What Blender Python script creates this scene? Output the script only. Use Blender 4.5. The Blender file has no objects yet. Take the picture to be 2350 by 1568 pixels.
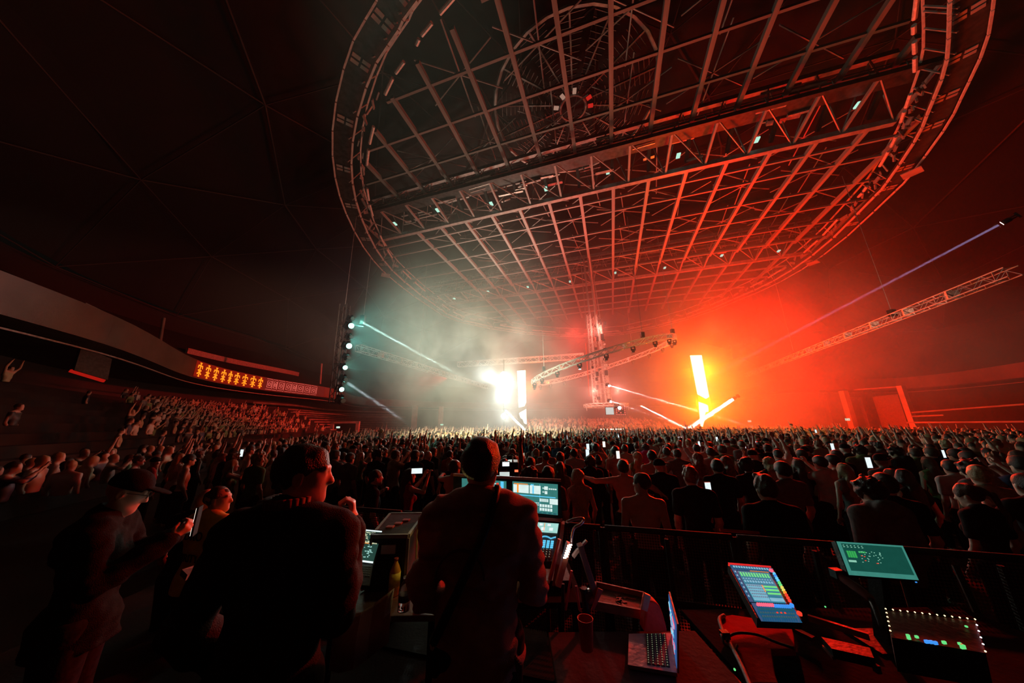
import bpy, bmesh, math, random
import numpy as np
from mathutils import Vector, Matrix, Euler
random.seed(7)
RNG = np.random.RandomState(11)
SC = bpy.context.scene
COL = SC.collection

# ---------------------------------------------------------------- camera
FPX = 690.0
PITCH = math.atan(188.0 / 690.0)
ROLL = math.radians(-0.6)
CAMZ = 2.4
cam_d = bpy.data.cameras.new('camera')
cam_d.sensor_fit = 'HORIZONTAL'
cam_d.sensor_width = 36.0
cam_d.lens = FPX / 2350.0 * 36.0
cam_d.clip_start = 0.05
cam_d.clip_end = 400
cam_o = bpy.data.objects.new('camera', cam_d)
COL.objects.link(cam_o)
cam_o.location = (0, 0, CAMZ)
cam_o.rotation_mode = 'XYZ'
_m = Matrix.Rotation(math.pi / 2 + PITCH, 4, 'X') @ Matrix.Rotation(ROLL, 4, 'Z')
cam_o.rotation_euler = _m.to_euler('XYZ')
SC.camera = cam_o

# ---------------------------------------------------------------- world, view, light paths
wd = bpy.data.worlds.new('world')
SC.world = wd
wd.use_nodes = True
wd.node_tree.nodes['Background'].inputs['Color'].default_value = (0.0004, 0.0009, 0.0007, 1)
wd.node_tree.nodes['Background'].inputs['Strength'].default_value = 1.0
SC.view_settings.view_transform = 'Standard'
SC.view_settings.look = 'None'
SC.view_settings.gamma = 1.0
SC.view_settings.exposure = 0.0
SC.view_settings.use_curve_mapping = False
cy = SC.cycles
cy.max_bounces = 3
cy.diffuse_bounces = 1
cy.glossy_bounces = 1
cy.transmission_bounces = 3
cy.volume_bounces = 0
cy.transparent_max_bounces = 12
cy.volume_step_rate = 1.0
cy.volume_max_steps = 96
cy.use_light_tree = True
cy.sample_clamp_indirect = 4.0
cy.sample_clamp_direct = 0.0
cy.caustics_reflective = False
cy.caustics_refractive = False
cy.use_denoising = True
cy.use_adaptive_sampling = True
cy.adaptive_threshold = 0.05
cy.adaptive_min_samples = 16


def light(name, kind, loc, col, power, target=None, angle=None, blend=0.3, size=0.15, spec=1.0):
    d = bpy.data.lights.new(name, kind)
    d.color = col
    d.energy = power
    if kind in ('POINT', 'SPOT'):
        d.shadow_soft_size = size
    if kind == 'SPOT':
        d.spot_size = math.radians(angle)
        d.spot_blend = blend
    d.specular_factor = spec
    o = bpy.data.objects.new(name, d)
    COL.objects.link(o)
    o.location = loc
    if target is not None:
        v = Vector(target) - Vector(loc)
        o.rotation_euler = v.to_track_quat('-Z', 'Y').to_euler()
    return o


def beam_lamp(p0, p1, col, power, dia, spread):
    d = bpy.data.lights.new('beam_light', 'AREA')
    d.shape = 'DISK'
    d.size = dia
    d.spread = math.radians(spread)
    d.color = col
    d.energy = power
    o = bpy.data.objects.new('beam_light', d)
    COL.objects.link(o)
    o.location = p0
    o.rotation_euler = (Vector(p1) - Vector(p0)).to_track_quat('-Z', 'Y').to_euler()
    return o


# where things stand: the arena centre (DJ tower) and the two screen columns
DJ = Vector((10.4, 36.0, 0))
LED_R = Vector((22.1, 36.0, 0))
LED_L = Vector((1.3, 41.0, 0))
BURST = Vector((-1.1, 38.5, 7.2))

# cold white blinders beside the far LED column, facing the crowd
light('blinder_light', 'SPOT', BURST + Vector((0, -1.0, .9)), (0.78, 1.0, 0.93), 7000, (2.5, 14, -6), 84, 1.0, .3)
light('blinder_light', 'SPOT', BURST + Vector((-.3, -1.0, -1.0)), (0.78, 1.0, 0.90), 5200, (2.5, 14, -6), 84, 1.0, .3)
light('blinder_light', 'SPOT', BURST + Vector((.2, -1.0, -3.9)), (0.86, 1.0, 0.94), 2500, (1, 16, -2), 84, 1.0, .2)
light('blinder_light', 'SPOT', BURST + Vector((-.6, -.6, .2)), (0.86, 1.0, 0.95), 19000, (-5.5, 28, 8.8), 42, 1.0, .3)
light('white_wash_light', 'SPOT', (-1.0, 41.0, 6), (1.0, .84, .64), 16000, (-1.5, 33, 24), 70, 1.0, .8)
light('white_wash_light', 'SPOT', (6.0, 40.0, 6), (1.0, .50, .34), 2600, (3, 22, 26), 70, 1.0, .8)
# red / amber wash from the near LED column and floor fixtures round it, plus added red points
light('red_wash_light', 'POINT', (22.4, 35.3, 8.2), (1.0, 0.19, 0.0003), 5600, size=.6)
light('red_wash_light', 'POINT', (21.9, 35.3, 4.2), (1.0, 0.19, 0.0003), 5000, size=.5)
light('red_wash_light', 'POINT', (28.0, 35.0, 11.5), (1.0, 0.0006, 0.0002), 21000, size=.8)  # added in mid-air, with the next point, to widen the red glow
light('red_wash_light', 'POINT', (26.5, 36.5, 4.2), (1.0, 0.0010, 0.0003), 14000, size=.8)
light('red_wash_light', 'SPOT', (23.5, 37.5, 5), (1.0, .075, 0.001), 42000, (18.5, 32.5, 24), 52, 1.0, .5)
light('red_wash_light', 'SPOT', (27.0, 36.0, 6), (1.0, .003, 0.001), 13000, (25, 32, 26), 62, 1.0, .5)
# red wash over the far column, plus a spot added to redden the left balcony
light('red_wash_light', 'POINT', (2.4, 40.6, 7.0), (1.0, 0.14, 0.03), 1800, size=.6)
light('red_wash_light', 'SPOT', (-10, 46, 9.2), (1.0, .035, .02), 15000, (-39, 42, 5), 84, .8, .2)
# pinkish general wash round the DJ tower, and lamps added to brighten the trusses
light('tower_wash_light', 'POINT', (9.0, 40.0, 14.0), (1.0, 0.06, 0.04), 3500, size=1.0)
light('added_truss_light', 'POINT', (8.6, 32.2, 5.6), (1.0, .30, .22), 1100, size=.15)
light('added_truss_light', 'POINT', (13.5, 39.0, 6.4), (1.0, .30, .22), 1100, size=.15)
light('added_truss_light', 'POINT', (10.6, 34.6, 13.5), (1.0, .25, .18), 600, size=.15)
light('added_truss_light', 'SPOT', (-21.0, 6.0, 10.0), (1.0, .52, .32), 9000, (-9, 42, 9.5), 34, .8, .2)  # added out of view to brighten the long left truss
light('added_truss_light', 'SPOT', (31.0, 10.0, 5.0), (1.0, .40, .24), 7000, (27, 27, 9.5), 62, .9, .2)  # added out of view to brighten the long right truss
light('added_foh_red_light', 'SPOT', (17.0, 24.0, 10.0), (1.0, .016, .006), 20000, (.6, 2.0, 1.0), 22, .9, .3)  # added to redden the people and desks up front, no fixture there
# pale crowd wash, added unseen high behind the camera
light('unseen_crowd_wash', 'SPOT', (-3.0, -9.0, 22.0), (.95, 1.0, .68), 260000, (-2, 40, 0), 28, .8, .5)
light('unseen_crowd_wash', 'SPOT', (10.0, -9.0, 22.0), (1.0, .36, .10), 55000, (20, 38, 0), 28, .8, .5)

# ---------------------------------------------------------------- picture -> place helpers
_cp, _sp = math.cos(PITCH), math.sin(PITCH)
_cr, _sr = math.cos(ROLL), math.sin(ROLL)


def ray(px, py):
    x = px - 1175.0
    y = -(py - 784.0)
    x, y = _cr * x - _sr * y, _sr * x + _cr * y
    return Vector((x, FPX * _cp - y * _sp, FPX * _sp + y * _cp))


def G(px, py, z):
    """point at height z seen at a pixel of the photograph"""
    d = ray(px, py)
    t = (z - CAMZ) / d.z
    return Vector((d.x * t, d.y * t, z))


def P(px, py, Y):
    """point at distance Y from the camera's wall seen at a pixel"""
    d = ray(px, py)
    t = Y / d.y
    return Vector((d.x * t, Y, d.z * t + CAMZ))


# ---------------------------------------------------------------- materials
_mats = {}


def mat(name, col, rough=.6, metal=0.0, noise=.25, scale=8.0, bump=.15, bscale=40.0, alpha=1.0, trans=0.0, emis=None, estr=0.0, spec=.5, sheen=0.0):
    if name in _mats:
        return _mats[name]
    m = bpy.data.materials.new(name)
    m.use_nodes = True
    nt = m.node_tree
    b = nt.nodes['Principled BSDF']
    tc = nt.nodes.new('ShaderNodeTexCoord')
    n = nt.nodes.new('ShaderNodeTexNoise')
    n.inputs['Scale'].default_value = scale
    n.inputs['Detail'].default_value = 3
    nt.links.new(tc.outputs['Object'], n.inputs['Vector'])
    r = nt.nodes.new('ShaderNodeValToRGB')
    lo = tuple(max(0, c * (1 - noise)) for c in col)
    hi = tuple(min(1, c * (1 + noise)) for c in col)
    r.color_ramp.elements[0].position = .35
    r.color_ramp.elements[1].position = .65
    r.color_ramp.elements[0].color = (*lo, 1)
    r.color_ramp.elements[1].color = (*hi, 1)
    nt.links.new(n.outputs['Fac'], r.inputs['Fac'])
    nt.links.new(r.outputs['Color'], b.inputs['Base Color'])
    b.inputs['Roughness'].default_value = rough
    b.inputs['Metallic'].default_value = metal
    b.inputs['Specular IOR Level'].default_value = spec
    if sheen:
        b.inputs['Sheen Weight'].default_value = sheen
    if alpha < 1:
        b.inputs['Alpha'].default_value = alpha
    if trans:
        b.inputs['Transmission Weight'].default_value = trans
        b.inputs['IOR'].default_value = 1.4
    if emis:
        b.inputs['Emission Color'].default_value = (*emis, 1)
        b.inputs['Emission Strength'].default_value = estr
    if bump:
        n2 = nt.nodes.new('ShaderNodeTexNoise')
        n2.inputs['Scale'].default_value = bscale
        nt.links.new(tc.outputs['Object'], n2.inputs['Vector'])
        bp = nt.nodes.new('ShaderNodeBump')
        bp.inputs['Strength'].default_value = bump
        bp.inputs['Distance'].default_value = .02
        nt.links.new(n2.outputs['Fac'], bp.inputs['Height'])
        nt.links.new(bp.outputs['Normal'], b.inputs['Normal'])
    _mats[name] = m
    return m


def emit(name, col, s, sample=False):
    if name in _mats:
        return _mats[name]
    m = bpy.data.materials.new(name)
    m.use_nodes = True
    nt = m.node_tree
    b = nt.nodes['Principled BSDF']
    b.inputs['Base Color'].default_value = (.01, .01, .01, 1)
    b.inputs['Roughness'].default_value = .7
    b.inputs['Specular IOR Level'].default_value = .08
    b.inputs['Emission Color'].default_value = (*col, 1)
    tc = nt.nodes.new('ShaderNodeTexCoord')
    n = nt.nodes.new('ShaderNodeTexNoise')
    n.inputs['Scale'].default_value = 30
    nt.links.new(tc.outputs['Object'], n.inputs['Vector'])
    mr = nt.nodes.new('ShaderNodeMapRange')
    mr.inputs['To Min'].default_value = s * .85
    mr.inputs['To Max'].default_value = s * 1.15
    nt.links.new(n.outputs['Fac'], mr.inputs['Value'])
    nt.links.new(mr.outputs['Result'], b.inputs['Emission Strength'])
    if not sample:
        m.cycles.emission_sampling = 'NONE'
    _mats[name] = m
    return m


STEEL = mat('galvanised_steel', (.36, .35, .34), .5, .2, .2, 3)
DARKSTEEL = mat('dark_steel', (.06, .06, .06), .5, .4, .3, 3)
ALU = mat('truss_aluminium', (.72, .70, .68), .4, .12, .15, 6)
BLACK = mat('black_paint', (.012, .012, .013), .5, 0, .3, 8, spec=.25)
RUBBER = mat('black_rubber', (.008, .008, .008), .7)
CONC = mat('dark_concrete', (.045, .042, .04), .85, 0, .35, .6)
WALLM = mat('dark_bowl_wall', (.045, .036, .034), .8, 0, .25, .4)
FASCIA = mat('balcony_fascia_paint', (.19, .125, .10), .6, 0, .15, .5)
PILLARM = mat('pillar_plaster', (.45, .40, .38), .8, 0, .2, 1)
ROOFM = mat('roof_lining', (.0035, .0035, .0035), .9, 0, .3, .5)


# ---------------------------------------------------------------- mesh builder
class MB:
    def __init__(s):
        s.v = []
        s.f = []
        s.mi = []

    def add(s, vs, fs, mi=0):
        o = len(s.v)
        s.v.extend([tuple(v) for v in vs])
        s.f.extend([tuple(i + o for i in f) for f in fs])
        s.mi.extend([mi] * len(fs))
        return s

    def box(s, c, d, rot=None, mi=0):
        c = Vector(c)
        hx, hy, hz = d[0] / 2, d[1] / 2, d[2] / 2
        vs = [Vector((x, y, z)) for x in (-hx, hx) for y in (-hy, hy) for z in (-hz, hz)]
        if rot is not None:
            vs = [rot @ v for v in vs]
        vs = [v + c for v in vs]
        return s.add(vs, [(0, 1, 3, 2), (4, 6, 7, 5), (0, 4, 5, 1), (2, 3, 7, 6), (0, 2, 6, 4), (1, 5, 7, 3)], mi)

    def hexa(s, a, b, mi=0):
        """solid between quad a (4 pts) and quad b (4 pts)"""
        return s.add(list(a) + list(b), [(3, 2, 1, 0), (4, 5, 6, 7), (0, 1, 5, 4), (1, 2, 6, 5), (2, 3, 7, 6), (3, 0, 4, 7)], mi)

    def slab(s, q, t, mi=0):
        """quad thickened away from its normal"""
        q = [Vector(p) for p in q]
        n = (q[1] - q[0]).cross(q[3] - q[0]).normalized()
        return s.hexa(q, [p - n * t for p in q], mi)

    def bar(s, a, b, w, h=None, up=(0, 0, 1), mi=0):
        a, b = Vector(a), Vector(b)
        h = w if h is None else h
        d = (b - a)
        if d.length < 1e-6:
            return s
        d.normalize()
        up = Vector(up)
        if abs(d.dot(up)) > .98:
            up = Vector((1, 0, 0))
        x = d.cross(up).normalized() * (w / 2)
        y = x.cross(d).normalized() * (h / 2)
        q = [-x - y, x - y, x + y, -x + y]
        return s.hexa([a + p for p in q], [b + p for p in q], mi)

    def tube(s, a, b, r, n=6, r2=None, mi=0, caps=True):
        a, b = Vector(a), Vector(b)
        r2 = r if r2 is None else r2
        d = b - a
        if d.length < 1e-6:
            return s
        d.normalize()
        up = Vector((0, 0, 1)) if abs(d.z) < .9 else Vector((1, 0, 0))
        x = d.cross(up).normalized()
        y = d.cross(x)
        vs = []
        for (c, rr) in ((a, r), (b, r2)):
            for i in range(n):
                t = 2 * math.pi * i / n
                vs.append(c + x * (math.cos(t) * rr) + y * (math.sin(t) * rr))
        fs = [(i, (i + 1) % n, n + (i + 1) % n, n + i) for i in range(n)]
        if caps:
            fs += [tuple(range(n))[::-1], tuple(range(n, 2 * n))]
        return s.add(vs, fs, mi)

    def path(s, pts, r, n=6, mi=0):
        pts = [Vector(p) for p in pts]
        m = len(pts)
        vs, fs = [], []
        px = None
        for i, p in enumerate(pts):
            d = (pts[min(i + 1, m - 1)] - pts[max(i - 1, 0)]).normalized()
            up = Vector((0, 0, 1)) if abs(d.z) < .9 else Vector((1, 0, 0))
            x = d.cross(up).normalized()
            if px is not None:
                x = (px - d * px.dot(d)).normalized()
            px = x
            y = d.cross(x)
            rr = r[i] if isinstance(r, (list, tuple)) else r
            for k in range(n):
                t = 2 * math.pi * k / n
                vs.append(p + x * (math.cos(t) * rr) + y * (math.sin(t) * rr))
        for i in range(m - 1):
            for k in range(n):
                a, b = i * n + k, i * n + (k + 1) % n
                fs.append((a, b, b + n, a + n))
        fs += [tuple(range(n))[::-1], tuple(range((m - 1) * n, m * n))]
        return s.add(vs, fs, mi)

    def lathe(s, prof, c=(0, 0, 0), n=16, mi=0, rot=None):
        c = Vector(c)
        vs = []
        for (r, z) in prof:
            for k in range(n):
                t = 2 * math.pi * k / n
                v = Vector((r * math.cos(t), r * math.sin(t), z))
                if rot is not None:
                    v = rot @ v
                vs.append(v + c)
        fs = []
        for i in range(len(prof) - 1):
            for k in range(n):
                a, b = i * n + k, i * n + (k + 1) % n
                fs.append((a, b, b + n, a + n))
        fs += [tuple(range(n))[::-1], tuple(range((len(prof) - 1) * n, len(prof) * n))]
        return s.add(vs, fs, mi)

    def ball(s, c, r, n=10, mi=0):
        r = (r, r, r) if not hasattr(r, '__len__') else r
        prof = []
        k = max(4, n // 2)
        for i in range(k + 1):
            t = math.pi * i / k
            prof.append((max(1e-4, math.sin(t)), -math.cos(t)))
        return s.lathe([(a, b) for a, b in prof], c, n, mi, Matrix.Diagonal(Vector(r)))

    def mesh(s, name, mats, smooth=False):
        me = bpy.data.meshes.new(name)
        me.from_pydata(s.v, [], s.f)
        mats = mats if isinstance(mats, (list, tuple)) else [mats]
        for m in mats:
            me.materials.append(m)
        if len(mats) > 1:
            me.polygons.foreach_set('material_index', s.mi)
        if smooth:
            me.polygons.foreach_set('use_smooth', [True] * len(me.polygons))
        me.update()
        return me

    def build(s, name, mats, parent=None, smooth=False, bevel=0.0):
        o = bpy.data.objects.new(name, s.mesh(name, mats, smooth))
        COL.objects.link(o)
        if parent is not None:
            o.parent = parent
        if bevel:
            md = o.modifiers.new('edge', 'BEVEL')
            md.width = bevel
            md.segments = 2
            md.limit_method = 'ANGLE'
        return o


def tag(o, label=None, cat=None, group=None, kind=None):
    if label:
        o['label'] = label
    if cat:
        o['category'] = cat
    if group:
        o['group'] = group
    if kind:
        o['kind'] = kind
    return o


def empty(name, loc=(0, 0, 0), label=None, cat=None, group=None):
    o = bpy.data.objects.new(name, None)
    COL.objects.link(o)
    o.location = loc
    o.empty_display_size = .2
    return tag(o, label, cat, group)


def inst(name, me, parent=None, loc=(0, 0, 0), rot=(0, 0, 0), sc=(1, 1, 1)):
    o = bpy.data.objects.new(name, me)
    COL.objects.link(o)
    o.location = loc
    o.rotation_euler = rot
    o.scale = sc
    if parent is not None:
        o.parent = parent
    return o


def bar_between(name, me, a, b, parent=None):
    """unit bar mesh (along +X, length 1) laid from a to b"""
    a, b = Vector(a), Vector(b)
    d = b - a
    o = inst(name, me, parent, a, d.to_track_quat('X', 'Z').to_euler(), (d.length, 1, 1))
    return o


def smooth_closed(pts, n, closed=True):
    """Catmull-Rom resample"""
    P_ = [Vector(p) for p in pts]
    m = len(P_)
    out = []
    segs = m if closed else m - 1
    for k in range(n):
        t = k / (n if closed else n - 1) * segs
        i = min(int(t), segs - 1)
        f = t - i
        if closed:
            p0, p1, p2, p3 = P_[(i - 1) % m], P_[i % m], P_[(i + 1) % m], P_[(i + 2) % m]
        else:
            p0, p1, p2, p3 = P_[max(i - 1, 0)], P_[i], P_[min(i + 1, m - 1)], P_[min(i + 2, m - 1)]
        out.append(.5 * ((2 * p1) + (p2 - p0) * f + (2 * p0 - 5 * p1 + 4 * p2 - p3) * f * f + (3 * p1 - p0 - 3 * p2 + p3) * f ** 3))
    return out


def truss_mb(a, b, w=.45, r=.03, step=None, up=(0, 0, 1), tri=False):
    """box truss between a and b: returns (chords, braces) as MBs"""
    a, b = Vector(a), Vector(b)
    d = b - a
    L = d.length
    d.normalize()
    up = Vector(up)
    if abs(d.dot(up)) > .98:
        up = Vector((0, 1, 0))
    x = d.cross(up).normalized() * (w / 2)
    y = x.cross(d).normalized() * (w / 2)
    cs = [-x - y, x - y, x + y, -x + y]
    if tri:
        cs = [-x - y * .6, x - y * .6, y]
    ch, br = MB(), MB()
    for c in cs:
        ch.tube(a + c, b + c, r, 5)
    step = step or w * 1.1
    n = max(1, round(L / step))
    k = len(cs)
    for i in range(n):
        p, q = a + d * (L * i / n), a + d * (L * (i + 1) / n)
        for j in range(k):
            c0, c1 = cs[j], cs[(j + 1) % k]
            if i % 2:
                c0, c1 = c1, c0
            br.tube(p + c0, q + c1, r * .55, 4, caps=False)
        if i % 6 == 0:
            for j in range(k):
                br.tube(p + cs[j], p + cs[(j + 1) % k], r * .6, 4, caps=False)
    return ch, br

# ================================================================ SETTING
# ---- floor
floor = MB()
floor.add([(-60, -25, 0), (75, -25, 0), (75, 125, 0), (-60, 125, 0)], [(0, 1, 2, 3)])
tag(floor.build('floor', mat('arena_floor', (.03, .028, .027), .6, 0, .3, 1.5)), kind='structure')

# ---- balcony fascia: bottom and top edge follow the photograph
fb = [G(0, 700, 6.9), G(240, 790, 6.9), G(450, 868, 6.9), G(600, 895, 6.9), G(760, 917, 6.7), G(900, 930, 6.2)]
left_run = [Vector((-10.5, -6, 6.9)), Vector((-17.5, 3, 6.9))] + fb[1:5] + [Vector((-34.5, 70, 6.9)), Vector((-27, 82, 6.9))]
far_run = [Vector((-14, 92, 6.9)), Vector((4, 97, 6.9)), Vector((24, 93, 6.9)), Vector((40, 80, 6.9)), Vector((47, 62, 6.9))]
right_run = [G(1800, 905, 6.3), G(2060, 893, 6.9), G(2350, 866, 6.9), Vector((44, 12, 6.9)), Vector((33, 0, 6.9)), Vector((18, -12, 6.9)), Vector((2, -16, 6.9))]
for v in right_run:
    v.z = 6.9
for v in left_run:
    v.z = 6.9
NB = 160
bowl = smooth_closed(left_run + far_run + right_run, NB)
for v in bowl:
    v.z = 6.9
CEN = Vector((8, 38, 0))


def inward(i):
    a, b = bowl[(i - 1) % NB], bowl[(i + 1) % NB]
    t = (b - a)
    t.z = 0
    t.normalize()
    n = Vector((t.y, -t.x, 0))
    if n.dot(CEN - bowl[i]) < 0:
        n = -n
    return n


def ringband(prof, i0=0, i1=NB, mi=0, mb=None, closed=True):
    """sweep a profile of (inward offset, z) round the bowl"""
    mb = mb or MB()
    idx = [i % NB for i in range(i0, i1 + (1 if (closed or i1 < NB) else 0))]
    vs = []
    for i in idx:
        n = inward(i)
        for (o_, z) in prof:
            p = bowl[i] + n * o_
            vs.append((p.x, p.y, z))
    m = len(prof)
    fs = []
    for k in range(len(idx) - 1):
        for j in range(m - 1):
            fs.append((k * m + j, (k + 1) * m + j, (k + 1) * m + j + 1, k * m + j + 1))
    mb.add(vs, fs, mi)
    return mb


def nearest(pt):
    return min(range(NB), key=lambda i: (bowl[i] - Vector((pt[0], pt[1], bowl[i].z))).length)


# fascia solid band with a slim ledge under and a cap rail on top
tag(ringband([(-1.6, 6.9), (0, 6.9), (.05, 8.55), (-.2, 8.6), (-.2, 8.2), (-1.6, 8.2), (-1.6, 6.9)]).build('trim_1', FASCIA), kind='structure')
tag(ringband([(-.1, 6.35), (-.02, 6.35), (-.02, 6.42), (-.1, 6.42), (-.1, 6.35)]).build('trim_2', mat('ledge_paint', (.4, .32, .3), .5)), kind='structure')
# wall behind the lower tier, upper seating slope and the upper wall up to the roof
tag(ringband([(-7, 0), (-7, 6.9), (-1.6, 6.9)]).build('wall_left', WALLM), kind='structure')
tag(ringband([(-1.6, 8.2), (-2.0, 8.0), (-12, 14.5), (-14, 14.5), (-14, 17.5), (-14.6, 17.5)]).build('wall_right', mat('upper_tier_wall', (.012, .010, .010), .85)), kind='structure')
# upper balcony front (red lit strip with square openings in the photo)
tag(ringband([(-6.2, 10.7), (-6.0, 10.7), (-6.0, 11.35), (-6.2, 11.35), (-6.2, 10.7)], nearest(G(450, 805, 11)[:2]), nearest(G(730, 860, 11)[:2])).build('trim_3', mat('upper_front_paint', (.35, .28, .27), .6)), kind='structure')

# dome roof: shallow cap from the upper wall over the grid
dome = MB()
NS = 64
rings = []
lv = [(1.32, 17.0), (1.12, 22.5), (.9, 27.0), (.68, 30.5), (.42, 33.0), (.20, 34.2)]
DC = Vector((9.5, 38, 0))


def dpt(i, s, z):
    p = bowl[(i * NB // NS) % NB]
    return Vector((DC.x + (p.x - DC.x) * s, DC.y + (p.y - DC.y) * s, z))


vs = []
for (s, z) in lv:
    for i in range(NS):
        vs.append(dpt(i, s, z + .5))
vs.append(Vector((DC.x, DC.y, 35.2)))
fs = []
for k in range(len(lv) - 1):
    for i in range(NS):
        a, b = k * NS + i, k * NS + (i + 1) % NS
        fs.append((a, b, b + NS, a + NS))
k = len(lv) - 1
for i in range(NS):
    fs.append((k * NS + i, k * NS + (i + 1) % NS, len(vs) - 1))
dome.add(vs, fs)
tag(dome.build('ceiling', ROOFM), kind='structure')

ROOFST = mat('dull_roof_steel', (.035, .03, .03), .7, 0, .3, 1)
# ---- dome ribs: a triangulated steel net under the roof
rib_me = MB().tube((0, 0, 0), (1, 0, 0), .09, 5).mesh('dome_rib', ROOFST)
rib_small = MB().tube((0, 0, 0), (1, 0, 0), .055, 5).mesh('dome_brace', ROOFST)
net = empty('dome_frame', (DC.x, DC.y, 30), 'dark triangulated steel rib frame spanning under the dome roof', 'roof frame')
NR = 20


def npnt(k, i):
    s, z = lv[k]
    f = (i % NR + (.5 if k % 2 else 0)) * NS / NR
    a, b = dpt(int(f) % NS, s, z), dpt((int(f) + 1) % NS, s, z)
    return a.lerp(b, f - int(f)) - Vector((DC.x, DC.y, 30))


for k in range(len(lv)):
    for i in range(NR):
        if k in (2, 4):
            bar_between('ring_rib', rib_me, npnt(k, i), npnt(k, i + 1), net)
        elif k < 5:
            bar_between('ring_rib', rib_small, npnt(k, i), npnt(k, i + 1), net)
        if k < len(lv) - 1:
            if k % 2 == 0:
                bar_between('diagonal_rib', rib_small, npnt(k, i), npnt(k + 1, i), net)
                bar_between('diagonal_rib', rib_small, npnt(k, i), npnt(k + 1, i - 1), net)
            else:
                bar_between('diagonal_rib', rib_small, npnt(k, i), npnt(k + 1, i), net)
                bar_between('diagonal_rib', rib_small, npnt(k, i), npnt(k + 1, i + 1), net)

# ---- roof oculus: round ring with radial slatted vanes
OC = Vector((5.6, 20.2, 29.2))
oc = empty('roof_oculus', OC, 'round steel ring with radial slatted vanes high above the rigging grid', 'roof vent')
ocm = MB()
N_ = 28
for rr, tw in ((6.9, .16), (1.1, .12)):
    ps = [Vector((rr * math.cos(2 * math.pi * i / N_), rr * math.sin(2 * math.pi * i / N_), 0)) for i in range(N_)]
    mb = MB()
    for i in range(N_):
        mb.tube(ps[i], ps[(i + 1) % N_], tw, 6)
    mb.build('rim' if rr > 2 else 'hub', STEEL, oc)
vane = MB()
for i in range(14):
    x0 = 1.3 + i * .38
    w = .12 + .075 * i
    vane.bar((x0, -w, .3 + i * .02), (x0, w, .3 + i * .02), .04, .12)
vane.bar((1.1, 0, .35), (6.8, 0, .35), .12, .14)
vane_me = vane.mesh('vane', mat('vane_metal', (.2, .18, .17), .5, .3))
for i in range(14):
    inst('vane', vane_me, oc, (0, 0, 0), (0, 0, 2 * math.pi * i / 14))
lampm = MB().box((0, 0, 0), (.42, .3, .1)).mesh('lamp', emit('dim_work_lamp', (1, .55, .4), .35))
lampr = MB().box((0, 0, 0), (.42, .3, .1)).mesh('lamp', emit('red_work_lamp', (1, .03, .02), .5))
for q, (a, mm) in enumerate(((3.2, lampm), (3.9, lampm), (4.6, lampm), (5.6, lampr), (6.1, lampr))):
    inst('lamp', mm, oc, (1.5 * math.cos(a), 1.5 * math.sin(a), -.1), (0, 0, a))

# ================================================================ RIGGING GRID
ANG = math.radians(72.3)
U = Vector((math.cos(ANG), math.sin(ANG), 0))
V = Vector((math.sin(ANG), -math.cos(ANG), 0))


def uv(u, v, z):
    p = U * u + V * v
    return Vector((p.x, p.y, z))


NEARST = mat('shaded_steel', (.19, .18, .17), .6, .1, .25, 3)  # darker copy of STEEL, the near grid's shade put into its colour
beam_me = MB().box((.5, 0, 0), (1, .30, .34)).mesh('long_beam', STEEL)
thin_me = MB().box((.5, 0, 0), (1, .17, .2)).mesh('cross_beam', STEEL)
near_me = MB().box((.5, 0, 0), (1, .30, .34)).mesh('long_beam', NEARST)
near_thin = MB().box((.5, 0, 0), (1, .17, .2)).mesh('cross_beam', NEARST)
dark_me = MB().box((.5, 0, 0), (1, .26, .3)).mesh('long_beam', DARKSTEEL)
brace_me = MB().tube((0, 0, 0), (1, 0, 0), .06, 5).mesh('brace', STEEL)
GR = Vector((8.6, 32, 24))


def bowlring(v):
    """u extent of the grid inside the ring truss at offset v"""
    c = (uv(0, 0, 0) - Vector((11.2, 38.5, 0)))
    cx = Vector((11.2, 38.5, 0))
    cu, cv = cx.dot(U), cx.dot(V)
    dv = (v - cv) / 29.0
    if abs(dv) >= 1:
        return None
    h = 30.5 * math.sqrt(1 - dv * dv)
    return cu - h, cu + h


grid = empty('near_grid', GR, 'near section of the suspended steel rigging grid of beams over the crowd', 'rigging grid', 'rigging grid sections')
gridf = empty('middle_grid', GR, 'middle section of the rigging grid, lit white and red above the stage', 'rigging grid', 'rigging grid sections')
gridb = empty('far_grid', GR, 'far short section of the rigging grid in the haze behind the stage tower', 'rigging grid', 'rigging grid sections')
vs_ = [-19.6 + 3.1 * i for i in range(16)]
for v in vs_:
    ex = bowlring(v)
    if not ex:
        continue
    lo, hi = ex[0] + .8, ex[1] - .8
    if lo < 21.5:
        a, b = uv(max(lo, -2), v, 25.9), uv(22.6, v, 25.9)
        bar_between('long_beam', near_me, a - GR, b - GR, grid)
        bar_between('long_beam', dark_me, b - GR, uv(25.3, v, 24.6) - GR, grid)
    if lo < 40:
        bar_between('long_beam', beam_me, uv(max(25.5, lo), v, 24.0) - GR, uv(min(42.6, hi), v, 24.0) - GR, gridf)
    if hi > 47:
        bar_between('long_beam', beam_me, uv(46.2, v, 24.0) - GR, uv(min(hi, 62), v, 24.0) - GR, gridb)


def vrange(u):
    vv = [v for v in np.arange(-30, 40, .5) if bowlring(v) and bowlring(v)[0] + .6 < u < bowlring(v)[1] - .6]
    return (min(vv), max(vv)) if vv else None


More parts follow.
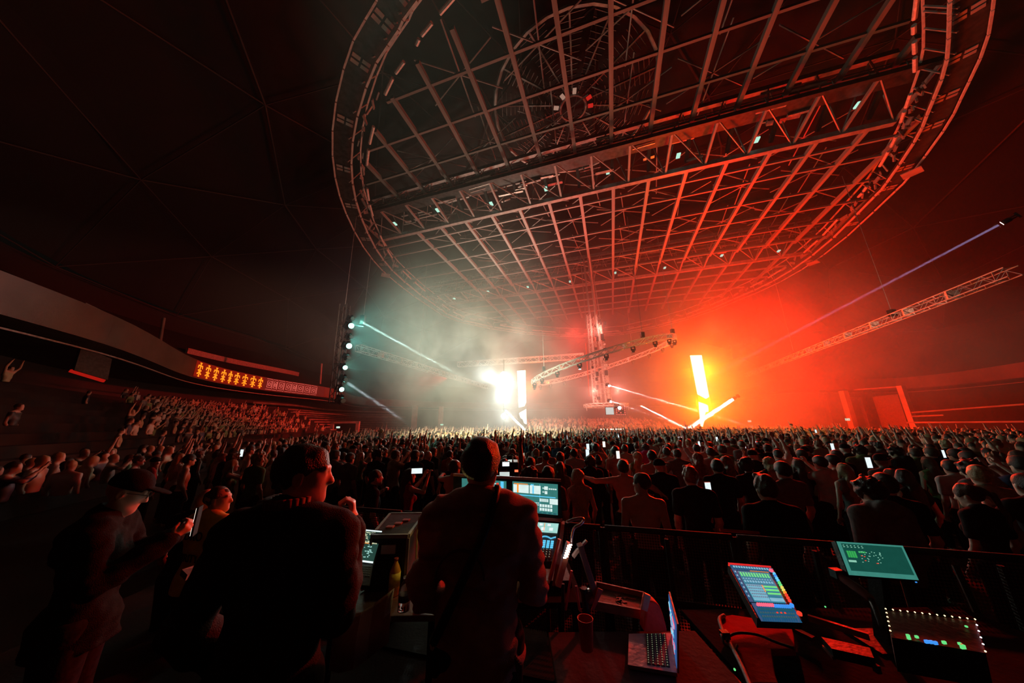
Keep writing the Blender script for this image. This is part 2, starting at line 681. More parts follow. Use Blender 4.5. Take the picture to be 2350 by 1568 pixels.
for u in (7.6, 10.5, 13.5, 16.45, 19.5, 22.5):
    r = vrange(u)
    if r:
        segs = np.arange(r[0], r[1], 3.1)
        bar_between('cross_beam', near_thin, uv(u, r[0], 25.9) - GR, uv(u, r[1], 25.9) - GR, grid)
for u in (27.1, 29.1, 32.4, 35.5, 38.7, 42.0):
    r = vrange(u)
    bar_between('cross_beam', thin_me, uv(u, r[0], 24.0) - GR, uv(u, r[1], 24.0) - GR, gridf)
for u in (46.2, 49.4, 52.6, 55.8, 59):
    r = vrange(u)
    bar_between('cross_beam', thin_me, uv(u, r[0], 24.0) - GR, uv(u, r[1], 24.0) - GR, gridb)
# X braces above the grid (seen through it)
for k, v in enumerate(vs_[:-1]):
    for u in (7.6, 13.5, 19.5):
        if vrange(u) and vrange(u)[0] < v < vrange(u)[1] - 3 and (k + int(u)) % 2 == 0:
            c = uv(u + 1.5, v + 1.55, 28.4) - GR
            for a in range(3):
                d = Vector((math.cos(a * 1.047 + .3), math.sin(a * 1.047 + .3), 0)) * 3.4
                bar_between('brace', brace_me, c - d, c + d, grid)
            bar_between('brace', brace_me, c, uv(u, v, 26.1) - GR, grid)
    for u in (27.1, 32.4, 38.7):
        r = vrange(u)
        if r[0] < v < r[1] - 3 and (k + int(u)) % 2 == 1:
            c = uv(u + 2, v + 1.55, 27.6) - GR
            for a in range(3):
                d = Vector((math.cos(a * 1.047 + .1), math.sin(a * 1.047 + .1), 0)) * 3.4
                bar_between('brace', brace_me, c - d, c + d, gridf)
            bar_between('brace', brace_me, uv(u + .3, v + .2, 24.3) - GR, uv(u + 2.2, v + 3.0, 24.3) - GR, gridf)


# ---- the deep cross trusses that carry the grid
def deep_truss(name, label, u0, u1, zb, zt):
    r0 = vrange((u0 + u1) / 2)
    t = empty(name, uv(u1, (r0[0] + r0[1]) / 2, zb), label, 'roof truss', 'deep roof trusses across the grid')
    o = t.location.copy()
    a, b = r0[0] + .3, r0[1] - .3
    m1 = MB().bar(uv(u1, a, zb) - o, uv(u1, b, zb) - o, .38, .42)
    m1.build('bottom_chord', STEEL, t)
    MB().bar(uv(u0, a, zb + .5) - o, uv(u0, b, zb + .5) - o, .3, .36).build('bottom_chord', DARKSTEEL, t)
    MB().bar(uv((u0 + u1) / 2, a, zt) - o, uv((u0 + u1) / 2, b, zt) - o, .34, .4).build('top_chord', STEEL, t)
    n = int((b - a) / 3.1)
    for i in range(n + 1):
        v0 = a + (b - a) * i / n
        v1 = a + (b - a) * (i + 1) / n
        vm = (v0 + v1) / 2
        if i < n:
            bar_between('diagonal_brace', brace_me, uv(u1, v0, zb) - o, uv((u0 + u1) / 2, vm, zt) - o, t)
            bar_between('diagonal_brace', brace_me, uv((u0 + u1) / 2, vm, zt) - o, uv(u1, v1, zb) - o, t)
            bar_between('diagonal_brace', brace_me, uv(u0, v0, zb + .5) - o, uv((u0 + u1) / 2, vm, zt) - o, t)
            bar_between('diagonal_brace', brace_me, uv(u0, v0, zb + .5) - o, uv(u1, v1, zb) - o, t)
        bar_between('post', thin_me, uv(u0, v0, zb + .5) - o, uv(u1, v0, zb) - o, t)
    return t, o, a, b


T1, O1, A1, B1 = deep_truss('roof_truss', 'deep steel roof truss with catwalks crossing the grid nearer the camera', 21.6, 25.5, 24.0, 28.2)
T2, O2, A2, B2 = deep_truss('roof_truss', 'deep steel roof truss with catwalks crossing the grid farther off in red haze', 42.6, 46.2, 24.0, 28.0)

# catwalk decks, ducts, cable trays and lamps inside the trusses
rr = random.Random(4)
catm = mat('duct_metal', (.5, .48, .46), .4, .5)
for (Uo, n, zz, lab) in ((21.9, 70, 25.0, 'nearer roof truss'), (42.9, 40, 25.0, 'farther roof truss')):
    a, b = (A1, B1) if Uo < 30 else (A2, B2)
    t = empty('catwalk', uv(Uo + 1.5, (a + b) / 2, zz), 'service catwalk with ducts and cable trays in the %s' % lab, 'catwalk', 'service catwalks in the roof')
    o = t.location.copy()
    MB().bar(uv(Uo + .9, a, zz) - o, uv(Uo + .9, b, zz) - o, .9, .06).build('deck', DARKSTEEL, t)
    for s_ in (.45, 1.35):
        mb = MB().bar(uv(Uo + s_, a, zz + 1.1) - o, uv(Uo + s_, b, zz + 1.1) - o, .05)
        mb.bar(uv(Uo + s_, a, zz + .55) - o, uv(Uo + s_, b, zz + .55) - o, .04)
        for q in np.arange(a, b, 2.0):
            mb.bar(uv(Uo + s_, q, zz) - o, uv(Uo + s_, q, zz + 1.1) - o, .05)
        mb.build('handrail', STEEL, t)
    for k in range(n):
        v0 = rr.uniform(a, b - 3)
        L = rr.uniform(.8, 3.0)
        uu = Uo + rr.uniform(0, 3.4)
        z0 = zz + rr.uniform(-.6, 1.6)
        w = rr.choice((.1, .14, .2, .3))
        MB().bar(uv(uu, v0, z0) - o, uv(uu + rr.uniform(-.15, .15), v0 + L, z0) - o, w, w * .8).build('duct', catm if rr.random() < .6 else STEEL, t)
    for k in range(8):
        v0 = a + (b - a) * (k + .5) / 8
        q = MB().box(uv(Uo + rr.uniform(1.5, 3.0), v0, zz - .3) - o, (.5, .3, .12), Matrix.Rotation(ANG, 3, 'Z'))
        q.build('lamp', emit('pale_green_lamp', (.55, 1, .8), .9), t)

# ================================================================ RING TRUSS (two lit edges with panels)
inner_px = [(959, 0), (911, 75), (853, 167), (812, 308), (809, 419), (831, 505), (870, 583), (918, 638), (996, 699), (1068, 737), (1400, 768), (1562, 733), (1683, 687), (1784, 640), (1885, 570), (1998, 460), (2033, 422), (2102, 320), (2132, 252), (2170, 153), (2178, 51), (2180, 0)]
inner = [G(x, y, 23.0) for x, y in inner_px]
inner.insert(10, Vector((6.0, 68.5, 23)))
inner += [Vector((17, 6, 23)), Vector((10, 4.2, 23)), Vector((2.5, 5.6, 23))]
NI = 58
ringc = smooth_closed(inner, NI)
RC = Vector((11, 38, 23))


def radial(p, d):
    q = Vector((p.x - RC.x, p.y - RC.y, 0)).normalized()
    return p + q * d


rt = empty('ring_truss', RC, 'huge oval ring truss with lit edges hanging round the rigging grid', 'ring truss')
edge_me = MB().box((.5, 0, 0), (1, .12, .16)).mesh('inner_edge', ALU)
edge2_me = MB().box((.5, 0, 0), (1, .10, .12)).mesh('outer_edge', ALU)
deck_i = DARKSTEEL
pm = MB()
for s_ in (-.18, .18):
    for t_ in (-.28, .28):
        pm.box((s_, t_, 0), (.24, .44, .04))
vent_me = pm.mesh('vent_panel', PILLARM)
for i in range(NI):
    a, b = ringc[i], ringc[(i + 1) % NI]
    gap = .03
    a2, b2 = a.lerp(b, gap), b.lerp(a, gap)
    bar_between('inner_edge', edge_me, a2 - RC, b2 - RC, rt)
    c_, d_ = radial(a, 1.35), radial(b, 1.35)
    bar_between('outer_edge', edge2_me, c_.lerp(d_, .02) - RC, d_.lerp(c_, .02) - RC, rt)
    up = Vector((0, 0, .35))
    MB().slab([a - RC + up, b - RC + up, d_ - RC + up, c_ - RC + up], .08).build('deck_panel', deck_i, rt)
    m_ = (a + b) / 2
    mm_ = radial(m_, .68)
    if i % 2 == 0:
        dd = b - a
        inst('vent_panel', vent_me, rt, mm_ - RC + Vector((0, 0, .22)), (0, 0, math.atan2(dd.y, dd.x)))
    # inner light tubes hanging just inside the ring
    e0, e1 = radial(a, -1.1), radial(b, -1.1)
    if i % 3 != 2:
        MB().tube(e0.lerp(e1, .12) - RC + Vector((0, 0, .3)), e0.lerp(e1, .85) - RC + Vector((0, 0, .3)), .11, 8).build('light_tube', ALU, rt)
    up2 = Vector((0, 0, 1.6))
    bar_between('upper_rail', edge2_me, radial(a, -.5) - RC + up2, radial(b, -.5) - RC + up2, rt)
    bar_between('hanger', brace_me, radial(a, .3) - RC, radial(a, -.5) - RC + up2, rt)
# catwalk clutter: slim panels just inside the ring towards the red side and left side
for i in range(NI):
    a, b = ringc[i], ringc[(i + 1) % NI]
    if a.y > 14:
        for q in range(3):
            f = .15 + .28 * q
            p0 = radial(a.lerp(b, f), -rr.uniform(.3, .9)) - RC + Vector((0, 0, rr.uniform(.1, .9)))
            p1 = radial(a.lerp(b, f + .2), -rr.uniform(.3, .9)) - RC + Vector((0, 0, rr.uniform(.1, .9)))
            MB().bar(p0, p1, .09, .3).build('cable_tray', STEEL, rt)

# projection boards (pale square plates) hung outside the ring
for (x, y, lab) in ((885, 632, 'small square plate hung outside the ring truss on its left side'), (1866, 604, 'small pale plate hung under the ring truss beside the red haze'), (2093, 397, 'dull reddish square plate hung outside the ring truss on its right side')):
    c_ = G(x, y, 22.5)
    mb = MB().box((0, 0, 0), (1.1, 1.1, .06), Matrix.Rotation(.5, 3, 'Z'))
    mb.tube((.2, .2, 0), (.2, .2, .5), .03)
    o_ = mb.build('hanging_plate', PILLARM)
    o_.location = c_
    tag(o_, lab, 'plate', 'square plates hung from the ring truss')

# ================================================================ LOWER HALL
rowm = mat('row_front_paint', (.30, .22, .20), .6, 0, .25, 1)
iL0, iL1 = nearest((-17, -2)), nearest((-27, 80))
steps = []
z_, o_ = 5.0, -5.6
for k in range(12):
    steps += [(o_, z_), (o_ + .95, z_)]
    o_ += .95
    z_ -= .40
    steps += [(o_, z_)]
i0, i1 = min(iL0, iL1), max(iL0, iL1)
tag(ringband([(-7, 5.0)] + steps + [(o_, 0)], i0, i1).build('stand_left', mat('tier_concrete', (.022, .018, .017), .85, 0, .3, 1)), kind='structure')
# pale nosing of each tier on the far, empty stretch
for k in range(12):
    o2, z2 = -5.6 + .95 * (k + 1), 5.0 - .40 * k
    j0 = nearest((-38, 50))
    tag(ringband([(o2 - .02, z2 - .16), (o2 + .04, z2 - .16), (o2 + .04, z2 + .03), (o2 - .02, z2 + .03)], j0, i1).build('trim_4', rowm), kind='structure')
# mid rails that run along the wall under the balcony
for (o2, z2, h, w) in ((-5.9, 5.55, .28, .1), (-6.2, 4.75, .12, .08), (.6, 4.2, .10, .06)):
    j0 = nearest((-39.5, 44))
    tag(ringband([(o2, z2), (o2 + w, z2), (o2 + w, z2 + h), (o2, z2 + h), (o2, z2)], j0, i1).build('trim_5', rowm), kind='structure')

# pillars
for (x0, x1, yt, yb, Y) in ((948, 958, 934, 985, 62), (1008, 1017, 937, 990, 62), (1931, 1942, 903, 990, 38), (2064, 2074, 892, 985, 33.5), (1972, 1992, 905, 990, 38.6)):
    a, b = P(x0, yt, Y), P(x1, yt, Y)
    w = b.x - a.x
    m = PILLARM if x0 != 1972 else BLACK
    tag(MB().box((a.x + w / 2, Y, (a.z + .3) / 2), (w, w, a.z + .3)).build('pillar', m), kind='structure')
# door portals under the left stand and beside the right pillars
for (n_, x0, x1, yt, Y) in (('door_1', 764, 822, 970, 50), ('door_2', 1944, 1972, 915, 38.2), ('door_3', 516, 536, 930, 42)):
    a, b = P(x0, yt, Y), P(x1, yt, Y)
    mb = MB()
    t = .5 if n_ == 'door_1' else .12
    mb.box((a.x, Y, a.z / 2), (t, .4, a.z))
    mb.box((b.x, Y, a.z / 2), (t, .4, a.z))
    mb.box(((a.x + b.x) / 2, Y, a.z), (b.x - a.x + t, .4, .3))
    d = tag(mb.build(n_, PILLARM), kind='structure')
    MB().box(((a.x + b.x) / 2, Y + .12, a.z / 2 - .1), (b.x - a.x - t, .06, a.z - .25)).build('leaf', BLACK, d)
# wall panel between the right pillars
a, b = P(1994, 912, 38.5), P(2062, 905, 36)
tag(MB().slab([(a.x, a.y, 0), (b.x, b.y, 0), (b.x, b.y, b.z), (a.x, a.y, a.z)], -.2).build('wall_side', mat('side_panel', (.2, .12, .11), .6)), kind='structure')
# slim wall rails far right
for (xa, ya, xb, yb, Y1, Y2) in ((2092, 947, 2350, 928, 33, 27), (2092, 956, 2165, 953, 33, 31), (2080, 970, 2350, 968, 32, 26), (1960, 895, 2060, 888, 38, 34)):
    MBt = MB().bar(P(xa, ya, Y1), P(xb, yb, Y2), .1, .14)
    tag(MBt.build('trim_6', rowm), kind='structure')

# ---- exit signs
def exit_sign(px, py, Y, lab, c):
    p = P(px, py, Y)
    t = empty('exit_sign', p, lab, 'exit sign', 'exit signs on the hall walls')
    MB().box((0, .05, 0), (.62, .08, .32)).build('housing', BLACK, t)
    MB().box((0, 0, 0), (.56, .02, .26)).build('face', emit('exit_face_%s' % c, (.55, 1, .75) if c == 'a' else (.85, 1, .9), 1.1), t)
    mb = MB()
    mb.box((.08, -.015, -.02), (.10, .01, .04)).box((.14, -.015, -.02), (.04, .01, .10)).box((-.13, -.015, 0), (.05, .01, .16)).box((-.1, -.015, .09), (.04, .01, .04))
    mb.build('pictogram', emit('exit_green', (.02, .6, .2), .8), t)
    MB().bar((0, .05, .16), (0, .05, .6), .03).build('bracket', BLACK, t)


exit_sign(1945, 963, 37.4, 'small green exit sign on the wall beside the inner right pillar', 'a')
exit_sign(1720, 967, 50, 'small white exit sign right of the amber LED column', 'b')
exit_sign(1014, 975, 61.2, 'small green exit sign on the pillar left of the white burst', 'a')
exit_sign(776, 981, 49.5, 'small pale exit sign in the portal under the left stand', 'b')

# ---- ribbon display on the left fascia
def seg_frames(px0, px1, n):
    """points along the fascia between two picture columns"""
    out = []
    for k in range(n + 1):
        px = px0 + (px1 - px0) * k / n
        best = None
        for i in range(NB):
            a, b = bowl[i], bowl[(i + 1) % NB]
            for f in (0, .25, .5, .75):
                p = a.lerp(b, f)
                if p.y < 5 or p.x > 5:
                    continue
                # project
                q = Vector((p.x, p.y, 7.7 - CAMZ))
                Z = q.y * _cp + q.z * _sp
                Yc = -q.y * _sp + q.z * _cp
                x = q.x / Z * FPX
                yy = Yc / Z * FPX
                xx = _cr * x + _sr * yy + 1175
                if best is None or abs(xx - px) < best[0]:
                    best = (abs(xx - px), p, i)
        out.append((best[1], inward(best[2])))
    return out


rib = empty('ribbon_display', G(600, 885, 7.7), 'curved LED ribbon on the left balcony front, glowing with orange emblems', 'LED ribbon')
ro = rib.location.copy()
glm = emit('ribbon_orange', (1.0, .22, .01), 1.6)
dim = emit('ribbon_dim_red', (1.0, .16, .12), .8)
fr = seg_frames(447, 604, 9)
h0, h1 = 7.0, 8.5
for k in range(9):
    p = (fr[k][0] + fr[k + 1][0]) / 2
    n = fr[k][1]
    t = Vector((-n.y, n.x, 0))
    W = (fr[k + 1][0] - fr[k][0]).length * .40
    base = p + n * .1 - ro
    base.z = 7.72 - ro.z
    up = Vector((0, 0, 1))
    mb = MB()

    def q(x0, z0, x1, z1, w=.12):
        mb.bar(base + t * x0 * W + up * z0, base + t * x1 * W + up * z1, w, .03, n)
    q(0, -.62, 0, .66, .15)
    q(-.30, .62, .30, .62, .1)
    q(-.75, .36, .75, .36, .13)
    q(-.72, .36, -.78, .12, .1)
    q(.72, .36, .78, .12, .1)
    q(-.6, -.08, .6, -.08, .13)
    q(0, -.12, -.55, -.42, .1)
    q(0, -.12, .55, -.42, .1)
    q(-.55, -.42, -.75, -.38, .1)
    q(.55, -.42, .75, -.38, .1)
    q(-.26, -.62, .26, -.62, .1)
    mb.build('emblem', glm, rib)
fr = seg_frames(608, 726, 8)
for k in range(8):
    p = (fr[k][0] + fr[k + 1][0]) / 2
    n = fr[k][1]
    t = Vector((-n.y, n.x, 0))
    W = (fr[k + 1][0] - fr[k][0]).length * .5
    base = p + n * .1 - ro
    base.z = 7.74 - ro.z
    mb = MB()
    for (x0, z0, x1, z1) in ((-.62, -.42, .62, -.42), (-.62, .42, .62, .42), (-.62, -.42, -.62, .42), (.62, -.42, .62, .42), (.9, -.55, .9, .55), (-.9, -.68, .9, -.68), (-.9, .68, .9, .68)):
        mb.bar(base + t * x0 * W + up * z0, base + t * x1 * W + up * z1, .05, .03, n)
    for a_ in range(10):
        c0, c1 = a_ * .628, (a_ + 1) * .628
        mb.bar(base + t * math.cos(c0) * .28 * W + up * math.sin(c0) * .22, base + t * math.cos(c1) * .28 * W + up * math.sin(c1) * .22, .07, .03, n)
    mb.build('ring_symbol', dim, rib)
for (f0, f1, m_) in ((447, 604, emit('ribbon_field_red', (1.0, .03, .01), .22)), (604, 745, emit('ribbon_field_dim', (1.0, .06, .04), .14))):
    ff = seg_frames(f0, f1, 12)
    mb = MB()
    vs = []
    for (p, n) in ff:
        for z in (7.0, 8.5):
            vs.append((p.x + n.x * .06 - ro.x, p.y + n.y * .06 - ro.y, z - ro.z))
    mb.add(vs, [(2 * k, 2 * k + 2, 2 * k + 3, 2 * k + 1) for k in range(12)])
    mb.build('lit_field', m_, rib)

# ---- upper left details: railing, hanging blackboard box, post
t = empty('balcony_railing', P(250, 735, 19), 'faint steel handrail on the near left upper balcony', 'railing')
o_ = t.location.copy()
pts = [P(x, y, Y) for x, y, Y in ((195, 695, 17), (250, 722, 19), (277, 737, 20), (302, 752, 21), (310, 772, 21))]
MB().path([p - o_ for p in pts], .04).build('handrail', STEEL, t)
for (x, y, Y) in ((250, 722, 19), (277, 737, 20), (300, 750, 21)):
    p = P(x, y, Y) - o_
    MB().tube(p, p + Vector((0, 0, -1.0)), .035).build('post', STEEL, t)
t = empty('hanging_screen', P(205, 830, 17), 'dark hanging screen with a red lit bottom edge at far left', 'screen')
o_ = t.location.copy()
q = [P(163, 850, 17) - o_, P(240, 873, 18.5) - o_, P(250, 825, 18.5) - o_, P(180, 795, 17) - o_]
MB().slab(q, -.2).build('panel', mat('screen_cloth', (.08, .07, .065), .8), t)
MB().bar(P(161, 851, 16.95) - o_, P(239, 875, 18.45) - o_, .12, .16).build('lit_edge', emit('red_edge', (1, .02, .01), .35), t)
MB().bar(q[3], q[3] + Vector((0, 0, 2.2)), .05).build('hanger', BLACK, t)
MB().bar(q[2], q[2] + Vector((0, 0, 2.2)), .05).build('hanger', BLACK, t)
for (x, y0, y1, Y, lab) in ((376, 730, 770, 26, 'slim post with a reddish lamp above the left balcony'), (738, 835, 865, 42, 'short red lit post above the far left balcony')):
    a, b = P(x, y0, Y), P(x - 1, y1, Y)
    b.z = max(b.z - 1.5, 8.0)
    mb = MB().tube(a, b, .12, 8)
    o = mb.build('balcony_post', rowm)
    tag(o, lab, 'post')

# ================================================================ LED COLUMNS
def plane_poly(pts, Y, t=.05):
    a = [P(x, y, Y) for x, y in pts]
    return a, [p + Vector((0, t, 0)) for p in a]


def poly_solid(mb, pts, Y, t=.05, o=Vector((0, 0, 0))):
    a, b = plane_poly(pts, Y, t)
    n = len(a)
    mb.add([p - o for p in a] + [p - o for p in b], [tuple(range(n))[::-1], tuple(range(n, 2 * n))] + [(i, (i + 1) % n, n + (i + 1) % n, n + i) for i in range(n)])
    return mb


def led_column(lab, Y, polys, box, m):
    (x0, y0), (x1, y1) = box
    a, b = P(x0, y0, Y), P(x1, y1, Y)
    t = empty('led_column', (((a.x + b.x) / 2), Y, 0), lab, 'LED column', 'tall LED columns')
    o = t.location.copy()
    MB().box((0, .35, a.z / 2), (b.x - a.x + .1, .5, a.z + .1)).build('housing', BLACK, t)
    MB().box((0, .35, .1), (2.2, 1.4, .2)).build('base', BLACK, t)
    for pl in polys:
        poly_solid(MB(), pl, Y, .05, o).build('lit_screen', m, t)


def c4(x, y):
    return (1400 + x / 2.474, 420 + y / 2.474)


def c2(x, y):
    return (1000 + x / 3.133, 700 + y / 3.133)


ledm = emit('led_amber', (1.0, .72, .26), 9, True)
ledw = emit('led_warm_white', (1.0, .78, .5), 8.0, True)
led_column('tall amber LED column at the right, glowing inside red haze', 36, [[c4(455, 980), c4(520, 978), c4(563, 1215), c4(545, 1226), c4(497, 1200)], [c4(503, 1243), c4(540, 1256), c4(556, 1264), c4(560, 1300), c4(541, 1302), c4(536, 1345), c4(526, 1385), c4(516, 1380)]], ((1587, 816), (1612, 815)), ledm)
led_column('tall warm white LED column beside the white burst', 41, [[c2(585, 475), c2(645, 470), c2(650, 700), c2(637, 728), c2(597, 737)], [c2(600, 778), c2(650, 750), c2(653, 858), c2(636, 850), c2(626, 822), c2(610, 812)]], ((1187, 852), (1206, 850)), ledw)

# ---- blinder cluster (the white burst)
t = empty('blinder_tower', (BURST.x, BURST.y + .4, 0), 'slim tower of dazzling white blinders left of the far LED column', 'light tower')
MB().tube((0, 0, 0), (0, 0, 10.5), .08, 8).build('mast', BLACK, t)
MB().box((0, 0, .06), (1.2, 1.2, .12)).build('base', BLACK, t)
whm = emit('blinder_white', (.85, 1, .95), 30.0)
for z, r_ in ((8.4, .45), (7.4, .5), (6.4, .5), (5.4, .42), (3.3, .35)):
    h = MB().lathe([(r_, 0), (r_, .25), (r_ * .5, .4)], (0, -.45, z), 14, rot=Matrix.Rotation(math.pi / 2, 3, 'X')).build('reflector', BLACK, t)
    MB().lathe([(.01, 0), (r_ * .9, 0), (r_ * .9, .04)], (0, -.75, z), 14, rot=Matrix.Rotation(math.pi / 2, 3, 'X')).build('lens', whm, h)

# ================================================================ LIGHTING TRUSSES
def truss_thing(name, lab, a, b, w=.5, group=None, r=.035, tri=False, step=None):
    a, b = Vector(a), Vector(b)
    m = (a + b) / 2
    t = empty(name, m, lab, 'lighting truss', group)
    ch, br = truss_mb(a - m, b - m, w, r, step, tri=tri)
    ch.build('chord', ALU, t)
    br.build('bracing', ALU, t)
    # ladder plates at the joints between the truss lengths
    d = (b - a)
    n = max(2, int(d.length / 3))
    for i in range(1, n):
        p = a + d * (i / n) - m
        MB().bar(p - d.normalized() * .06, p + d.normalized() * .06, w * 1.05, w * 1.05).build('joint_plate', mat('joint_alu', (.6, .58, .55), .4, .5), t)
    return t


gl = 'straight trusses radiating from the stage'
LT_a, LT_b = G(822, 799, 9.5), G(1118, 889, 9.5)
RT_a, RT_b = G(1712, 862, 9.5), G(2325, 622, 9.5)
truss_thing('lighting_truss', 'long straight truss left of the white burst', LT_a, LT_b, .62, gl, .045)
truss_thing('lighting_truss', 'long straight truss reaching far right, red lit near the amber column', RT_a, RT_b, .5, gl, .032)
truss_thing('lighting_truss', 'faint far truss above the white burst, running to the tilted ring', G(1052, 837, 11), G(1340, 818, 11), .7, gl, .05)

# chain hoists with motors over the truss ends
hoist_n = 0


def hoist(p, ztop, lab, group='chain hoists over the trusses', r=.02, motor=True):
    p = Vector(p)
    t = empty('chain_hoist', p, lab, 'chain hoist', group)
    MB().tube((0, 0, .1), (0, 0, ztop - p.z), r, 5).build('chain', STEEL, t)
    if motor:
        mb = MB().box((0, 0, .35), (.34, .3, .5)).lathe([(.2, -.1), (.24, 0), (.2, .1)], (0, 0, .35), 12, rot=Matrix.Rotation(math.pi / 2, 3, 'Y'))
        mb.build('motor', BLACK, t)
        MB().tube((0, 0, 0), (0, 0, .15), .05, 6).build('hook', STEEL, t)


hoist(RT_a.lerp(RT_b, .42), 24, 'thin chain hoist on the long right truss')
hoist(RT_a.lerp(RT_b, .80), 22, 'chain hoist near the outer end of the long right truss')
hoist(LT_a.lerp(LT_b, .3), 24, 'thin chain hoist on the long left truss')

# ---- tilted ring truss round the tower
tr = empty('tilted_ring_truss', (10.75, 36, 9.4), 'tilted circular truss carrying small lamps round the stage tower', 'ring truss')
NRG = 40
chs, brs = MB(), MB()
Rr, wd_ = 8.2, .5


def rpt(i, dr, dz):
    a = 2 * math.pi * i / NRG
    x = (Rr + dr) * math.cos(a)
    y = (Rr + dr) * math.sin(a)
    return Vector((x, y, dz + x * .27))


for i in range(NRG):
    cs = [(-.25, -.25), (.25, -.25), (.25, .25), (-.25, .25)]
    for j in range(4):
        chs.tube(rpt(i, *cs[j]), rpt(i + 1, *cs[j]), .055, 5)
        c0, c1 = cs[j], cs[(j + 1) % 4]
        brs.tube(rpt(i, *c0), rpt(i + .5, *c1), .036, 4, caps=False)
        brs.tube(rpt(i + .5, *c1), rpt(i + 1, *c0), .036, 4, caps=False)
    if i % 5 == 0:
        MB().bar(rpt(i - .08, 0, 0), rpt(i + .08, 0, 0), .56, .56).build('joint_plate', mat('joint_alu', (.6, .58, .55), .4, .5), tr)
chs.build('chord', ALU, tr)
brs.build('bracing', ALU, tr)

# moving heads (prototype meshes shared by every copy)
yoke = MB().box((0, 0, .02), (.32, .3, .10)).bar((-.17, 0, -.02), (-.17, 0, -.34), .04, .12).bar((.17, 0, -.02), (.17, 0, -.34), .04, .12).mesh('yoke', BLACK)
headm = MB().lathe([(.09, .12), (.14, .06), (.145, -.12), (.13, -.22), (.11, -.23)], (0, 0, -.32), 12).mesh('lamp_head', BLACK, True)
lens_off = MB().lathe([(.01, -.232), (.105, -.232), (.105, -.22)], (0, 0, -.32), 12).mesh('lens', mat('lens_glass', (.3, .3, .3), .1, .3, bump=0))
lens_on = MB().lathe([(.01, -.24), (.115, -.24), (.115, -.22)], (0, 0, -.32), 12).mesh('lens', emit('lens_lit', (1, .92, .9), 14))
lens_teal = MB().lathe([(.01, -.24), (.125, -.24), (.125, -.22)], (0, 0, -.32), 12).mesh('lens', emit('lens_teal', (.35, 1, .85), 6))


def mover(p, lab, group, lens=None, scale=1.0, aim=None, rot0=None):
    t = empty('moving_head', p, lab, 'stage lamp', group)
    if rot0:
        t.rotation_euler = rot0
    t.scale = (scale,) * 3
    inst('yoke', yoke, t)
    h = inst('lamp_head', headm, t)
    inst('lens', lens or lens_off, h)
    if aim is not None:
        pass
    return t


RWORD = ['front', 'front right', 'high right', 'back right', 'back', 'back left', 'low left', 'front left']
for i in range(20):
    a = 2 * math.pi * (i + .3) / 20
    p = Vector((10.75, 36, 9.4)) + rpt((i + .3) * 2, 0, -.3)
    mover(p, 'small lamp hanging under the tilted ring truss on its %s side' % RWORD[int(((a + math.radians(112.5)) % (2 * math.pi)) / (math.pi / 4)) % 8], 'lamps under the tilted ring truss', lens_on if i in (4, 13) else None, 1.0)
for i, lab in ((31.5, 'motor hoist over the front left of the tilted ring'), (36, 'motor hoist over the front right of the tilted ring'), (4.5, 'motor hoist over the back right of the tilted ring'), (23, 'motor hoist at the low left end of the tilted ring')):
    hoist(Vector((10.75, 36, 9.4)) + rpt(i, 0, .3), 24, lab, 'hoists over the tilted ring', .025)

# ---- stage tower: cluster of vertical trusses from the grid down to a small ring
tw = empty('stage_tower', (10.35, 36, 4.2), 'vertical truss tower hanging from the grid above the crowd centre', 'truss tower')
o_ = tw.location.copy()
for (dx, dy, w, z0, z1) in ((-.75, -.5, .42, 4.6, 15.5), (.75, -.3, .42, 4.6, 15.5), (.1, .7, .42, 4.6, 15.5), (1.25, .4, .3, 4.9, 14)):
    a = Vector((dx, dy, z0 - 4.2))
    b = Vector((dx * .8 - .12, dy * .8, z1 - 4.2))
    ch, br = truss_mb(a, b, w, .035, .5)
    ch.build('chord', ALU, tw)
    br.build('bracing', ALU, tw)
for (dx, dy) in ((-.6, -.4), (-.25, .3), (.15, -.5), (.55, .3), (-.95, .1), (.9, -.1)):
    MB().tube((dx, dy, 9.5), (dx * .7 - .35, dy * .7, 19.8), .05, 6).build('pipe', STEEL, tw)
r5 = random.Random(5)
for k in range(34):
    z = r5.uniform(.8, 10.5)
    x, y = r5.choice(((-.75, -.8), (.75, -.6), (.1, -.2), (1.3, 0), (-.4, -.8), (.4, -.7)))
    s_ = r5.uniform(.15, .38)
    MB().box((x + r5.uniform(-.15, .15), y, z), (s_, .25, s_ * r5.uniform(.6, 2.2))).build('equipment_box', BLACK if r5.random() < .6 else ALU, tw)
for k in range(6):
    z = 1.4 + 1.2 * k
    MB().bar((-1.05, -.7, z), (1.05, -.55, z + .05), .05).build('cross_rail', STEEL, tw)
MB().bar((-1.35, -.3, 1.2), (-1.3, -.3, 7.6), .06, .06).build('red_strip', emit('tower_red_strip', (1, .05, .01), 1.2), tw)

# small hexagonal ring truss at its foot
hx = empty('foot_ring_truss', (10.9, 36, 4.3), 'small lit ring truss at the foot of the stage tower', 'ring truss')
chs, brs = MB(), MB()
for i in range(12):
    a0, a1 = i * math.pi / 6, (i + 1) * math.pi / 6
    for r_ in (2.2, 2.55):
        for z in (-.15, .15):
            chs.tube((r_ * math.cos(a0), r_ * math.sin(a0), z), (r_ * math.cos(a1), r_ * math.sin(a1), z), .035, 5)
    for k in range(2):
        aa = (i + k * .5) * math.pi / 6
        ab = (i + k * .5 + .5) * math.pi / 6
        brs.tube((2.2 * math.cos(aa), 2.2 * math.sin(aa), -.15), (2.55 * math.cos(ab), 2.55 * math.sin(ab), .15), .022, 4)
        brs.tube((2.55 * math.cos(aa), 2.55 * math.sin(aa), .15), (2.55 * math.cos(ab), 2.55 * math.sin(ab), -.15), .022, 4)
chs.build('chord', ALU, hx)
brs.build('bracing', ALU, hx)
